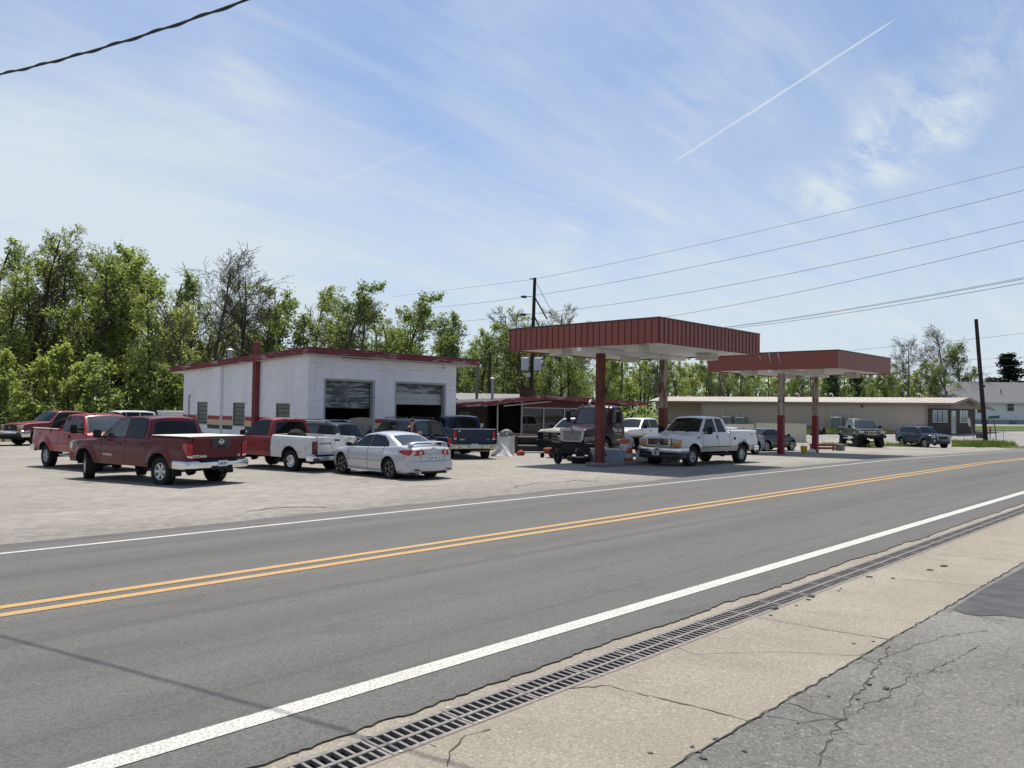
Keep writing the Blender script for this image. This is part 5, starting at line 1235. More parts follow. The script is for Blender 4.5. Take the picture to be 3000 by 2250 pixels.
S = v.S; t = v.t; v.wheels('steel', .21, .25, CHROME); v.mirror(.85, .92, 1.2, .2, .2); v.handle(-.3, 1.05)
tg = v.box('tailgate', (S['xr']-.02, -.82, .63), (S['xr']+.025, .82, 1.25), P4W, .02)
text('DODGE', .1, mat('lettering grey', (.1, .1, .1), .5), 'lettering', tg, (S['xr']-.022, .50, 1.02), 'rear', sx=1.5, bold=.003)
MB().b2((S['xr']-.024, -.12, 1.1), (S['xr']-.018, .12, 1.16), BLK).build('handle', tg)
mb = MB(); mb.b2((S['xr']-.023, -.8, .72), (S['xr']-.0195, .8, .735), mat('crease grey', (.4, .4, .38), .6)); mb.build('crease', tg, angle=None)
for sg in (1, -1):
    o = v.box('taillight', (S['xr']-.025, sg*.845, .66), (S['xr']+.12, sg*.985, 1.1), RLENS if sg < 0 else mat('dark red lens', (.09, .006, .01), .2), .02); MB().b2((S['xr']-.03, sg*.85, .85), (S['xr']-.0255, sg*.98, .93), mat('dark red lens', (.1, .01, .01), .2)).build('lens_band', o)
v.bar('rear_bumper', S['xr']+.02, .98, .03, .42, .62, .16, CHROME, .25, -1); v.box('bumper_pad', (S['xr']-.13, -.9, .62), (S['xr']+.05, .9, .65), BLK, .01); v.box('hitch', (S['xr']-.12, -.35, .36), (S['xr']+.1, -.28, .46), BLK)
for sg in (1, -1): v.box('headlight', (S['xf']-.15, sg*.62, .82), (S['xf']+.0, sg*.9, 1.0), CLENS, .02)
v.bar('front_bumper', S['xf']-.02, .93, .1, .5, .74, .12, CHROME, .3, 1); slats(v, 'grille', S['xf'], -.5, .5, .78, 1.02, 2, CHROME, BLK)
v.box('brake_light', (-.45, -.16, 1.79), (-.38, .16, 1.83), mat('lamp beige', (.4, .35, .25), .3), .01)
mb = MB(); y_ = v.yside(-1.0, .95)
mb.lathe([(.085, .0), (.09, .006), (.08, .006)], (-1.05, y_, .98), (0, 1, 0), mat('fuel lid line', (.4, .4, .37), .6), 20); mb.build('fuel_lid', t)
c, s_ = math.cos(h), math.sin(h); o_ = t.location
def inbed(lx, ly, lz): return (o_.x+lx*c-ly*s_, o_.y+lx*s_+ly*c, o_.z+lz)
tyre('dark worn tyre lying in the white bed of the red cab pickup', inbed(-1.1, .2, 1.1), (R(55), 0, h+.4), Rr=.38)
mb = MB(); mb.lathe([(0, 0), (.06, 0), (.07, .2), (.03, .24), (.03, .27), (0, .27)], (0, 0, 0), (0, 0, 1), mat('jug white', (.7, .7, .68), .5), 12); mb.tube([(.06, 0, .18), (.1, 0, .14), (.07, 0, .06)], .012, MATS['jug white'], 6); o = mb.build('oil_jug'); o.scale = (1.8, 1.8, 1.8); o.location = inbed(-2.75, -.25, .86); tag(o, 'small white jug poking above the white bed near the tailgate', 'jug')
def S_car(xf, xr, W, R_, wb, ra, paint, top, bot, side, plan, doors, gh, z0=.3, **kw):
    S = dict(xf=xf, xr=xr, W=W, R=R_, wb=wb, ra=ra, zc=R_+.01, paint=paint, r=kw.pop('r', .06), crown=kw.pop('crown', .04), flare=kw.pop('flare', .02), bowf=kw.pop('bowf', .35), bowr=kw.pop('bowr', .18), top=top, bot=bot, side=side, plan=plan,
             seams=[d for p in doors for d in p], seamz=[(0, z0+.02)], zlev=[z0], dspan=dspans(doors), gh=gh, ang=42)
    S['cls'] = door_cls(paint, doors, z0, extra=kw.pop('extra', None), lower=kw.pop('lower', None)); S.update(kw); return S
# --- silver sedan with rear wing
P5 = mat('silver paint', (.50, .51, .53), .3, .15, .05, 1.5, coat=.9, dust=.05)
h = R(87.8); wb = 2.675
gh = dict(prof=[(1.2, .90), (.42, 1.27), (.15, 1.36), (-.3, 1.415), (-.75, 1.395), (-1.05, 1.325), (-1.88, 1.02)], belt=[(-1.9, .99), (-1.2, .97), (1.2, .90)], zr=1.415, wb=.80, wt=.56, xtf=.3, xtr=-1.0, plan=[(-1.9, .93), (-1.2, .99), (-.8, 1), (.6, 1), (1.25, .96)], rc=.09, bowf=.24, bowr=.2, crown=.04, name='roof',
          glass=[(0, 1, .1, .95, .9, 'windshield', VGL), (5, 6, .08, .86, .88, 'rear_window', VGLC)],
          win=[[(1.0, .935), (.4, 1.235), (.1, 1.315), (-.14, 1.345), (-.14, .955)], [(-.21, .96), (-.21, 1.35), (-.6, 1.335), (-.86, 1.27), (-.86, .99)], [(-.89, .99), (-.89, 1.26), (-1.12, 1.12), (-1.2, 1.01)]])
S = S_car(2.3, -2.44, 1.78, .325, wb, .39, P5, [(-2.44, .93), (-2.36, 1.0), (-1.7, 1.045), (-1.2, 1.0), (1.0, .925), (1.15, .925), (1.85, .80), (2.16, .69), (2.3, .58)], [(-2.44, .34), (-2.2, .24), (-1.3, .2), (1.3, .2), (2.1, .2), (2.3, .24)],
          [(.2, .09), (.28, .035), (.45, .012), (.62, .0), (.78, .012), (.9, .05), (1.05, .09)], [(-2.44, .86), (-2.2, .95), (-1.7, .995), (-1, 1), (1, 1), (1.7, .97), (2.1, .89), (2.3, .78)], ((-.18, .92), (-1.02, -.18)), gh, .26, bowr=.12)
v = Car('sedan_car', 'silver four door sedan with rear wing parked closest to the road', 'car', place_rear((14.96, 19.48), h, -wb/2, .84), h, S); t = v.t
v.wheels('five', .225, .215, ALLOYD); v.mirror(.82, .82, .93, .2, .13, BLK, arm=.1)
v.handle(-.03, .83, P5, .16); v.handle(-.88, .86, P5, .16)
X = S['xr']
for sg in (1, -1):   # wrap round lamps following the corner
    rows = []
    for k in range(9):
        y = .36+.5*k/8; 
        x = X+S['bowr']*min(1, 1)*(y/.89)**2-.012 if y < .76 else X+.12+.0; rows.append((x, y))
    mb = MB(); pts = [(X+.025-.012, .34), (X+.06, .55), (X+.10, .70), (X+.19, .80), (X+.36, .862), (X+.56, .885)]
    zt = [.915, .925, .935, .94, .93, .90]; zb_ = [.80, .77, .765, .775, .80, .87]
    mb.grid([[(x-.02, sg*(y+.012), z) for (x, y), z in zip(pts, zz)] for zz in (zt, [(a+b_)/2 for a, b_ in zip(zt, zb_)], zb_)], RLENS)
    for row in (zt, zb_): mb.grid([[(x-.02, sg*(y+.012), z) for (x, y), z in zip(pts, row)], [(x+.08, sg*(y-.05), z) for (x, y), z in zip(pts, row)]], RLENS)
    o = mb.build('taillight', t, angle=50)
    for (x, y, z) in ((X+.015, .47, .85), (X+.06, .66, .86)):
        MB().lathe([(.0, .02), (.04, .012), (.05, 0)], (x, sg*y, z), (-1, sg*.25, 0), mat('lamp core', (.62, .42, .40), .15, coat=.5), 14).build('lamp_core', o)
mb = MB(); wz = 1.16   # wing
rows = []
for k in range(13):
    y = -.70+1.4*k/12; q = (y/.7)**2; zz = wz-.05*q**3; xx = X+.16+.07*q
    rows.append([(xx+.2, y, zz+.012), (xx+.1, y, zz+.028), (xx, y, zz+.02), (xx-.025, y, zz+.005), (xx+.02, y, zz-.01), (xx+.2, y, zz+.0), (xx+.2, y, zz+.012)])
mb.grid(rows, P5)
for sg in (-1, 1): mb.prism([(X+.15, sg*.60, 1.0), (X+.38, sg*.60, 1.0), (X+.42, sg*.66, wz-.02), (X+.22, sg*.66, wz-.02)], (0, sg*.05, 0), P5)
mb.build('rear_wing', t, angle=40)
MB().b2((X+.045, -.16, 1.0-.015), (X+.07, .16, 1.012), RLENS, .008).build('brake_light', t)
def rx(y, z=0): return X+S['bowr']*(y/.89)**2
mb = MB()
for (y0, y1, z0, z1) in ((-.46, .46, .47, .485), (-.46, -.445, .485, .98), (.445, .46, .485, .98), (-.33, .33, .615, .62)):
    for k in range(6): a = y0+(y1-y0)*k/6; b_ = y0+(y1-y0)*(k+1)/6; mb.b2((min(rx(a), rx(b_))-.006, a, z0), (rx(b_)+.02, b_, z1), mat('seam grey', (.2, .2, .2), .6))
mb.build('trunk_lid_seam', t, angle=None)
v.plate(0, .70, 'rear', '601 TBJ', x=X-.012); MB().b2((X-.03, -.3, .80), (X+.02, .3, .835), P5, .012).build('trunk_grip', t)
MB().disc((X-.004, 0, .905), (-1, 0, 0), .05, BRIGHT, 16, .8).build('emblem', t)
text('S', .05, mat('badge green', (.2, .3, .28), .4), 'lettering', t, (X+.03, .40, .955), 'rear'); text('3.0', .05, BRIGHT, 'lettering', t, (X+.02, .36, .73), 'rear')
v.bar('rear_bumper', X+.02, .80, .12, .27, .60, .075, P5, .52, -1)
MB().b2((X-.07, -.50, .222), (X+.2, .50, .30), BLK, .03).build('diffuser', t)
for sg in (1, -1):
    MB().b2((X+.0, sg*.52, .325), (X-.04+.0, sg*.72, .36), mat('dark reflector', (.02, .008, .008), .3), .01).build('reflector', t)
    MB().tube([(X+.35, sg*.50, .25), (X-.04, sg*.50, .25)], .045, CHROME, 12).build('exhaust_tip', t)
for sg in (1, -1):
    MB().b2((-.98, sg*.87, .20), (.9, sg*.905, .255), P5, .02).build('side_skirt', t)
    MB().box((S['xf']-.26, sg*.66, .66), (.34, .26, .13), CLENS, rot=(0, R(14), sg*R(-25)), bev=.04, seg=2).build('headlight', t)
MB().tube([(-.1, 0, 1.45), (-.16, 0, 1.62)], .006, BLK, 5).build('antenna', t)
mb = MB(); mb.lathe([(.088, 0), (.092, .004), (.082, .004)], (-1.45, v.yside(-1.45, .82), .83), (0, 1, 0), mat('seam grey', (.2, .2, .2), .6), 20); mb.build('fuel_lid', t)
mb = MB()
for sg in (1, -1):
    mb.b2((-.18, sg*.8905, .545), (.9, sg*.897, .56), mat('seam grey', (.2, .2, .2))); mb.b2((-1.0, sg*.8905, .545), (-.2, sg*.897, .56), mat('seam grey', (.2, .2, .2)))
mb.build('side_moulding', t, angle=None)

def suv(name, label, loc, h, paint, wb, L, W, H, R_, hood, belt, doors, wins, xo=0., rear_slope=.18, lower=None, cat='SUV', wt=.66, fl=.03, bot=.38, plan=None, xtf=.4, cowl=1.0, extra=None, rg=VGL):
    xf, xr = L/2+xo, -L/2+xo; zr = H-.045
    gh = dict(prof=[(cowl+.05, belt-.0), (xtf, zr-.075), (xtf-.2, zr-.02), (xtf-.7, zr), (xr+.9, zr-.01), (xr+.42+rear_slope*.2, zr-.07), (xr+.06+.05, belt+.02)], belt=[(-9, belt), (9, belt)], zr=zr, wb=W/2-.075, wt=wt, xtf=xtf, xtr=xr+.5, plan=[(xr+.06, .93), (xr+.35, .985), (xr+.7, 1), (9, 1)], rc=.08, bowf=.22, bowr=.09, crown=.04, name='cabin',
              glass=[(0, 1, .1, .94, .9, 'windshield', VGL), (5, 6, .1, .9, .86, 'rear_window', rg)], win=wins)
    S = S_car(xf, xr, W, R_, wb, R_+.075, paint, [(xr, belt-.06), (xr+.1, belt), (cowl-.2, belt), (cowl+.02, hood[1]+.01), (xf-.35, hood[0]+.04), (xf-.08, hood[0]-.03), (xf, hood[0]-.15)], [(xr, bot+.06), (xr+.3, bot), (xf-.3, bot-.05), (xf, bot)],
              [(bot-.1, .07), (bot+.1, .02), (.72, 0), (.9, .01), (belt, .055), (belt+.1, .07)], plan or [(xr, .93), (xr+.2, .985), (xr+.5, 1), (wb/2, 1), (xf-.3, .96), (xf, .86)], doors, gh, bot+.05, bowf=.25, bowr=.1, flare=fl, lower=lower, extra=extra)
    v = Car(name, label, cat, loc, h, S); return v
# --- navy suv seen from behind, man beside it
NAVY = paint('navy paint', (.008, .012, .028), .2, .05)
v = suv('suv_car', 'navy suv with rear wiper and licence plate beside the stooping man', (21.15, 26.7), R(82), NAVY, 2.87, 4.87, 1.9, 1.84, .37, (1.0, 1.1), 1.12, ((-.15, .95), (-1.0, -.15)),
        [([(.9, 1.16), (.42, 1.66), (.0, 1.70), (-.1, 1.70), (-.1, 1.16)], VGLC), [(-.2, 1.16), (-.2, 1.70), (-.98, 1.69), (-.98, 1.16)], [(-1.08, 1.16), (-1.08, 1.69), (-1.75, 1.64), (-1.95, 1.2)]], rg=VGLC)
t = v.t; X = v.S['xr']; v.wheels('six', .22, .24); v.mirror(.85, .9, 1.13, .2, .18); v.handle(-.05, 1.0); v.handle(-.9, 1.0)
for sg in (1, -1):
    v.box('taillight', (X-.0, sg*.74, .82), (X+.14, sg*.93, 1.06), RLENS, .02); MB().tube([(.35, sg*.62, 1.83), (.25, sg*.62, 1.88), (-1.4, sg*.62, 1.88), (-1.55, sg*.62, 1.83)], .02, BLK, 6).build('roof_rail', t)
v.plate(0, .93, 'rear', '', x=X-.03); v.bar('rear_bumper', X+.02, .88, .1, .42, .68, .1, NAVY, .4, -1)
text('ENVOY', .085, BRIGHT, 'lettering', t, (X-.012, .58, .78), 'rear', sx=1.4, bold=.004); text('XUV', .075, BRIGHT, 'lettering', t, (X-.012, .56, .66), 'rear', sx=1.3, bold=.003); text('4x4', .085, BRIGHT, 'lettering', t, (X-.012, -.62, .78), 'rear', sx=1.3, bold=.004)
MB().tube([(X+.1, .0, 1.2), (X+.13, -.4, 1.27)], .014, BLK, 6).build('wiper', t); MB().b2((X+.04, -.07, 1.12), (X+.12, .1, 1.2), BLK, .02).build('wiper_motor', t)
# --- dark teal suv behind the white bed
TEAL = paint('dark teal paint', (.025, .040, .046), .3, .12)
v = suv('suv_car', 'dark teal suv with silver roof rails behind the white pickup bed', (18.35, 29.0), R(104), TEAL, 2.69, 4.5, 1.8, 1.70, .355, (.95, 1.02), 1.06, ((-.15, .9), (-.95, -.15)),
        [([(.85, 1.1), (.4, 1.53), (-.08, 1.56), (-.08, 1.1)], VGLC), ([(-.16, 1.1), (-.16, 1.56), (-.86, 1.55), (-.86, 1.1)], VGLC), [(-.95, 1.1), (-.95, 1.55), (-1.6, 1.5), (-1.75, 1.14)]], rear_slope=.1)
t = v.t; X = v.S['xr']; v.wheels('five', .21, .23); v.mirror(.8, .86, 1.08, .2, .16)
for sg in (1, -1):
    v.box('taillight', (X, sg*.7, .78), (X+.14, sg*.88, 1.0), RLENS, .02); MB().tube([(.3, sg*.6, 1.68), (.2, sg*.6, 1.745), (-1.3, sg*.6, 1.745), (-1.45, sg*.6, 1.68)], .022, CHROME, 6).build('roof_rail', t)
for y in (-.0,): MB().b2((-.35, -.6, 1.735), (-.30, .6, 1.76), BLK).build('cross_bar', t); MB().b2((-1.05, -.6, 1.735), (-1.0, .6, 1.76), BLK).build('cross_bar', t)
v.bar('rear_bumper', X+.02, .83, .1, .38, .62, .1, TEAL, .35, -1)
# --- car with hood up in the first bay
GREY = paint('pale grey paint', (.34, .36, .37), .3, .1)
gh = dict(prof=[(.95, .92), (.3, 1.34), (.0, 1.40), (-.6, 1.41), (-1.0, 1.33), (-1.7, 1.0)], belt=[(-9, .93), (9, .93)], zr=1.41, wb=.79, wt=.57, xtf=.25, xtr=-.95, plan=[(-1.7, .93), (-1, 1), (9, 1)], rc=.08, bowf=.22, bowr=.15, name='roof', glass=[(0, 1, .1, .94, .9, 'windshield', VGL)], win=[[(.8, .97), (.28, 1.3), (-.3, 1.35), (-.3, .97)], [(-.38, .97), (-.38, 1.35), (-.9, 1.28), (-1.25, 1.0)]])
SED = lambda p, gh_, doors=((-.2, .9), (-1.0, -.2)): S_car(2.25, -2.35, 1.78, .32, 2.7, .385, p, [(-2.35, .88), (-2.25, .98), (-1.6, 1.0), (.8, .93), (1.0, .93), (1.8, .82), (2.15, .72), (2.25, .6)], [(-2.35, .32), (-2.1, .24), (2.0, .2), (2.25, .25)], [(.2, .08), (.3, .03), (.6, 0), (.8, .015), (.95, .06), (1.05, .09)], [(-2.35, .86), (-2.1, .95), (-1.6, 1), (1.4, 1), (2.0, .9), (2.25, .78)], doors, gh_, .27, bowr=.15)
v = Car('sedan_car', 'pale grey car with its hood propped up, nose out of the first garage bay', 'car', (22.7, 33.3), R(-94), SED(GREY, gh)); t = v.t; v.wheels('five', .21, .2)
rows = []
for k in range(9):
    f = k/8; x = .95+1.15*f*math.cos(R(52)); z = .98+1.15*f*math.sin(R(52))+.10*math.sin(PI*f)
    w_ = .76-.14*f*f; rows.append([(x+.05*math.cos(PI*j/12), w_*(1-2*j/12), z-.06*((1-2*j/12)**2)) for j in range(13)])
mb = MB(); mb.grid(rows, GREY); mb.grid([[(x-.03, y*.96, z+.0) for x, y, z in r_] for r_ in rows], GREY); mb.build('raised_hood', t, angle=60)
MB().b2((1.0, -.68, .86), (2.0, .68, .93), UNDERB).build('engine_bay', t); MB().tube([(1.6, .6, .9), (1.45, .55, 1.5)], .01, BLK, 5).build('hood_prop', t)
for sg in (1, -1): MB().box((2.02, sg*.6, .68), (.3, .3, .14), CLENS, bev=.04, seg=2).build('headlight', t)
# --- navy heavy duty pickup seen from behind
NAVY2 = paint('dark blue paint', (.010, .026, .062), .24, .08); BEIGE = paint('beige two tone', (.36, .33, .26), .35, .1)
h = R(62); wb = 3.97
v = pickup('pickup_truck', 'dark blue crew cab pickup with chrome rear bumper near the shop door', (26.05, 28.6), h, NAVY2, wb=wb, xf=2.95, xr=-3.2, W=2.03, H=2.0, hood=(1.2, 1.3), belt=1.34, rail=1.40, cowl=1.35, atop=.6, rtop=-1.1, rbase=-1.22, bedx=-1.3, R_=.40, ra=.5,
           doors=((-.02, 1.1), (-1.15, -.02)), bot=.6, wt=.72, flare=.05, lower=(.72, BEIGE), wins=[[(1.05, 1.38), (.56, 1.86), (.05, 1.88), (.05, 1.38)], [(-.08, 1.38), (-.08, 1.88), (-1.0, 1.86), (-1.08, 1.38)]])
S = v.S; t = v.t; X = S['xr']; v.wheels('seven', .22, .28); v.mirror(1.0, .95, 1.3, .2, .3, tow=True)
tg = v.box('tailgate', (X-.02, -.80, .80), (X+.02, .80, 1.385), NAVY2, .02)
text('F350', .09, BRIGHT, 'lettering', tg, (X-.022, .58, .93), 'rear', sx=1.3, bold=.002); text('4x4', .08, BRIGHT, 'lettering', tg, (X-.022, -.62, .93), 'rear', sx=1.3); MB().b2((X-.025, .66, 1.27), (X-.0205, .77, 1.33), PLATE).build('sticker', tg)
mb = MB(); mb.b2((X-.03, -.98, 1.386), (X+.04, .98, 1.41), BRIGHT, .008); mb.build('tailgate_cap', tg)
for sg in (1, -1):
    o = v.box('taillight', (X-.025, sg*.825, .92), (X+.1, sg*.975, 1.32), RLENS, .02); MB().b2((X-.028, sg*.835, .93), (X-.0255, sg*.965, .99), WLENS).build('reversing_lens', o)
BB = mat('bumper cream chrome', (.60, .56, .46), .22, .6, .1, 4)
v.bar('rear_bumper', X+.03, .98, .03, .5, .72, .16, BB, .3, -1); v.plate(.02, .66, 'rear', '', x=X-.15, w=.33, h=.18)
for y in (-.75, -.32, .3, .72): MB().disc((X-.135, y, .6), (-1, 0, 0), .035, BLK, 10).build('bumper_hole', t)
v.box('hitch', (X-.25, -.6, .40), (X+.1, -.12, .46), mat('rust steel', (.2, .14, .1), .7), .01); v.box('brake_light', (-1.15, -.16, 1.9), (-1.08, .16, 1.94), BLK, .01)
mb = MB()
for (y0, y1) in ((-.40, -.38), (.38, .40)): mb.b2((-1.24, y0, 1.42), (-1.225, y1, 1.84), BLK)
mb.build('window_divider', t, angle=None)
c, s_ = math.cos(h), math.sin(h); o_ = t.location
o = MB().box((0, 0, .3), (.1, .06, .62), mat('raw lumber', (.5, .36, .24), .8), rot=(R(8), R(-14), 0), bev=.006).build('lumber_offcut'); lx, ly = -2.9, -.35
o.location = (o_.x+lx*c-ly*s_, o_.y+lx*s_+ly*c, o_.z+.95); o.rotation_euler = (0, 0, h); tag(o, 'short pale board leaning up out of the dark blue pickup bed', 'board')
# --- white extended cab pickup under the first canopy
WHT = paint('white paint', (.70, .70, .70), .3, .05); PEWTER = paint('pewter paint', (.36, .36, .35), .35, .12)
h = R(176.4); wb = 3.6
RUSTY = mat('rust', (.09, .045, .028), .9, 0, .5, 9)
def ex(x, y, z, k):
    if k == 'side' and y > 0 and abs(math.hypot(x+1.8, z-.42)-.53) < .045 and z > .72 and math.sin(x*37)*math.sin(z*29+1) > -.15: return ('rust_patch', RUSTY)
v = pickup('pickup_truck', 'white extended cab pickup with pewter lower sides, big mirrors and rusty rear arch', place_rear((27.45, 16.4), h, wb/2, .94), h, WHT, wb=wb, xf=2.72, xr=-3.05, W=2.03, H=1.99, hood=(1.14, 1.26), belt=1.32, rail=1.40, cowl=1.36, atop=.62, rtop=-.70, rbase=-.84, bedx=-.94, R_=.40, ra=.5,
           doors=((.02, 1.12), (-.78, .02)), bot=.56, wt=.71, flare=.05, lower=(.78, PEWTER), extra=ex, wins=[[(1.05, 1.36), (.56, 1.84), (.12, 1.87), (.12, 1.36)], [(-.04, 1.36), (-.04, 1.87), (-.45, 1.85), (-.6, 1.40), (-.58, 1.36)]])
S = v.S; t = v.t; X = S['xf']; v.wheels('eight', .215, .28, steer=R(0)); v.mirror(.98, .95, 1.27, .22, .3, tow=True, arm=.26); v.handle(.12, 1.14, vertical=True)
def front_sd(v, X, zt, zb_, chrome=CHROME, oval=True):
    t = v.t; g = MB()
    mb = MB()
    for (y0, y1, z0, z1) in ((-.60, .60, zt-.05, zt), (-.60, .60, zb_, zb_+.05), (-.60, -.5, zb_+.05, zt-.05), (.5, .6, zb_+.05, zt-.05)): mb.b2((X-.03, y0, z0), (X+.05, y1, z1), chrome, .015)
    for z in (zb_+.13, zb_+.21): mb.b2((X-.02, -.5, z-.012), (X+.03, .5, z+.012), chrome)
    gr = mb.build('grille', t); MB().b2((X-.05, -.6, zb_), (X-.012, .6, zt), BLK).build('grille_insert', gr)
    if oval:
        o = MB().disc((X+.062, 0, (zt+zb_)/2+.01), (1, 0, 0), .12, BRIGHT, 24, .45).build('emblem', gr); MB().disc((X+.066, 0, (zt+zb_)/2+.01), (1, 0, 0), .105, mat('emblem blue', (.02, .03, .08), .3), 24, .42).build('emblem_field', o)
        text('Ford', .075, BRIGHT, 'lettering', o, (X+.068, 0, (zt+zb_)/2+.012), 'front', .002, sx=1.2)
front_sd(v, X+.01, 1.10, .80)
for sg in (1, -1):
    o = v.box('headlight', (X-.2, sg*.625, .90), (X+.03, sg*.95, 1.08), CLENS, .025)
    MB().b2((X-.2, sg*.625, .795), (X+.025, sg*.955, .895), ALENS, .02).build('turn_signal', o); MB().b2((X-.2, sg*.945, .9), (X+.005, sg*.968, 1.06), ALENS, .01).build('side_marker', o)
v.bar('front_bumper', X+.0, .985, .1, .52, .76, .15, CHROME, .45, 1); v.bar('bumper_valance', X-.03, .95, .1, .30, .515, .13, mat('valance', (.02, .02, .022), .5), .35, 1)
pl = v.plate(0, .52, 'front', '', x=X+.185, m=mat('pink plate', (.58, .52, .52), .5), w=.34, h=.18); MB().disc((X+.194, 0, .52), (1, 0, 0), .058, mat('emblem dark', (.10, .05, .05), .5), 14).build('plate_emblem', pl)
mb = MB()
for y in (-.4, .15): mb.prism([(1.55, y, 1.262+.0), (2.1, y-.02, 1.235), (2.1, y+.28, 1.235), (1.55, y+.24, 1.262)], (0, 0, .03), WHT)
mb.build('hood_bulge', t, angle=None)
for sg in (1, -1):
    MB().box((.15, sg*1.03, .46), (1.75, .2, .05), BLK, bev=.02).build('running_board', t)
mb = MB()
for sg in (1, -1): mb.b2((.05, sg*1.012, .745), (1.1, sg*1.024, .765), BLK); mb.b2((-.76, sg*1.012, .745), (.0, sg*1.024, .765), BLK)
mb.build('side_moulding', t, angle=None)
MB().disc((-1.2, v.yside(-1.2, 1.05)+.006, 1.05), (0, 1, 0), .085, BLK, 20).build('fuel_lid', t)
MB().b2((1.32, v.yside(1.32, 1.1)+.0, 1.1), (1.5, v.yside(1.32, 1.1)+.012, 1.15), BLK).build('fender_badge', t); text('F250', .045, BRIGHT, 'lettering', t, (1.41, v.yside(1.32, 1.1)+.014, 1.125), 'left', .002)
text('4x4', .14, mat('decal pale', (.5, .5, .5), .6), 'lettering', t, (-2.55, v.yside(-2.5, 1.2)+.004, 1.22), 'left', .002)
v.bar('rear_bumper', S['xr']+.03, .97, .03, .55, .76, .14, CHROME, .3, -1); v.box('tailgate', (S['xr']-.02, -.8, .8), (S['xr']+.02, .8, 1.385), WHT, .02)
for sg in (1, -1): v.box('taillight', (S['xr']-.02, sg*.83, .92), (S['xr']+.1, sg*.975, 1.3), RLENS, .02)
for j, y in enumerate((-.35, .3)): MB().tube([(1.33, y, 1.345), (1.08, y+.45, 1.42)], .012, BLK, 6).build('wiper', t)

# --- white pickup with a black stripped grille, grey hood
h = R(186)
v = pickup('pickup_truck', 'white pickup with weathered grey hood and stripped black front beside the maroon truck', (34.2, 27.6), h, WHT, wb=3.55, xf=2.7, xr=-2.9, W=2.0, H=1.9, hood=(1.18, 1.28), belt=1.3, rail=1.35, cowl=1.36, atop=.6, rtop=-.9, rbase=-1.05, bedx=-1.15, R_=.39, ra=.49, doors=((.0, 1.1), (-.95, 0)), bot=.5, wt=.69,
           extra=lambda x, y, z, k: ('hood', mat('weathered hood', (.20, .20, .18), .6, 0, .25, 3)) if (k == 'top' and x > 1.4 and abs(y) < .78) else None, wins=[[(1.05, 1.35), (.55, 1.77), (.08, 1.80), (.08, 1.35)], [(-.04, 1.35), (-.04, 1.8), (-.8, 1.77), (-.9, 1.35)]])
S = v.S; t = v.t; X = S['xf']; v.wheels('steel', .21, .25); v.mirror(.98, .93, 1.28, .2, .2)
mb = MB(); mb.b2((X-.03, -.82, .72), (X+.02, .82, 1.12), BLKG, .02); mb.b2((X+.0, -.8, .9), (X+.035, .8, .93), BLK); mb.b2((X, -.04, .72), (X+.04, .04, 1.12), BLK); mb.b2((X, -.5, .74), (X+.03, -.48, 1.1), BLK); mb.b2((X, .48, .74), (X+.03, .5, 1.1), BLK); mb.build('grille', t)
for sg in (1, -1):
    for (z0, z1) in ((.77, .88), (.95, 1.06)): v.box('headlight', (X-.0, sg*.08, z0), (X+.03, sg*.44, z1), mat('old lens', (.14, .13, .10), .3), .01)
v.bar('front_bumper', X-.03, .95, .08, .32, .7, .1, BLK, .3, 1)

# --- white modern pickup behind the post
h = R(183)
v = pickup('pickup_truck', 'white newer crew cab pickup with dark windows behind the white pickup and post', (41.8, 28.9), h, WHT, wb=3.6, xf=2.8, xr=-3.0, W=2.03, H=1.95, hood=(1.18, 1.28), belt=1.3, rail=1.38, cowl=1.4, atop=.5, rtop=-1.1, rbase=-1.25, bedx=-1.32, R_=.41, ra=.5, doors=((-.02, 1.1), (-1.1, -.02)), bot=.5, wt=.70,
           wins=[[(1.15, 1.34), (.48, 1.82), (.02, 1.85), (.02, 1.34)], [(-.08, 1.34), (-.08, 1.85), (-.95, 1.82), (-1.05, 1.34)]])
S = v.S; t = v.t; X = S['xf']; v.wheels('eight', .235, .27, CHROME); v.mirror(1.0, .95, 1.3, .26, .24); v.handle(.1, 1.14); v.handle(-.95, 1.14)
slats(v, 'grille', X+.01, -.6, .6, .85, 1.12, 4, CHROME, BLK); v.bar('front_bumper', X, .96, .12, .5, .8, .12, CHROME, .4, 1)
for sg in (1, -1): v.box('headlight', (X-.2, sg*.64, .92), (X+.02, sg*.95, 1.1), CLENS, .03)
mb = MB(); y_ = v.yside(.6, .95); mb.b2((.42, y_, .93), (1.0, y_+.006, .99), mat('decal grey', (.3, .3, .3), .6)); mb.build('door_decal', t, angle=None)
# --- silver sedan tail behind the white pickup
SIL = paint('silver grey paint', (.36, .37, .38), .28, .06)
gh2 = dict(gh, glass=[(0, 1, .1, .94, .9, 'windshield', VGL), (4, 5, .08, .86, .88, 'rear_window', VGLC)])
v = Car('sedan_car', 'silver sedan with round tail lamps showing behind the white pickup bed', 'car', (38.2, 20.7), R(172), SED(SIL, gh2)); t = v.t; v.wheels('five', .21, .2); v.mirror(.75, .85, .95, .2, .13); v.handle(-.1, .85, SIL)
Xr = v.S['xr']
for sg in (1, -1):
    o = v.box('taillight', (Xr+.05, sg*.6, .74), (Xr+.3, sg*.85, .92), mat('smoked lens', (.25, .2, .2), .15), .04)
    MB().lathe([(.0, .03), (.05, .02), (.065, 0)], (Xr+.08, sg*.72, .83), (-1, 0, 0), RLENS, 14).build('lamp_ring', o)
v.bar('rear_bumper', Xr+.02, .78, .14, .28, .6, .06, SIL, .4, -1)
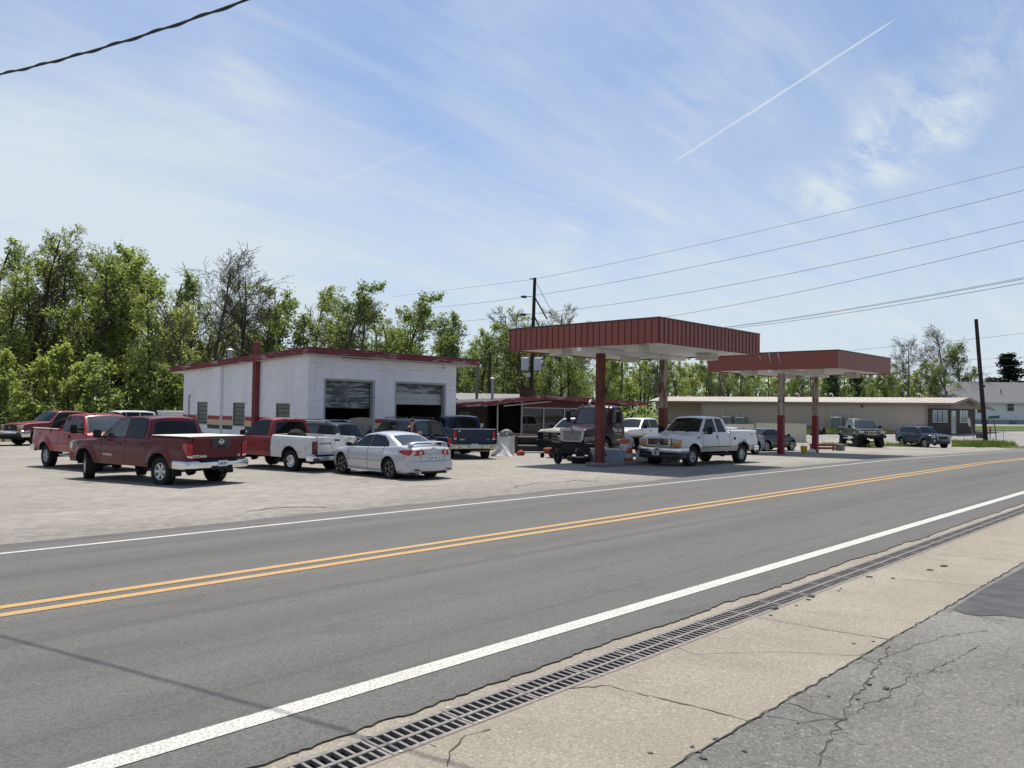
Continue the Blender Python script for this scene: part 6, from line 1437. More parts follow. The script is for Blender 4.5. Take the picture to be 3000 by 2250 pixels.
# --- black coupe
BLKP = paint('black paint', (.006, .007, .010), .14, .03)
gh3 = dict(prof=[(.85, .88), (.1, 1.26), (-.25, 1.345), (-.7, 1.36), (-1.1, 1.31), (-1.95, .99)], belt=[(-9, .92), (9, .92)], zr=1.36, wb=.79, wt=.56, xtf=.1, xtr=-1.1, plan=[(-1.95, .93), (-1, 1), (9, 1)], rc=.09, bowf=.24, bowr=.18, name='roof', glass=[(0, 1, .1, .94, .9, 'windshield', VGL), (4, 5, .08, .86, .88, 'rear_window', VGL)],
           win=[[(.68, .95), (.1, 1.22), (-.35, 1.30), (-.35, .95)], [(-.41, .95), (-.41, 1.30), (-.8, 1.30), (-1.15, 1.2), (-1.5, 1.0)]])
v = Car('sedan_car', 'black arched roof sedan with silver five spoke wheels under the second canopy', 'car', (46.4, 22.4), R(-8), SED(BLKP, gh3)); t = v.t; v.wheels('five', .225, .24); v.mirror(.7, .83, .92, .2, .13, BLKP); v.handle(-.1, .84, CHROME)
for sg in (1, -1): MB().box((2.0, sg*.62, .68), (.34, .26, .14), CLENS, rot=(0, R(14), sg*R(-25)), bev=.04, seg=2).build('headlight', t); MB().b2((-1.0, sg*.893, .5), (.9, sg*.9, .515), CHROME).build('side_trim', t)
v.bar('front_bumper', 2.24, .72, .3, .25, .5, .05, BLKP, .2, 1)
# --- lifted dark green pickup on the far side of the lot
GRN = paint('dark green paint', (.018, .030, .025), .3, .12)
h = R(217)
q = G(2501, 1308); q2 = (62.9, 23.2)
v = pickup('pickup_truck', 'lifted dark green crew cab pickup with black brush guard facing the road', (63.75, 23.1), h, GRN, wb=3.65, xf=2.75, xr=-2.95, W=2.0, H=2.17, hood=(1.36, 1.46), belt=1.5, rail=1.54, cowl=1.3, atop=.55, rtop=-.95, rbase=-1.1, bedx=-1.2, R_=.46, ra=.56, doors=((.0, 1.1), (-1.05, 0)), bot=.8, wt=.7, flare=.07, vgf=VGLC,
           wins=[[(1.05, 1.54), (.52, 2.02), (.08, 2.04), (.08, 1.54)], [(-.06, 1.54), (-.06, 2.04), (-.9, 2.02), (-.98, 1.54)]])
S = v.S; t = v.t; X = S['xf']; v.wheels('eight', .21, .33, BLKG, steer=R(8)); v.mirror(.98, .93, 1.48, .22, .22); v.handle(.1, 1.32, CHROME); v.handle(-.95, 1.32, CHROME)
mb = MB(); mb.b2((X-.02, -.55, 1.0), (X+.02, .55, 1.3), BLK); 
for z in (1.03, 1.27): mb.b2((X-.0, -.56, z-.03), (X+.05, .56, z+.03), CHROME, .01)
mb.b2((X, -.56, 1.13), (X+.05, .56, 1.18), CHROME, .01); gr = mb.build('grille', t)
mb = MB(); mb.b2((X+.05, -.13, 1.135), (X+.07, .13, 1.185), mat('gold badge', (.5, .42, .2), .3)); mb.b2((X+.05, -.06, 1.115), (X+.0705, .06, 1.205), MATS['gold badge']); mb.build('emblem', gr)
for sg in (1, -1): v.box('headlight', (X-.15, sg*.58, 1.04), (X+.03, sg*.92, 1.28), CLENS, .03)
v.bar('front_bumper', X+.03, .98, .2, .78, 1.0, .16, BLK, .4, 1)
mb = MB()
for sg in (1, -1): mb.tube([(X+.2, sg*.45, .95), (X+.24, sg*.42, 1.25), (X+.14, sg*.36, 1.36)], .03, BLK, 8); mb.tube([(X+.2, sg*.45, 1.1), (X+.1, sg*.93, 1.08), (X-.05, sg*.97, .98)], .028, BLK, 8)
mb.tube([(X+.15, -.37, 1.355), (X+.15, .37, 1.355)], .03, BLK, 8); mb.build('brush_guard', t)
for sg in (1, -1): MB().tube([(-1.0, sg*.95, .66), (1.0, sg*.95, .66)], .05, CHROME, 8).build('running_board', t)
# --- blue suv parked at the end of the lot
BLU = paint('steel blue paint', (.020, .032, .062), .26, .06)
v = suv('suv_car', 'steel blue suv with black grille parked by the tall grass', (68.6, 20.0), R(232), BLU, 2.86, 4.7, 1.85, 1.70, .36, (1.0, 1.1), 1.14, ((-.12, .95), (-1.0, -.12)),
        [[(.9, 1.17), (.42, 1.54), (-.05, 1.575), (-.05, 1.17)], [(-.13, 1.17), (-.13, 1.575), (-.95, 1.56), (-.98, 1.17)], [(-1.08, 1.19), (-1.08, 1.55), (-1.6, 1.5), (-1.75, 1.22)]], fl=.04)
t = v.t; X = v.S['xf']; v.wheels('five', .24, .23); v.mirror(.85, .89, 1.13, .2, .15, BLU); v.handle(-.02, 1.0, CHROME); v.handle(-.88, 1.0, CHROME)
mb = MB(); fx = X+.02
fr = [(fx, -.5, .98), (fx, .5, .98), (fx-.0, .4, .66), (fx-.0, -.4, .66)]
mb.prism(fr, (.015, 0, 0), BLKG); gr = mb.build('grille', t, angle=None)
mb = MB()
for a, b_ in zip(fr, fr[1:]+fr[:1]): mb.tube([(a[0]+.015, a[1], a[2]), (b_[0]+.015, b_[1], b_[2])], .018, CHROME, 6)
mb.build('grille_surround', gr)
for sg in (1, -1):
    MB().box((X-.13, sg*.70, .90), (.26, .24, .2), CLENS, rot=(0, 0, sg*R(-20)), bev=.04, seg=2).build('headlight', t); MB().box((X-.03, sg*.68, .6), (.06, .12, .16), CHROME, rot=(0, 0, sg*R(-14)), bev=.02).build('fog_lamp', t)
    MB().tube([(.35, sg*.6, 1.67), (.25, sg*.6, 1.72), (-1.4, sg*.6, 1.72), (-1.55, sg*.6, 1.67)], .02, BLK, 6).build('roof_rail', t)
    v.box('taillight', (v.S['xr']-.0, sg*.72, .95), (v.S['xr']+.18, sg*.92, 1.12), RLENS, .02)
v.bar('front_bumper', X+.0, .80, .24, .36, .6, .05, BLU, .3, 1); MB().b2((X-.05, -.5, .40), (X+.06, .5, .48), BLK, .02).build('lower_intake', t)
# --- vehicles glimpsed at the back left
v = suv('suv_car', 'tall white suv whose pale roof shows behind the bright red pickup', (20.6, 57.0), R(190), WHT, 3.0, 5.3, 2.0, 2.0, .39, (1.1, 1.2), 1.22, ((-.1, 1.0), (-1.1, -.1)),
        [[(.95, 1.26), (.45, 1.82), (-.02, 1.86), (-.02, 1.26)], [(-.1, 1.26), (-.1, 1.86), (-1.0, 1.85), (-1.0, 1.26)], [(-1.1, 1.26), (-1.1, 1.85), (-2.0, 1.8), (-2.1, 1.28)]])
t = v.t; v.wheels('six', .22, .25); v.mirror(.85, .95, 1.24, .2, .2)
for sg in (1, -1): v.box('headlight', (v.S['xf']-.2, sg*.6, .85), (v.S['xf']+.01, sg*.86, 1.02), CLENS, .02); v.box('taillight', (v.S['xr'], sg*.8, .9), (v.S['xr']+.1, sg*.96, 1.4), RLENS, .02)
slats(v, 'grille', v.S['xf']+.0, -.5, .5, .8, 1.0, 3, CHROME, BLK)
MAR = paint('dark crimson paint', (.12, .006, .014), .3, .1)
v = Car('sedan_car', 'dark crimson sedan whose tail shows between the maroon pickup and the red cab', 'car', (13.9, 33.0), R(166), SED(MAR, gh2)); v.wheels('five', .21, .2); v.mirror(.75, .85, .95, .2, .13)
for sg in (1, -1): v.box('taillight', (v.S['xr']+.05, sg*.6, .72), (v.S['xr']+.3, sg*.85, .86), RLENS, .03)
bt = thing('box_trailer', 'white box trailer roof showing between tree trunks and the garage', 'trailer', (24.4, 54.2, gz(19, 53)), R(4))
mb = MB(); mb.b2((-1.9, -1.1, .55), (2.6, 1.1, 1.98), WHT, .05); mb.build('body', bt)
mb = MB(); mb.b2((-1.95, -1.15, 1.93), (2.65, 1.15, 2.0), WHT, .02); mb.build('roof', bt)
for x in (-.5, .45):
    for sg in (1, -1): wheel(bt, x, sg*1.0, .34, .2, .2, 'steel', 0, WHT)
MB().tube([(2.6, 0, .5), (3.9, 0, .48)], .05, BLK, 6).build('tongue', bt)
# --- maroon medium duty truck, bonnet facing left
TRP = paint('dark maroon truck paint', (.026, .004, .011), .3, .03)
h = R(188); wb = 4.6; Rr = .5
ox_, oy_ = 29.10, 23.08
S = dict(xf=1.15, xr=-1.95, W=2.3, R=Rr, wb=wb, ra=.60, zc=.54, paint=TRP, r=.10, crown=.06, flare=.0, bowf=.28, bowr=.0, axf=0., axr=-40.,
         top=[(-1.95, 1.62), (-.62, 1.62), (-.55, 1.62), (.5, 1.50), (.95, 1.44), (1.1, 1.40), (1.15, 1.34)], bot=[(-1.95, .72), (-.75, .72), (.75, .70), (1.15, .72)],
         side=[(.6, .10), (.75, .06), (1.0, .07), (1.2, .16), (1.34, .26), (1.5, .29), (1.62, .27)], plan=[(-1.95, 1), (-.75, 1), (-.5, .98), (.4, .93), (.95, .85), (1.15, .80)], side2=(-.78, -.3, [(.6, .06), (.8, .03), (1.6, .03)]), seams=[-.72, -1.82], seamz=[(0, .76)], zlev=[.8], ang=42,
         cls=door_cls(TRP, ((-1.82, -.72),), .8), dspan=dspans(((-1.82, -.72),)),
         gh=dict(prof=[(-.42, 1.58), (-.83, 2.42), (-.98, 2.52), (-1.5, 2.56), (-1.85, 2.53), (-1.94, 2.40), (-1.95, 1.6)], belt=[(-9, 1.6), (9, 1.6)], zr=2.55, wb=1.12, wt=1.0, xtf=-.83, xtr=-1.9, plan=[(-9, 1), (-.9, 1), (-.4, .9)], rc=.12, bowf=.26, bowr=.02, glass=[(0, 1, .1, .95, .9, 'windshield', VGLC), (5, 6, .15, .8, .7, 'rear_window', VGL)],
                 win=[[(-.72, 1.66), (-.98, 2.36), (-1.06, 2.36), (-1.06, 1.66)], ([(-1.12, 1.66), (-1.12, 2.38), (-1.74, 2.38), (-1.74, 1.70)], VGLC)]))
v = Car('work_truck', 'dark maroon medium duty truck with silver grille surround standing behind the rusty post', 'truck', (ox_, oy_), h, S); t = v.t; X = S['xf']
t.scale = (.96, .96, .96)
GRL = mat('grille silver', (.58, .59, .60), .25, .4, .1, 4)
mb = MB(); fx = X+.02
outer = [(-.62, 1.42), (.62, 1.42), (.60, .98), (.42, .84), (-.42, .84), (-.60, .98)]; inner = [(-.5, 1.33), (-.12, 1.33), (0, 1.20), (.12, 1.33), (.5, 1.33), (.44, .90), (-.44, .90)]
mb.prism([(fx, y, z) for y, z in [(-.66, 1.46), (.66, 1.46), (.62, .95), (.5, .83), (-.5, .83), (-.62, .95)]], (.06, 0, 0), GRL); gr = mb.build('grille_surround', t)
mb = MB(); mb.prism([(fx+.061, y, z) for y, z in inner], (.012, 0, 0), BLK); mb.build('grille_opening', gr, angle=None)
mb = MB()
for k in range(15):
    y = -.44+.88*k/14; zt_ = 1.32 if abs(y) > .13 else 1.22+abs(y)*.8; mb.b2((fx+.074, y-.013, .91), (fx+.105, y+.013, zt_-.01), GRL)
mb.build('grille_bars', gr, angle=None)
mb = MB(); mb.prism([(fx+.06, 0, 1.24), (fx+.06, .085, 1.34), (fx+.06, 0, 1.45), (fx+.06, -.085, 1.34)], (.05, 0, 0), BLK); em = mb.build('emblem', gr)
mb = MB(); mb.prism([(fx+.111, 0, 1.275), (fx+.111, .055, 1.34), (fx+.111, 0, 1.41), (fx+.111, -.055, 1.34)], (.004, 0, 0), GRL); mb.build('emblem_face', em, angle=None)
for sg in (1, -1):
    mb = MB(); mb.prism([(X+.02, sg*.66, .82), (X+.02, sg*.66, 1.06), (X-.12, sg*.95, 1.10), (X-.34, sg*1.06, 1.10), (X-.2, sg*1.0, .92)], (-.12, 0, 0), CLENS); o = mb.build('headlight', t)
    for (x, y) in ((X-.02, .78), (X-.13, .90)): MB().lathe([(.0, .02), (.06, .012), (.07, 0)], (x, sg*y, .97), (1, sg*.5, 0), mat('lamp chrome dark', (.2, .2, .2), .2, .6), 12).build('lamp_core', o)
v.bar('front_bumper', X+.03, 1.12, .14, .24, .80, .16, mat('black bumper', (.009, .009, .010), .55, spec=.2), .5, 1); v.box('bumper_grille', (X+.17, -.45, .44), (X+.2, .45, .72), BLK, .01)
mb = MB()
for sg in (1, -1):   # swept front mudguards
    n = 14; rows = [[(0+.66*math.cos(a), sg*yy, .54+.66*math.sin(a)) for a in [PI*k/n for k in range(n+1)]] for yy in (.80, 1.16)]
    mb.grid(rows, TRP); mb.grid([rows[1], [(x*.93, y, .54+(z-.54)*.93) for x, y, z in rows[1]]], TRP)
mb.build('mudguard', t)
for sg in (1, -1): wheel(t, 0, sg*1.0, Rr, .28, .295, 'truck', 0, ALLOY)
for sg in (1, -1):
    for y in (1.03, .72): wheel(t, -wb, sg*y, Rr, .27, .295, 'truck', 0, ALLOY)
mb = MB(); mb.b2((-6.6, -.55, .62), (-1.9, -.35, .92), UNDERB); mb.b2((-6.6, .35, .62), (-1.9, .55, .92), UNDERB); mb.b2((-6.6, -1.1, .93), (-2.15, 1.1, 1.03), UNDERB); mb.build('frame', t, angle=None)
for sg in (1, -1):
    mb = MB(); mb.tube([(-.95, sg*1.1, 1.72), (-.78, sg*1.36, 1.74)], .025, BLK, 6); mb.tube([(-.95, sg*1.1, 2.3), (-.78, sg*1.36, 2.28)], .025, BLK, 6); mb.box((-.74, sg*1.42, 2.02), (.1, .24, .62), BLK, bev=.04); m_ = mb.build('mirror', t)
    MB().b2((-.795, sg*1.32, 1.78), (-.7905, sg*1.52, 2.26), VGLC).build('mirror_glass', m_)
    MB().box((-1.3, sg*1.02, .5), (1.1, .34, .3), mat('fuel tank', (.06, .06, .06), .4, .3), bev=.06, seg=2).build('fuel_tank', t)
dr = v.parts.get('door|0L') or t
DL = mat('door lettering', (.66, .65, .61), .5)
yl = v.yside(-1.27, 1.32)+.004
text('PRO TEC', .20, DL, 'lettering', dr, (-1.28, v.yside(-1.28, 1.36)+.012, 1.36), 'left', .003, bold=.005); text('INSULATION', .115, mat('door lettering tan', (.40, .31, .2), .5), 'lettering', dr, (-1.28, v.yside(-1.28, 1.17)+.012, 1.19), 'left', .003, bold=.003)
text('DOT', .065, DL, 'lettering', dr, (-1.05, v.yside(-1.05, .9)+.008, .90), 'left', .002); MB().b2((-1.62, v.yside(-1.4, .9)+.002, .87), (-1.22, v.yside(-1.4, .9)+.008, .935), DL).build('number_strip', dr); MB().b2((-.86, v.yside(-.86, 1.45)+.002, 1.40), (-.76, v.yside(-.86, 1.45)+.01, 1.5), WLENS).build('sticker', dr)
for sg in (1, -1): v.box('handle', (-1.78, sg*1.0, 1.5), (-1.62, sg*1.06, 1.54), BLK)
for i in range(5): MB().box((-1.0, (-2+i)*.38, 2.58), (.1, .1, .06), mat('lamp amber dark', (.3, .12, .02), .3), bev=.02).build('marker_lamp', t)
MB().tube([(-2.05, -.95, .9), (-2.05, -.95, 2.75), (-2.18, -.95, 2.85)], .07, GRAYT, 10).build('exhaust_stack', t)
# ------------------------------------------------------------------ trees
def leaf_mat(name, lo, hi, trans=.42):
    m = D.materials.new(name); m.use_nodes = True; n = NT(m.node_tree); n.n.clear()
    out = n.new('ShaderNodeOutputMaterial'); gi = n.new('ShaderNodeNewGeometry'); o = n.new('ShaderNodeTexCoord').outputs['Object']
    k = n.math('ADD', n.math('MULTIPLY', gi.outputs['Random Per Island'], .6), n.math('MULTIPLY', n.ramp(n.noise(o, .45, 3), ((.35, 0), (.65, 1))), .4))
    c = n.mix(k, lo, hi)
    d = n.new('ShaderNodeBsdfPrincipled'); n.link(c, d.inputs['Base Color']); d.inputs['Roughness'].default_value = .55; d.inputs['Specular IOR Level'].default_value = .35
    t = n.new('ShaderNodeBsdfTranslucent'); n.link(n.mix(1.0, c, (1.0, 1.1, .62), 'MULTIPLY'), t.inputs['Color'])
    x = n.new('ShaderNodeMixShader'); x.inputs[0].default_value = trans; n.link(d.outputs[0], x.inputs[1]); n.link(t.outputs[0], x.inputs[2]); n.link(x.outputs[0], out.inputs[0]); return m
BARK = mat('bark', (.060, .050, .040), .95, 0, .35, 3, .8, 15, spec=.1); BARKG = mat('grey bark', (.11, .10, .088), .95, 0, .3, 3, .6, 15, spec=.1)
LEAF = {'lime': leaf_mat('lime leaves', (.28, .32, .105), (.50, .53, .21), .62), 'spring': leaf_mat('spring leaves', (.22, .27, .10), (.42, .465, .19), .61), 'green': leaf_mat('green leaves', (.155, .20, .085), (.31, .36, .15), .58),
        'dark': leaf_mat('dark leaves', (.05, .085, .036), (.12, .17, .065), .48), 'cedar': leaf_mat('cedar needles', (.008, .014, .011), (.026, .036, .024), .12), 'bud': leaf_mat('bud leaves', (.15, .14, .08), (.28, .27, .14), .5)}
def tree_meshes(seed, Hh, leaf, dens, spread, start, lsize, bare=0., twig=False, lean=0., upright=.5):
    rnd = random.Random(seed); wood = MB(); tips = []
    bark = BARKG if bare > .5 else BARK
    def branch(p, d, L, r, lev):
        n = 6 if lev == 0 else 4 if lev == 1 else 3 if lev == 2 else 2
        pts, rs = [p], [r]; cur = p; dd = d
        for i in range(n):
            dd = (dd + Vector((rnd.gauss(0, 1), rnd.gauss(0, 1), rnd.gauss(0, .6)))*(.09 if lev == 0 else .17) + Vector((0, 0, upright*(.0 if lev == 0 else .10)))).normalized()
            cur = cur + dd*(L/n); pts.append(cur); rs.append(max(.013, r*(1-(i+1)/n*.82)))
        wood.tube(pts, rs, bark, (7, 5, 4, 3, 3)[lev], caps=False)
        maxl = 4 if twig else 3
        if lev >= 2: tips.append((pts, lev))
        if lev >= maxl: return
        nk = (int(13*dens+3), 6, 5, 3)[lev]
        for k in range(nk):
            f = (start+(1-start)*(k+rnd.random())/nk) if lev == 0 else (.25+.75*(k+rnd.random())/nk)
            i = min(n-1, int(f*n)); q = pts[i].lerp(pts[i+1], f*n-i); rr = rs[i]*.62
            td = (pts[min(i+1, n)]-pts[i]).normalized(); az = rnd.uniform(0, 2*PI)
            side = td.orthogonal().normalized(); side = Matrix.Rotation(az, 3, td) @ side
            an = rnd.uniform(.55, 1.0) if lev == 0 else rnd.uniform(.5, .95)
            nd = (td*math.cos(an)+side*math.sin(an)).normalized()
            if lev == 0: Lk = Hh*spread*(1.05-f*.72)*rnd.uniform(.75, 1.15)
            else: Lk = L*rnd.uniform(.42, .66)
            branch(q, nd, Lk, max(.015, rr*(.75 if lev == 0 else .7)), lev+1)
    branch(Vector((0, 0, -.3)), Vector((lean, 0, 1)).normalized(), Hh*.97, Hh*.016+.03, 0)
    me_w = wood.build('trunk', fix=False, angle=None)
    lv = MB(); m = leaf; vs, fs = [], []
    for pts, lev in tips:
        if rnd.random() < bare: continue
        nl = int(dens*(7 if lev == 3 else 2.6)+rnd.random())
        for _ in range(nl):
            i = rnd.randrange(len(pts)-1); q = pts[i].lerp(pts[i+1], rnd.random())+Vector((rnd.gauss(0, 1), rnd.gauss(0, 1), rnd.gauss(0, 1)))*lsize*.9
            a = Vector((rnd.gauss(0, 1), rnd.gauss(0, 1), rnd.gauss(0, .7))).normalized(); b = a.cross(Vector((rnd.gauss(0, 1), rnd.gauss(0, 1), rnd.gauss(0, 1)))).normalized()
            s = lsize*.76*rnd.uniform(.5, 1.15); k = len(vs); s2 = s*rnd.uniform(.5, .8)
            vs += [q-a*s, q-b*s2*.9-a*s*.1, q+a*s*.9+b*s2*.1, q+b*s2]; fs.append((k, k+1, k+2, k+3))
    if fs: lv.add(vs, fs, m); me_l = lv.build('crown', fix=False, angle=None)
    else: me_l = None
    return me_w, me_l
TV = {}
for key, a in dict(lime1=(1, 14, LEAF['lime'], 1., .30, .22, .19), lime2=(2, 12, LEAF['lime'], .9, .36, .15, .2, 0, False, .25), spring1=(3, 15, LEAF['spring'], 1.05, .26, .3, .19), spring2=(4, 14, LEAF['spring'], .8, .3, .25, .19, 0, False, -.12), green1=(5, 14, LEAF['green'], 1.1, .28, .2, .22),
                 green2=(6, 13, LEAF['green'], 1.2, .34, .12, .22), bare1=(7, 14, LEAF['bud'], .8, .32, .25, .1, .72, True), bare2=(8, 14, LEAF['bud'], .75, .24, .3, .1, .85, True, .05, .9), dark1=(9, 11, LEAF['dark'], 1.35, .36, .08, .26), sparse1=(10, 15, LEAF['spring'], .75, .3, .28, .15, .35, True), bare3=(14, 13, LEAF['bud'], 1.05, .46, .26, .09, .75, True, 0, .75), shrub1=(11, 5, LEAF['lime'], .9, .42, .06, .17), shrub2=(12, 5, LEAF['spring'], .9, .40, .06, .18)).items():
    TV[key] = (tree_meshes(*a), a[1])
# cedar: tiers of drooping sprays
rnd = random.Random(31); wd = MB(); wd.tube([(0, 0, -.3), (.1, 0, 5), (0, .1, 10.5)], [.3, .2, .03], BARK, 7, caps=False); vs, fs = [], []
for k in range(110):
    z = 1.2+9.3*k/110; L = (3.6*(1-(z/10.9)**1.4)+.5)*rnd.uniform(.6, 1.15); az = rnd.uniform(0, 2*PI); d = Vector((math.cos(az), math.sin(az), rnd.uniform(.0, .35)))
    p = Vector((0, 0, z)); wd.tube([p, p+d*L*.5, p+d*L], [.05, .03, .01], BARK, 3, caps=False)
    for _ in range(46):
        f = rnd.uniform(.25, 1.05); q = p+d*L*f+Vector((rnd.gauss(0, .3), rnd.gauss(0, .3), rnd.gauss(0, .16))); a = (d+Vector((rnd.gauss(0, .6), rnd.gauss(0, .6), rnd.gauss(0, .4)))).normalized(); b = a.orthogonal().normalized(); s = rnd.uniform(.18, .36); k0 = len(vs)
        vs += [q-a*s, q-b*s*.35, q+a*s, q+b*s*.35]; fs.append((k0, k0+1, k0+2, k0+3))
TV['cedar'] = ((wd.build('trunk', fix=False, angle=None), MB().add(vs, fs, LEAF['cedar']).build('crown', fix=False, angle=None)), 10.5)
for k, ((w_, l_), hh) in TV.items():
    for o in (w_, l_):
        if o: COL.objects.unlink(o)
def plant(key, px, top, Dd, nm, label, cat='tree', group='trees of the wood line', rz=None, sx=1.):
    (w_, l_), Hn = TV[key]; p = atD(px, 1200, Dd); g = gz(p.x, p.y); zt = atD(px, top, Dd).z; s = max(.1, (zt-g)/Hn)
    t = thing(nm, label, cat, (p.x, p.y, g), random.uniform(0, 6.28) if rz is None else rz, group); t.scale = (s*sx, s*sx, s)
    for o, n_ in ((w_, 'trunk'), (l_, 'crown')):
        if o: c = o.copy(); COL.objects.link(c); c.name = n_; c.parent = t
    return t
random.seed(21)
KN = {'lime1': ('broadleaf_tree', 'lime green young leafed tree'), 'lime2': ('broadleaf_tree', 'leaning lime green tree'), 'spring1': ('broadleaf_tree', 'tall fresh green tree'), 'spring2': ('broadleaf_tree', 'open fresh green tree'), 'green1': ('broadleaf_tree', 'full mid green tree'), 'green2': ('broadleaf_tree', 'broad mid green tree'),
      'bare1': ('bare_tree', 'nearly bare grey branched tree'), 'bare2': ('bare_tree', 'slim bare twiggy tree'), 'dark1': ('broadleaf_tree', 'dark green rounded tree'), 'sparse1': ('broadleaf_tree', 'thinly leafed tall tree'), 'shrub1': ('woodland_shrub', 'lime green bushy sapling'), 'shrub2': ('woodland_shrub', 'fresh green bushy sapling'), 'bare3': ('bare_tree', 'wide crowned bare tree with dark limbs'), 'cedar': ('cedar_tree', 'dark layered cedar tree')}
PLACES = ((-200, 'at the far left edge'), (70, 'above the dusty maroon pickup'), (200, 'above the bright red pickup'), (330, 'above the maroon pickup bonnet'), (450, 'above the maroon pickup cab'), (540, 'just left of the garage'), (680, 'over the garage flue'), (800, 'over the red pylon of the garage'), (920, 'over the garage front corner'), (1060, 'over the left garage bay'), (1200, 'over the right garage bay'), (1345, 'over the right end of the garage roof'),
          (1450, 'between garage and dark utility pole'), (1590, 'behind the dark utility pole'), (1720, 'left of the front canopy post'), (1850, 'between the two front canopy posts'), (2010, 'right of the rusty second post'), (2180, 'over the left of the tan building'), (2330, 'between the rear canopy posts'), (2480, 'over the lifted green pickup'), (2640, 'over the right part of the tan building'), (2790, 'left of the leaning pole'), (2900, 'right of the leaning pole'))
def place_of(px):
    r_ = PLACES[0][1]
    for x, s in PLACES:
        if px >= x-50: r_ = s
    return r_
rows = []   # px, top, depth, variant
for px, top, v_ in ((-60, 640, 'sparse1'), (60, 655, 'sparse1'), (150, 860, 'lime2'), (205, 690, 'spring1'), (290, 745, 'sparse1'), (372, 700, 'spring1'), (455, 755, 'spring1'), (30, 800, 'lime1'), (330, 930, 'lime1'), (520, 905, 'lime1'), (575, 850, 'bare2'), (-20, 900, 'lime2'), (245, 900, 'spring2'), (430, 880, 'lime1')):
    rows.append((px, top, 70+random.uniform(-4, 5), v_))
for px, top, v_ in ((110, 1010, 'shrub1'), (20, 1040, 'shrub2'), (200, 1060, 'shrub1'), (300, 1040, 'shrub2'), (380, 1070, 'shrub1'), (470, 1050, 'shrub1'), (540, 1075, 'shrub2'), (-40, 1030, 'shrub1')):
    rows.append((px, top, 63+random.uniform(-1, 2), v_))
for px, top, v_ in ((635, 775, 'bare3'), (705, 795, 'bare1'), (660, 960, 'lime1'), (770, 900, 'spring2'), (800, 830, 'bare2'), (850, 812, 'green1'), (945, 815, 'green1'), (1010, 900, 'sparse1'), (1060, 880, 'bare1'), (1130, 848, 'green1'), (1165, 930, 'sparse1'), (1245, 945, 'lime2'), (610, 990, 'lime1'), (900, 940, 'green2'), (1100, 960, 'spring1'), (1290, 990, 'green2')):
    rows.append((px, top, 84+random.uniform(-5, 6), v_))
for px, top, v_ in ((1340, 935, 'green2'), (1400, 925, 'green1'), (1475, 905, 'bare1'), (1545, 920, 'sparse1'), (1640, 900, 'bare1'), (1700, 980, 'sparse1'), (1440, 1000, 'green1'), (1600, 1030, 'spring1'), (1660, 1010, 'green1'), (1520, 1000, 'green2')):
    rows.append((px, top, 76+random.uniform(-4, 6), v_))
for px, top, v_ in ((1760, 1010, 'spring1'), (1820, 1050, 'lime1'), (1870, 1030, 'spring2'), (1930, 1040, 'bare1'), (1990, 1035, 'spring1'), (2060, 1050, 'green1'), (2110, 1045, 'bare1'), (2170, 1060, 'green2'), (1850, 1120, 'shrub1'), (1780, 1110, 'shrub1')):
    rows.append((px, top, 108+random.uniform(-6, 10), v_))
for px, top, v_ in ((2230, 1060, 'green1'), (2290, 1085, 'spring1'), (2350, 1080, 'bare1'), (2430, 1092, 'dark1'), (2500, 1095, 'dark1'), (2545, 1060, 'bare1'), (2610, 1095, 'spring2'), (2664, 1010, 'bare3'), (2715, 1080, 'green1'), (2765, 983, 'bare3'), (2790, 1045, 'spring1'), (2815, 1020, 'green2'), (2850, 1075, 'spring2'), (2745, 1120, 'green2'), (2650, 1130, 'green2'), (2580, 1120, 'spring1'), (2955, 1040, 'cedar'), (3040, 1080, 'cedar'), (2900, 1110, 'cedar')):
    rows.append((px, top, (142 if v_ == 'cedar' else 126)+random.uniform(-6, 8), v_))
for px, top, v_ in ((0, 700, 'spring2'), (110, 760, 'sparse1'), (170, 730, 'bare1'), (240, 800, 'sparse1'), (320, 760, 'spring2'), (405, 745, 'sparse1'), (500, 800, 'spring2'), (545, 830, 'sparse1'), (60, 880, 'spring2'), (180, 950, 'lime1'), (400, 960, 'lime2'), (490, 980, 'lime2'), (560, 1000, 'spring2'), (90, 940, 'lime1'), (130, 715, 'spring1'), (255, 730, 'sparse1'), (345, 735, 'green1'), (10, 690, 'spring1')):
    rows.append((px, top, 77+random.uniform(-3, 6), v_))
for px, top, v_ in ((600, 880, 'sparse1'), (690, 890, 'spring2'), (740, 830, 'sparse1'), (890, 850, 'sparse1'), (985, 850, 'spring2'), (1090, 900, 'spring2'), (1200, 900, 'sparse1'), (1270, 930, 'bare2'), (1330, 980, 'spring2'), (730, 980, 'lime1'), (830, 960, 'green1'), (960, 980, 'lime2'), (1050, 990, 'green1'), (1180, 1000, 'green1')):
    rows.append((px, top, 96+random.uniform(-4, 6), v_))
for px, top, v_ in ((1370, 950, 'spring1'), (1450, 960, 'spring1'), (1530, 965, 'green1'), (1610, 970, 'spring1'), (1680, 985, 'spring2'), (1420, 1010, 'spring2'), (1500, 950, 'sparse1'), (1570, 990, 'spring2'), (1650, 950, 'sparse1'), (1740, 1030, 'green1'), (1690, 1060, 'lime1'), (1600, 1090, 'shrub1'), (1480, 1100, 'shrub2'), (1390, 1090, 'green2')):
    rows.append((px, top, 88+random.uniform(-4, 6), v_))
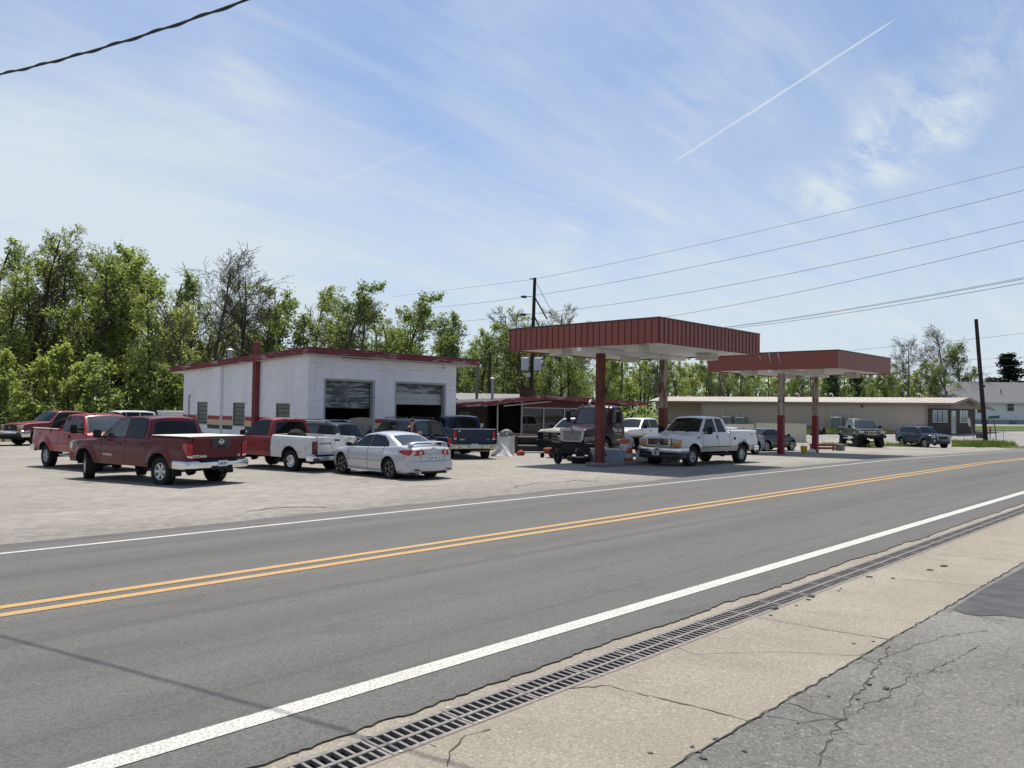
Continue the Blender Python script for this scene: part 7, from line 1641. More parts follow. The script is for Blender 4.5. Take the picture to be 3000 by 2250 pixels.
for px, top, v_ in ((1790, 1050, 'green2'), (1840, 1040, 'spring1'), (1880, 1050, 'lime1'), (1940, 1045, 'green1'), (2000, 1055, 'spring1'), (2070, 1060, 'lime2'), (2125, 1055, 'spring1'), (2300, 1085, 'lime1'), (2360, 1090, 'spring1'), (2620, 1080, 'spring1'), (2700, 1060, 'lime1'), (2570, 1085, 'green1'), (1900, 1060, 'spring1'), (1960, 1070, 'sparse1'), (2030, 1065, 'spring2'), (2090, 1075, 'green1'), (2140, 1050, 'sparse1'), (2200, 1070, 'spring2'), (2260, 1075, 'sparse1'), (2320, 1070, 'green2'), (2390, 1085, 'spring1'), (2460, 1080, 'green2'), (2530, 1085, 'green1')):
    rows.append((px, top, 128+random.uniform(-4, 8), v_))
seen = {}
for px, top, Dd, v_ in rows:
    nm, kd = KN[v_]; lab = kd+' '+place_of(px); i = seen.get(lab, 0); seen[lab] = i+1
    if i: lab = kd + (', set farther back, ', ', the lower one, ', ', standing beside its likeness, ')[min(i, 3)-1]+place_of(px)
    plant(v_, px, top, Dd, nm, lab, 'shrub' if 'shrub' in nm else 'tree')
# undergrowth and the far mass of the wood: uncountable
def leaf_mass(name, n, fn, m, s0, s1):
    rnd = random.Random(n); vs, fs = [], []
    for _ in range(n):
        q = fn(rnd); a = Vector((rnd.gauss(0, 1), rnd.gauss(0, 1), rnd.gauss(0, .7))).normalized(); b = a.cross(Vector((rnd.gauss(0, 1), rnd.gauss(0, 1), rnd.gauss(0, 1)))).normalized(); s = rnd.uniform(s0, s1); k = len(vs)
        vs += [q-a*s, q-b*s*.6, q+a*s, q+b*s*.6]; fs.append((k, k+1, k+2, k+3))
    o = MB().add(vs, fs, m).build(name, fix=False, angle=None); return tag(o, kind='stuff')
def band(px0, px1, d0, d1, h0, h1):
    def f(r_):
        px = r_.uniform(px0, px1); d = r_.uniform(d0, d1); p = atD(px, 1200, d)
        q = .5+.5*math.sin(px*.021+d)*math.sin(px*.0083+2+d*.2); top = h0+(h1-h0)*q
        return Vector((p.x, p.y, gz(p.x, p.y)+top*(1-r_.random()**.6 if False else r_.random())))
    return f
leaf_mass('undergrowth', 9000, band(-260, 600, 61, 72, .8, 3.2), LEAF['spring'], .1, .24)
leaf_mass('undergrowth', 5000, band(-260, 600, 62, 70, .5, 2.6), LEAF['lime'], .1, .22)
leaf_mass('undergrowth', 5000, band(1300, 1950, 66, 80, 1., 3.5), LEAF['green'], .12, .28)
leaf_mass('far_woods', 14000, band(-400, 1350, 100, 118, 6., 11.), LEAF['spring'], .2, .45)
leaf_mass('far_woods', 14000, band(1300, 2700, 132, 152, 6.5, 11.), LEAF['green'], .22, .5)
leaf_mass('far_woods', 3200, band(2500, 2860, 138, 150, 3., 7.), LEAF['spring'], .3, .6)
random.seed(77); mb = MB()
for k in range(70):
    px = random.uniform(-300, 2500); d = random.uniform(96, 112) if px < 1350 else random.uniform(128, 146); p = atD(px, 1200, d); g = gz(p.x, p.y); l = random.uniform(-.6, .6)
    mb.tube([(p.x, p.y, g-.3), (p.x+l, p.y, g+5), (p.x+l*1.6, p.y+l, g+random.uniform(9, 13))], [.2, .14, .02], BARK, 5, caps=False)
tag(mb.build('far_woods', fix=False, angle=None), kind='stuff')
# grass
def blades(name, polys, n, h0, h1, m, w=.03):
    rnd = random.Random(n); vs, fs = [], []
    for (a, b, c, d), share in polys:
        for _ in range(int(n*share)):
            u, v = rnd.random(), rnd.random(); q = a.lerp(b, u).lerp(d.lerp(c, u), v); z = gz(q.x, q.y); h = rnd.uniform(h0, h1)*(.35+1.3*(0.5+.5*math.sin(q.x*2.1+1)*math.sin(q.y*1.7))); az = rnd.uniform(0, 6.28); dx, dy = math.cos(az), math.sin(az); k = len(vs); l = rnd.uniform(-.5, .5)*h
            vs += [Vector((q.x-dx*w, q.y-dy*w, z-.02)), Vector((q.x+dx*w, q.y+dy*w, z-.02)), Vector((q.x+l*dy, q.y-l*dx, z+h))]; fs.append((k, k+1, k+2))
    return tag(MB().add(vs, fs, m).build(name, fix=False, angle=None), kind='stuff')
GRASS = leaf_mat('grass blades', (.10, .14, .03), (.26, .30, .09), .4)
LAWN = mat('lawn', (.075, .115, .028), .95, 0, .4, 1.5, .8, 30, spec=.1)
V2 = lambda p: Vector((p.x, p.y))
def lawn_patch(name, pts, off=.012):
    mb = MB(); a, b, c, d = pts; rws = []
    for i in range(9):
        rw = []
        for j in range(13):
            q = a.lerp(b, j/12).lerp(d.lerp(c, j/12), i/8); rw.append((q.x, q.y, gz(q.x, q.y)+off))
        rws.append(rw)
    mb.grid(rws, LAWN); return tag(mb.build(name, angle=None), kind='structure')
A_, B_ = V2(G(2788, 1310)), V2(G(2985, 1309)); C_, D_ = V2(G(2965, 1296)), V2(G(2790, 1296))
lawn_patch('verge', (A_, B_, C_, D_)); s1 = (A_, V2(G(2935, 1310)), V2(G(2930, 1299)), D_)
s0 = (V2(G(2395, 1307.5)), V2(G(2700, 1309)), V2(G(2700, 1304.5)), V2(G(2395, 1301.5)))
lawn_patch('verge_strip', s0)
blades('grass', ((s1, .62), (s0, .2), ((A_, B_, C_, D_), .18)), 9000, .08, .34, GRASS, .035)
bank = (Vector((79.5, 31.0)), Vector((82.2, 22.6)), Vector((88.6, 22.9)), Vector((85.4, 34)))
bk2 = (V2(G(2320, 1273)), V2(G(2700, 1271)), V2(G(2705, 1260)), V2(G(2322, 1258)))
lawn_patch('grass_bank', bk2, .02); blades('grass', ((bk2, 1.),), 9000, .12, .4, GRASS, .04)
lw = (V2(G(2850, 1263)), V2(G(3060, 1263.5)), V2(G(3060, 1249)), V2(G(2850, 1248))); lawn_patch('house_lawn', lw, .02)
# kerb along the bank
kp = [V2(G(2322, 1273.5)), V2(G(2700, 1271.5))]
d_ = (kp[1]-kp[0]).normalized(); mb = MB()
for k in range(10):
    a = kp[0].lerp(kp[1], k/10); b = kp[0].lerp(kp[1], (k+.985)/10)
    nrm = Vector((-d_.y, d_.x))*.16
    mb.prism([(*a, gz(*a)-.05), (*b, gz(*b)-.05), (*(b+nrm), gz(*b)-.05), (*(a+nrm), gz(*a)-.05)], (0, 0, .2), mat('dark kerb', (.09, .085, .08), .9, 0, .3, 4))
tag(mb.build('kerb', angle=None), kind='structure')
mb = MB(); kq = [V2(G(2850, 1263.4)), V2(G(3060, 1264))]
mb.prism([(*kq[0], gz(*kq[0])), (*kq[1], gz(*kq[1])), (kq[1].x+.3, kq[1].y+.05, gz(*kq[1])), (kq[0].x+.3, kq[0].y+.05, gz(*kq[0]))], (0, 0, .14), mat('pale kerb', (.45, .42, .36), .9)); tag(mb.build('kerb', angle=None), kind='structure')

# unseen trees added behind the viewer; they darken what glass and paint reflect
random.seed(5)
for k in range(26):
    v_ = random.choice(['green1', 'green2', 'spring1', 'dark1', 'green1']); (w_, l_), Hn = TV[v_]
    x, y = -70+6.2*k+random.uniform(-2, 2), -24+random.uniform(-7, 5); t = thing('broadleaf_tree', 'unseen leafy tree added behind the viewer', 'tree', (x, y, gz(x, y)), random.uniform(0, 6), 'trees added behind the viewer')
    s_ = random.uniform(9, 13)/Hn; t.scale = (s_*1.25, s_*1.25, s_)
    for o, n_ in ((w_, 'trunk'), (l_, 'crown')): c = o.copy(); COL.objects.link(c); c.name = n_; c.parent = t
for k in range(16):   # the wood goes on to the left, out of the picture
    v_ = random.choice(['spring1', 'green1', 'lime1', 'sparse1']); (w_, l_), Hn = TV[v_]
    x, y = 2-5.2*k+random.uniform(-2, 2), 66-2.6*k+random.uniform(-3, 3); t = thing('broadleaf_tree', 'leafy tree of the wood beyond the left edge of the picture', 'tree', (x, y, gz(x, y)), random.uniform(0, 6), 'trees beyond the left edge')
    s_ = random.uniform(13, 16)/Hn; t.scale = (s_*1.1, s_*1.1, s_)
    for o, n_ in ((w_, 'trunk'), (l_, 'crown')): c = o.copy(); COL.objects.link(c); c.name = n_; c.parent = t
# ------------------------------------------------------------------ poles, wires, signs
WOOD = mat('weathered pole wood', (.045, .038, .033), .95, 0, .35, 4, .6, 30, spec=.1); WOODG = mat('green grey pole', (.16, .155, .12), .9, 0, .2, 3); WIRE = mat('wire', (.02, .02, .022), .6)
def gbase(p): return Vector((p.x, p.y, gz(p.x, p.y)-.3))
def pole(top, base, r0_, r1, label, m=WOOD):
    t = thing('utility_pole', label, 'utility pole', base); mb = MB(); d = Vector(top)-Vector(base)
    mb.tube([(0, 0, 0), d*.5, d], [r0_, (r0_+r1)/2, r1], m, 12); mb.build('pole', t); return t
d0 = 58.
pt = atD(1566.9, 814, d0); pb = atD(1552, 1158, d0); pb = gbase(pb + (pb-pt).normalized()*1.6*0)
cp = pole(pt, pb, .17, .12, 'dark leaning utility pole with guy struts behind the office roof')
def onp(py): f = (py-814)/(1158-814); return pt.lerp(atD(1552, 1158, d0), f)
mb = MB()
for py in (869, 921):
    q = onp(py)-pb; w = Vector((RT.x, RT.y, 0))
    mb.tube([q-w*.15, q-w*.55], .03, WIRE, 6); mb.tube([q-w*.55+Vector((0, 0, -.04)), q-w*.85+Vector((0, 0, -.02)), q-w*.98], [.1, .1, .03], WIRE, 8)
mb.tube([onp(817)-pb-Vector((RT.x, RT.y, 0))*.1, onp(817)-pb-Vector((RT.x, RT.y, 0))*.35], .04, WIRE, 6); mb.build('insulator', cp)
mb = MB()
for (a, b_) in ((868, (1603, 935)), (921, (1590, 975))): mb.tube([onp(a)-pb, atD(*b_, d0-.5)-pb], .055, WIRE, 6)
mb.tube([onp(820)-pb, atD(1612, 905, d0-1)-pb, atD(1622, 1000, d0-2)-pb], .018, WIRE, 4); mb.build('guy_strut', cp)
mb = MB(); q = onp(1067)-pb; w = Vector((RT.x, RT.y, 0)); TR = mat('meter box', (.50, .52, .53), .5, 0, .1, 4)
for sg in (-1, 1): mb.box(q+w*sg*.46-Vector((FW.x, FW.y, 0))*.1, (.55, .35, .95), TR, rot=(0, 0, AZ-PI/2), bev=.05)
mb.box(q-w*.25-Vector((FW.x, FW.y, .85)), (.35, .2, .28), TR, rot=(0, 0, AZ-PI/2)); mb.build('meter_box', cp)
rp0 = G(2889, 1298); rp1 = atD(2859.6, 935.3, 69.8)
rp = pole(rp1, gbase(rp0), .20, .15, 'tall bare utility pole leaning left in the tall grass by the street sign')
for (tx, ty, bx_, by_, dd, r_, lb_, m) in ((1436.2, 1032, 1432, 1170, 68, .14, 'black utility pole right of the garage roof end', WOOD), (1398, 1057, 1397.5, 1172, 62, .13, 'short greenish pole touching the garage roof end', WOODG)):
    a, b_ = atD(tx, ty, dd), atD(bx_, by_, dd); pole(a, gbase(b_), r_, r_*.85, lb_, m)
def wire(pts, r_, label, n=24, sag=.0, grp='overhead wires', twist=False):
    a, b_ = pts[0], pts[-1]; P = []
    if len(pts) == 3:   # quadratic through three points
        for k in range(n+1):
            t = k/n; P.append(a*(2*(t-.5)*(t-1))+pts[1]*(4*t*(1-t))+b_*(2*t*(t-.5)))
    else:
        for k in range(n+1): t = k/n; q = a.lerp(b_, t); P.append(q-Vector((0, 0, sag*4*t*(1-t))))
    r_ *= .72 if not twist else 1; mb = MB(); mb.tube(P, r_, WIRE, 5 if not twist else 6)
    if twist:
        P2 = []; m_ = 14
        for k in range(len(P)-1):
            for j in range(m_): 
                q = P[k].lerp(P[k+1], j/m_); an = (k*m_+j)*2*PI/22; P2.append(q+Vector((0, math.sin(an)*r_*1.1, math.cos(an)*r_*1.5)))
        mb.tube(P2, r_*.8, WIRE, 5)
    o = mb.build('overhead_wire', fix=False, angle=None); return tag(o, label, 'wire', grp)
wa, wm, wb_ = Vector((2.93, 12.96, 6.68)), Vector((3.61, 9.83, 6.45)), Vector((4.03, 8.07, 6.43))
dv = (wb_-wa)
wire([wa-dv*1.6+Vector((0, 0, .9)), (wa+wb_)/2+Vector((0, 0, -.06)), wb_+dv*1.6+Vector((0, 0, .9))], .013, 'thick twisted black service cable crossing the top left corner of the sky', 40, twist=True)
def wpx(a, m_, b_, da, db, r_, label):
    pm = atD(*m_, 2/(1/da+1/db)) if False else None
    A, B = atD(*a, da), atD(*b_, db)
    # the middle photo point fixes the sag
    best = min((abs((lambda q: 1500+FPX*(q-Vector((0, 0, CH))).dot(rt)/(q-Vector((0, 0, CH))).dot(fw)-m_[0])(A.lerp(B, k/200))), k/200) for k in range(201))[1]
    q = A.lerp(B, best); target = atD(*m_, q.x*FW.x+q.y*FW.y); sag = (q.z-target.z)/(4*best*(1-best))
    return wire([A, B], r_, label, 40, sag)
wpx((1568, 817), (2300, 660), (3010, 485), 58, 34, .014, 'topmost thin wire rising right from the pole top')
wpx((1571, 865), (2300, 725), (3010, 555), 58, 34, .017, 'second wire from the top running right from the dark pole')
wpx((1568, 919), (2300, 805), (3010, 646), 58, 34, .017, 'third wire from the top running right from the dark pole')
wpx((1500, 985), (2300, 864), (3010, 702), 66, 34, .017, 'lowest of the four wires, passing behind the canopy top')
for (y0, y1, y2, r_, lb_) in ((960, 893, 811, .016, 'upper wire of the close bundle over the second canopy'), (961.5, 896, 815, .016, 'middle wire of the close bundle over the second canopy'), (966, 905, 827, .018, 'lower wire of the bundle over the second canopy')):
    wpx((2110, y0), (2560, y1), (3010, y2), 62, 36, r_, lb_)
wpx((1563, 818), (1350, 845), (1150, 869), 58, 92, .014, 'thin top wire running left from the pole over the trees'); wpx((1545, 869), (1380, 890), (1170, 907), 58, 92, .018, 'second wire running left from the pole over the trees'); wpx((1541, 921), (1420, 935), (1215, 951), 58, 92, .018, 'third wire running left from the pole into the trees')
wpx((2480, 1027), (2740, 1004), (3010, 975), 95, 75, .02, 'wire crossing behind the bare trees to the right edge'); wpx((2604, 1063), (2860, 1053), (3010, 1047), 105, 90, .022, 'lower wire passing the leaning pole'); wpx((2604, 1096), (2870, 1076), (3010, 1069), 105, 90, .022, 'lowest wire passing the leaning pole')
wpx((1300, 1037), (1380, 1035), (1500, 1026), 68, 70, .014, 'cable strung from the black pole over the garage roof end'); wpx((1436, 1090), (1490, 1087), (1546, 1085), 68, 60, .012, 'low cable between the black pole and the dark pole')
# signs at the corner
SG = mat('galvanised post', (.22, .24, .22), .6, .3); GRN_S = mat('sign green', (.02, .14, .11), .4); WS = mat('sign silver', (.55, .55, .53), .45, .3)
p = G(2920, 1295); dd = p.x*FW.x+p.y*FW.y; tp = atD(2912, 1226, dd)
t = thing('street_sign', 'green street name sign on a thin dark post right of the leaning pole', 'street sign', (p.x, p.y, gz(p.x, p.y))); q = tp-Vector((p.x, p.y, gz(p.x, p.y)))
MB().tube([(0, 0, -.2), q], .04, mat('rusty post', (.07, .055, .05), .8), 6).build('post', t)
mb = MB(); mb.box(q+Vector((0, 0, .12)), (.88, .02, .25), GRN_S, rot=(0, R(-5), AZ-PI/2-R(25)), bev=.01); mb.build('name_plate', t); mb = MB(); mb.tube([q+Vector((0, 0, -.12)), q], .05, WS, 6); mb.build('bracket', t)
p = G(2854, 1286); dd = p.x*FW.x+p.y*FW.y; tp = atD(2841.5, 1224, dd)
t = thing('stop_sign', 'octagonal sign seen almost edge on, leaning beside the red yard sign', 'traffic sign', (p.x, p.y, gz(p.x, p.y))); q = tp-Vector((p.x, p.y, gz(p.x, p.y)))
MB().tube([(0, 0, -.2), q], .035, SG, 6).build('post', t)
mb = MB(); a = AZ-R(27)+R(12); nx2 = Vector((math.sin(a), -math.cos(a), .12)).normalized(); ex_ = Vector((math.cos(a), math.sin(a), 0)); ez = nx2.cross(ex_); c0 = q+Vector((0, 0, -.42))-nx2*.06
mb.prism([c0+ex_*(.40*math.cos(PI/8+k*PI/4))+ez*(.46*math.sin(PI/8+k*PI/4)) for k in range(8)], nx2*-.012, WS); mb.build('plate', t, angle=None)
p = G(2871, 1296); t = thing('yard_sign', 'small dark red yard sign in the grass left of the leaning pole', 'sign', (p.x, p.y, gz(p.x, p.y)), AZ-PI/2-R(25))
mb = MB(); mb.b2((-.3, -.015, .35), (.3, .0, .72), mat('yard sign red', (.12, .03, .025), .5)); mb.b2((-.27, -.018, .42), (.27, -.0155, .50), mat('yard sign tan', (.35, .22, .14), .5)); mb.b2((-.22, -.018, .60), (.24, -.0155, .635), mat('yard sign tan', (.35, .22, .14), .5)); mb.build('board', t, angle=None)
mb = MB(); 
for x in (-.2, .2): mb.tube([(x, .012, -.1), (x, .012, .6)], .008, SG, 4)
mb.build('stake', t)
p = G(2901, 1299); t = thing('marker_post', 'orange capped white cable marker post right of the leaning pole', 'marker post', (p.x, p.y, gz(p.x, p.y)))
MB().tube([(0, 0, -.1), (0, 0, .85)], .055, WHT, 10).build('post', t); mb = MB(); mb.tube([(0, 0, .85), (0, 0, 1.38)], .085, mat('orange cap', (.45, .10, .03), .5), 10); mb.lathe([(.085, 1.38), (.05, 1.43), (0, 1.44)], (0, 0, 0), (0, 0, 1), MATS['orange cap'], 10); mb.build('cap', t)
p = G(2942, 1296); o = MB().tube([(p.x-.2, p.y, gz(p.x, p.y)), (p.x-.3, p.y, 1.05)], .02, SG, 5).build('thin_stake'); tag(o, 'thin grey stake standing right of the street sign', 'stake')
# ------------------------------------------------------------------ clutter on the lot
def gl(x, y): return (x, y, gz(x, y))
# washing machine with a heap of rags, beside the shop
wm = thing('washing_machine', 'old white washing machine standing by the dark blue pickup tail', 'washing machine', gl(28.6, 27.75), R(20))
ENA = mat('enamel white', (.60, .61, .60), .4, 0, .12, 3)
mb = MB(); mb.b2((-.34, -.34, .03), (.34, .34, .93), ENA, .02); mb.build('cabinet', wm); mb = MB(); mb.b2((-.33, -.36, .05), (.33, -.3405, .6), ENA, .01); mb.build('door_panel', wm); mb = MB(); mb.b2((-.34, .2, .931), (.34, .34, 1.08), ENA, .03); mb.build('control_panel', wm)
def heap(name, label, cat, loc, s, m, seed, sub=3, h=1.):
    r_ = random.Random(seed); bm = bmesh.new(); bmesh.ops.create_icosphere(bm, subdivisions=sub, radius=1)
    k = [Vector((r_.uniform(-1, 1), r_.uniform(-1, 1), r_.uniform(-1, 1)))*r_.uniform(3, 7) for _ in range(9)]
    for v in bm.verts:
        n = sum(abs(math.sin(v.co.dot(q)+i)) for i, q in enumerate(k))/9; f = .62+.62*n
        z = v.co.z*f; z = z if z > -.35 else -.35
        v.co = Vector((v.co.x*f*s[0], v.co.y*f*s[1], (z+.35)*s[2]*h))
    me = D.meshes.new(name); bm.to_mesh(me); bm.free(); me.materials.append(m); me.shade_smooth(); me.set_sharp_from_angle(angle=R(28))
    o = D.objects.new(name, me); COL.objects.link(o); o.location = loc; return tag(o, label, cat)
PLAS = mat('white plastic', (.66, .67, .68), .3, 0, .12, 5, .5, 9); GPL = mat('grey plastic sheet', (.34, .36, .37), .3, 0, .2, 5, .5, 9); RAG = mat('grey rags', (.20, .20, .19), .9, 0, .4, 6); BAGB = mat('black bag', (.014, .014, .016), .35, 0, .3, 6, .6, 14)
heap('rag_pile', 'heap of grey rags and bags lying on top of the old washing machine', 'rags', (28.6, 27.72, gz(28.6, 27.7)+.93), (.36, .3, .26), RAG, 3)
# clear plastic sheeting draped in a cone
mb = MB(); rws = []; r_ = random.Random(8)
for i in range(9):
    f = i/8; rr = .08+.62*f**1.3; z = 1.08*(1-f)**1.0
    rws.append([(rr*(1+.16*math.sin(5*a+i)+.10*math.sin(11*a+2*i))*math.cos(a)-.22*(1-f), rr*.8*(1+.14*math.sin(6*a+i))*math.sin(a), max(.01, z+.04*math.sin(7*a))) for a in [2*PI*k/32 for k in range(33)]])
mb.grid(rws, PLAS); o = mb.build('plastic_sheet', angle=30); o.location = gl(27.55, 27.0); o.scale = (.85, .85, .72); tag(o, 'crumpled white plastic sheeting heaped against the dark blue pickup bumper', 'plastic sheet')
o = heap('red_cloth', 'small red cloth scrap beside the white plastic sheeting', 'cloth', gl(28.7, 26.8), (.24, .18, .2), mat('red cloth', (.3, .05, .03), .8), 5, 2)
sf = thing('sofa', 'black two seat sofa dumped outside the dark shop wall', 'sofa', gl(31.4, 28.6), R(-42)); BS = mat('black vinyl', (.012, .012, .014), .45, 0, .3, 4)
mb = MB(); mb.b2((-.9, -.4, .08), (.9, .4, .42), BS, .05); mb.build('seat', sf); mb = MB(); mb.b2((-.9, .25, .42), (.9, .45, .88), BS, .07); mb.build('backrest', sf)
for sx in (-1, 1): MB().b2((sx*.9, -.4, .1), (sx*1.1, .45, .66), BS, .07).build('armrest', sf)
cb = thing('plywood_box', 'dark cabinet lying on its side at the left end of the sofa', 'cabinet', gl(30.3, 29.3), R(-42)); DW = mat('dark stained wood', (.03, .022, .02), .6)
mb = MB(); mb.b2((-.55, -.35, .0), (.55, .35, .92), DW, .015); mb.build('carcass', cb); MB().b2((-.5, -.37, .06), (.5, -.352, .86), DW, .01).build('door', cb)
lad = MB()
for y in (-.16, .16): lad.b2((-1.25, y-.03, -.02), (1.25, y+.03, .06), mat('old pink board', (.28, .17, .17), .8))
o = lad.build('board_stack', angle=None); o.location = (31.9, 28.9, gz(31.9, 28.9)+.90); o.rotation_euler = (0, R(3), R(-42)); tag(o, 'faded pink boards laid across the sofa and cabinet', 'boards')
st = thing('plastic_stool', 'white plastic tub upside down at the right end of the sofa', 'tub', gl(32.6, 27.6)); MB().lathe([(0, .56), (.2, .55), (.24, .1), (.27, .0), (.25, 0)], (0, 0, 0), (0, 0, 1), ENA, 18).build('tub', st)
# orange ride-on mower
mw = thing('riding_mower', 'orange ride on mower deck with small wheels in front of the stripped white pickup', 'mower', gl(28.5, 24.5), R(192)); mw.scale = (.72, .72, .72); OR = paint('mower orange', (.26, .05, .018), .5, .3)
mb = MB(); mb.b2((-.62, -.46, .2), (.25, .46, .38), OR, .06); mb.lathe([(0, .12), (.22, .1), (.26, 0)], (-.1, 0, .38), (0, 0, 1), OR, 14); mb.build('deck', mw)
mb = MB(); mb.b2((.1, -.26, .36), (.95, .26, .66), OR, .08); mb.build('bonnet', mw); mb = MB(); mb.b2((-.75, -.22, .52), (-.35, .22, .60), BLK, .03); mb.b2((-.82, -.22, .56), (-.75, .22, .85), BLK, .03); mb.build('seat', mw)
for x, y, rr in ((.8, .38, .17), (.8, -.38, .17), (-.62, .5, .24), (-.62, -.5, .24)): wheel(mw, x, y, rr, .14, rr*.5, 'steel', 0, ENA)
MB().tube([(.25, 0, .6), (.02, 0, .98)], .02, BLK, 6).build('steering_column', mw); MB().lathe([(.15, 0), (.17, .015), (.15, .03), (.13, .015), (.15, 0)], (.02, 0, .98), (-.4, 0, 1), BLK, 16).build('steering_wheel', mw)
# tyres and parts under the truck nose, tub, drum
tyre('black tyre lying flat with a pale ring in front of the maroon truck', (25.6, 20.55, gz(25.6, 20.5)+.13), (0, 0, 0), .36, .24, .2)
tyre('worn tyre standing upright left of the tyre pile under the truck bumper', (24.9, 21.15, gz(24.9, 21)+.30), (PI/2, 0, R(60)), .30, .2, .16)
tyre('small tyre leaning against the red post base behind the tyre pile', (26.3, 21.1, gz(26.3, 21)+.29), (R(68), 0, R(20)), .31, .2, .17)
tyre('tyre under the middle of the truck bumper beside the scattered parts', (26.9, 21.9, gz(26.9, 21.9)+.1), (0, R(4), 0), .33, .2, .18)
o = MB().lathe([(.155, 0), (.17, .012), (.20, .012), (.205, 0)], (25.6, 20.55, gz(25.6, 20.5)+.256), (0, 0, 1), ALLOY, 24).build('hub_ring'); tag(o, 'pale metal ring lying on the flat black tyre', 'ring')
bx_ = thing('storage_tote', 'open pale plastic tote stuffed with scraps beside the rusty post', 'tote', gl(25.75, 19.2), R(-40)); TOTE = mat('tote blue grey', (.26, .31, .36), .4, 0, .15, 4)
mb = MB(); n = 4; lo_, hi_ = [(-.5, -.3), (.5, -.3), (.5, .3), (-.5, .3)], [(-.66, -.4), (.66, -.4), (.66, .4), (-.66, .4)]
mb.grid([[(x, y, .02) for x, y in lo_+lo_[:1]], [(x, y, .62) for x, y in hi_+hi_[:1]]], TOTE); mb.poly([(x, y, .02) for x, y in lo_], TOTE)
for a, b_ in zip(hi_, hi_[1:]+hi_[:1]): mb.tube([(a[0], a[1], .63), (b_[0], b_[1], .63)], .025, ENA, 6)
mb.build('tub', bx_); o = heap('scrap_heap', 'dark scraps filling the pale tote by the post', 'scrap', (25.75, 19.2, gz(25.7, 19.2)+.36), (.5, .3, .2), BAGB, 12, 2)
dr = thing('traffic_drum', 'orange and white striped traffic drum with plastic stuffed on top', 'traffic drum', gl(26.65, 19.0)); ORD = mat('drum orange', (.50, .10, .03), .45, 0, .15, 4); WD = mat('drum white', (.55, .55, .54), .4, 0, .12, 4)
mb = MB(); mb.lathe([(.30, .0), (.30, .26), (.285, .262), (.285, .44), (.27, .442), (.27, .66), (.255, .662), (.255, .82), (.24, .822), (.23, 1.0), (.18, 1.03), (0, 1.04)], (0, 0, 0), (0, 0, 1), ORD, 24, [ORD, ORD, WD, WD, ORD, ORD, WD, WD, ORD, ORD, ORD]); mb.build('drum', dr); mb = MB(); mb.lathe([(.0, .0), (.40, 0), (.40, .07), (.31, .09)], (0, 0, 0), (0, 0, 1), BLK, 20); mb.build('rubber_base', dr)
heap('plastic_bag', 'grey and white plastic bag crammed onto the striped traffic drum', 'plastic bag', (26.75, 18.95, gz(26.7, 19)+.72), (.24, .24, .32), mat('mixed plastic', (.40, .43, .44), .35, 0, .55, 6, .5, 9), 21)
heap('plastic_bag', 'crumpled clear plastic sack lying between drum and white pickup bumper', 'plastic bag', gl(28.6, 19.4), (.42, .36, .5), GPL, 17)
heap('garbage_bag', 'black garbage bag slumped behind the pale tote', 'garbage bag', gl(26.3, 20.2), (.4, .35, .5), BAGB, 19)
is_ = MB(); is_.b2((-2.6, -.45, 0), (2.9, .45, .14), mat('pump island concrete', (.20, .19, .17), .9, 0, .3, 3), .03); o = is_.build('pump_island'); o.location = gl(26.95, 18.85); tag(o, 'low concrete pump island under the first canopy posts', 'kerb island')
# second canopy: bucket, red rail, block
bk = thing('bucket', 'yellow plastic bucket beside the right white post', 'bucket', gl(43.6, 18.9)); mb = MB(); mb.lathe([(0, .01), (.16, .01), (.19, .38), (.2, .4), (.18, .39)], (0, 0, 0), (0, 0, 1), mat('bucket yellow', (.58, .36, .03), .4, 0, .15, 5), 18); mb.build('pail', bk); MB().tube([(.19, 0, .36), (.12, .1, .5), (0, .14, .53), (-.12, .1, .5), (-.19, 0, .36)], .007, GRAYT, 5).build('handle', bk)
heap('paper_litter', 'pile of white litter at the foot of the right white post', 'litter', gl(44.3, 18.75), (.36, .26, .18), PLAS, 23, 2)
rl = thing('red_rail', 'low red painted rail lying behind the right white post', 'rail', gl(49.7, 20.3), R(-38))
for k in range(2): MB().b2((-.9, -.06, .08+.2*k), (.9, .06, .23+.2*k), mat('rail red', (.2, .045, .04), .6, 0, .2, 3), .01).build('board', rl)
for x in (-.75, .75): MB().b2((x-.05, .061, 0), (x+.05, .14, .45), WOOD).build('post', rl)
o = MB().b2((-.28, -.2, 0), (.28, .2, .42), mat('grey block', (.16, .17, .16), .9), .03).build('concrete_block'); o.location = gl(50.9, 19.7); tag(o, 'grey concrete block at the right end of the red rail', 'concrete block')
# far left: flat trailer with junk and a pipe rail fence
ft = thing('flatbed_trailer', 'low dark flatbed trailer loaded with scrap at the far left edge', 'trailer', gl(10.2, 51.5), R(10))
mb = MB(); mb.b2((-3, -1, .55), (2.6, 1, .68), mat('rusty deck', (.06, .045, .04), .8)); mb.build('deck', ft); mb = MB(); mb.b2((-3, -1.03, .4), (2.6, -.95, .55), BLK); mb.b2((-3, .95, .4), (2.6, 1.03, .55), BLK); mb.tube([(2.6, 0, .5), (4.1, 0, .48)], .06, BLK, 6); mb.build('frame', ft)
for x in (-.7, .25):
    for sg in (1, -1): wheel(ft, x, sg*.98, .34, .2, .19, 'steel', 0, GRAYT)
heap('scrap_heap', 'rusty red and dark scrap piled on the flatbed trailer', 'scrap', (9.6, 51.4, gz(9.6, 51)+.68), (1.5, .7, .6), mat('rusty scrap', (.09, .05, .045), .8, 0, .6, 3), 41)
pf = thing('pipe_fence', 'dark pipe rail fence along the foot of the trees at left', 'fence', gl(6.0, 57.0), R(6))
for z in (.75, 1.35): MB().tube([(-4, 0, z), (14, 0, z)], .04, BLK, 6).build('rail', pf)
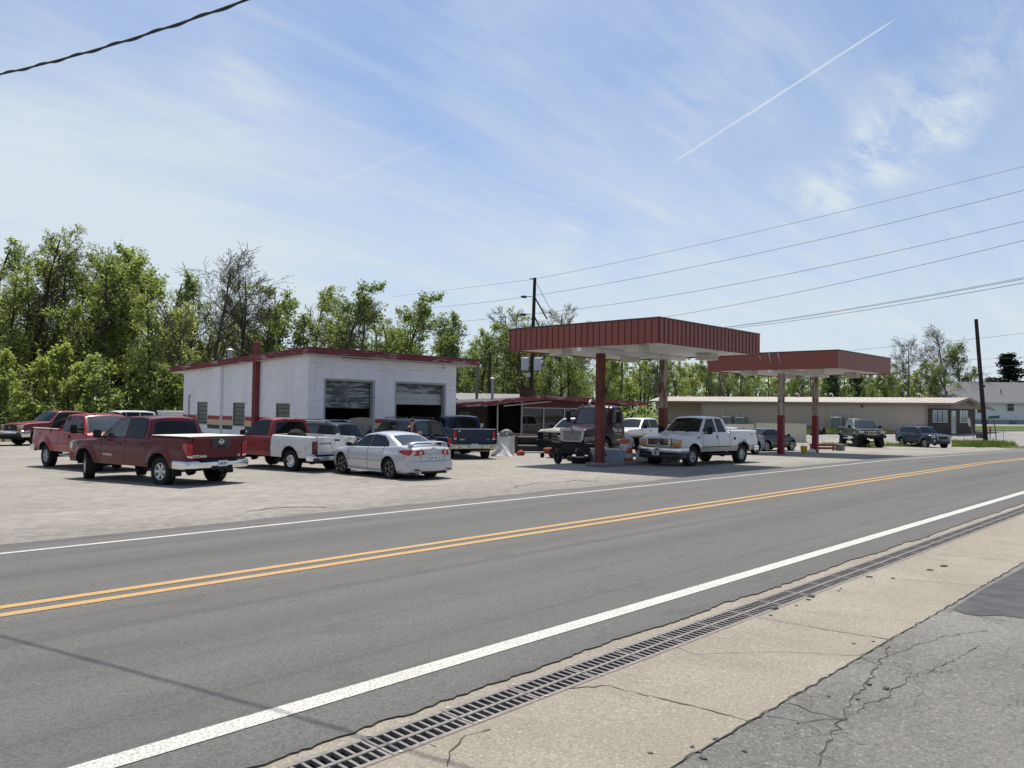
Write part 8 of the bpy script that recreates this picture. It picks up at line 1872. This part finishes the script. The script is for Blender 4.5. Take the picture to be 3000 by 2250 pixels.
for k in range(7): MB().tube([(-4+3*k, 0, -.2), (-4+3*k, 0, 1.4)], .05, BLK, 6).build('post', pf)
# ------------------------------------------------------------------ the man beside the navy suv
SKIN = mat('skin', (.40, .235, .17), .55, 0, .06, 8); SHIRT = mat('black shirt', (.012, .012, .015), .85, 0, .3, 9); JEAN = mat('dark trousers', (.03, .035, .05), .85, 0, .2, 9); HAIR = mat('short brown hair', (.05, .034, .022), .8, 0, .3, 30)
def skinned(name, nodes, edges, m, parent, sub=2):
    me = D.meshes.new(name); me.from_pydata([n[:3] for n in nodes], edges, []); o = D.objects.new(name, me); COL.objects.link(o)
    md = o.modifiers.new('skin', 'SKIN'); md.use_smooth_shade = True; s = o.modifiers.new('sub', 'SUBSURF'); s.levels = sub; s.render_levels = sub
    for i, n in enumerate(nodes): v = me.skin_vertices[0].data[i]; v.radius = (n[3], n[4] if len(n) > 4 else n[3]); v.use_root = (i == 0)
    dg = bpy.context.evaluated_depsgraph_get(); me2 = D.meshes.new_from_object(o.evaluated_get(dg)); D.objects.remove(o)
    me2.materials.clear(); me2.materials.append(m); me2.shade_smooth(); ob = D.objects.new(name, me2); COL.objects.link(ob); ob.parent = parent; return ob
pr_ = atD(1190, 1240, 30.6)
pn = thing('person', 'man in black shirt with short hair, head bowed, working behind the silver car roof', 'person', (pr_.x, pr_.y, gz(pr_.x, pr_.y)), AZ+R(8)-R(112))
# x forward, y left; torso leans forward, head bowed, hands together at chest height
nodes = [(0, 0, .95, .14, .12), (.03, 0, 1.12, .145, .115), (.09, 0, 1.30, .155, .12), (.15, 0, 1.44, .13, .10), (.20, 0, 1.53, .055, .058), (.25, 0, 1.60, .06, .062), (.27, 0, 1.68, .085, .095), (.25, 0, 1.76, .078, .085),
         (.16, .19, 1.44, .062), (.22, .29, 1.20, .048), (.42, .16, 1.24, .038), (.50, .09, 1.30, .03), (.16, -.19, 1.44, .062), (.20, -.31, 1.20, .048), (.40, -.20, 1.17, .038), (.49, -.10, 1.22, .03),
         (0, .10, .88, .095), (.06, .12, .48, .065), (0, .12, .08, .045), (.14, .13, .04, .04), (0, -.10, .88, .095), (.02, -.12, .48, .065), (-.06, -.12, .08, .045), (.09, -.13, .04, .04)]
edges = [(0, 1), (1, 2), (2, 3), (3, 4), (4, 5), (5, 6), (6, 7), (3, 8), (8, 9), (9, 10), (10, 11), (3, 12), (12, 13), (13, 14), (14, 15), (0, 16), (16, 17), (17, 18), (18, 19), (0, 20), (20, 21), (21, 22), (22, 23)]
hand = []
for sg, w_ in ((1, 11), (-1, 15)):     # palms with four fingers and a thumb
    bx0, by0, bz0 = nodes[w_][:3]; k = len(nodes); nodes.append((bx0+.06, by0-sg*.03, bz0+.01, .034, .018)); edges.append((w_, k))
    for j in range(4):
        a = len(nodes); oy = (-.03+.02*j)*1.; L = (.065, .078, .074, .055)[j]
        nodes += [(bx0+.10, by0-sg*.05+oy, bz0+.012, .009), (bx0+.10+L*.6, by0-sg*.06+oy, bz0-.01, .0085), (bx0+.10+L*.8, by0-sg*.065+oy, bz0-.045, .008)]; edges += [(k, a), (a, a+1), (a+1, a+2)]
    a = len(nodes); nodes += [(bx0+.05, by0-sg*.07, bz0+.03, .011), (bx0+.09, by0-sg*.095, bz0+.025, .009)]; edges += [(k, a), (a, a+1)]
body = skinned('body', nodes, edges, SKIN, pn, 2)
gx = .012
sh_n = [(-.0, 0, .92, .165, .145)]+[(n[0], n[1], n[2], n[3]+gx+.008, n[4]+gx+.008) for n in nodes[1:3]]+[(.14, 0, 1.43, .142, .112), (.17, 0, 1.485, .075, .075), (.16, .19, 1.435, .08), (.195, .25, 1.29, .073), (.16, -.19, 1.435, .08), (.19, -.26, 1.29, .073)]
skinned('shirt', sh_n, [(0, 1), (1, 2), (2, 3), (3, 4), (3, 5), (5, 6), (3, 7), (7, 8)], SHIRT, pn)
skinned('trousers', [(0, 0, .96, .155, .135), (0, .10, .86, .115), (.06, .12, .48, .085), (0, .12, .10, .07), (0, -.10, .86, .115), (.02, -.12, .48, .085), (-.06, -.12, .10, .07)], [(0, 1), (1, 2), (2, 3), (0, 4), (4, 5), (5, 6)], JEAN, pn)
mb = MB(); rws = []
for i in range(7):
    f = PI*.52*i/6; rws.append([(.255+.098*math.sin(f)*math.cos(a)-.012, .092*math.sin(f)*math.sin(a), 1.722+.118*math.cos(f)) for a in [2*PI*k/20 for k in range(21)]])
mb.grid(rws, HAIR); mb.build('hair', pn)
mb = MB(); mb.lathe([(0, .035), (.012, .02), (.02, 0)], (.345, 0, 1.67), (1, 0, -.3), SKIN, 8)
for sg in (1, -1): mb.lathe([(0, .012), (.024, .008), (.03, 0)], (.255, sg*.09, 1.68), (0, sg, 0), SKIN, 10)
mb.build('face', pn)
mb = MB()
for sg in (1, -1): mb.lathe([(0, .006), (.012, 0)], (.338, sg*.035, 1.70), (1, 0, -.2), BLK, 8)
mb.box((.335, 0, 1.635), (.012, .05, .008), mat('lips', (.3, .13, .11), .5)); mb.build('eyes', pn)
for sg in (1, -1): MB().b2((-.06, sg*.08, 0), (.24, sg*.17, .1), BLK, .03).build('shoe', pn)
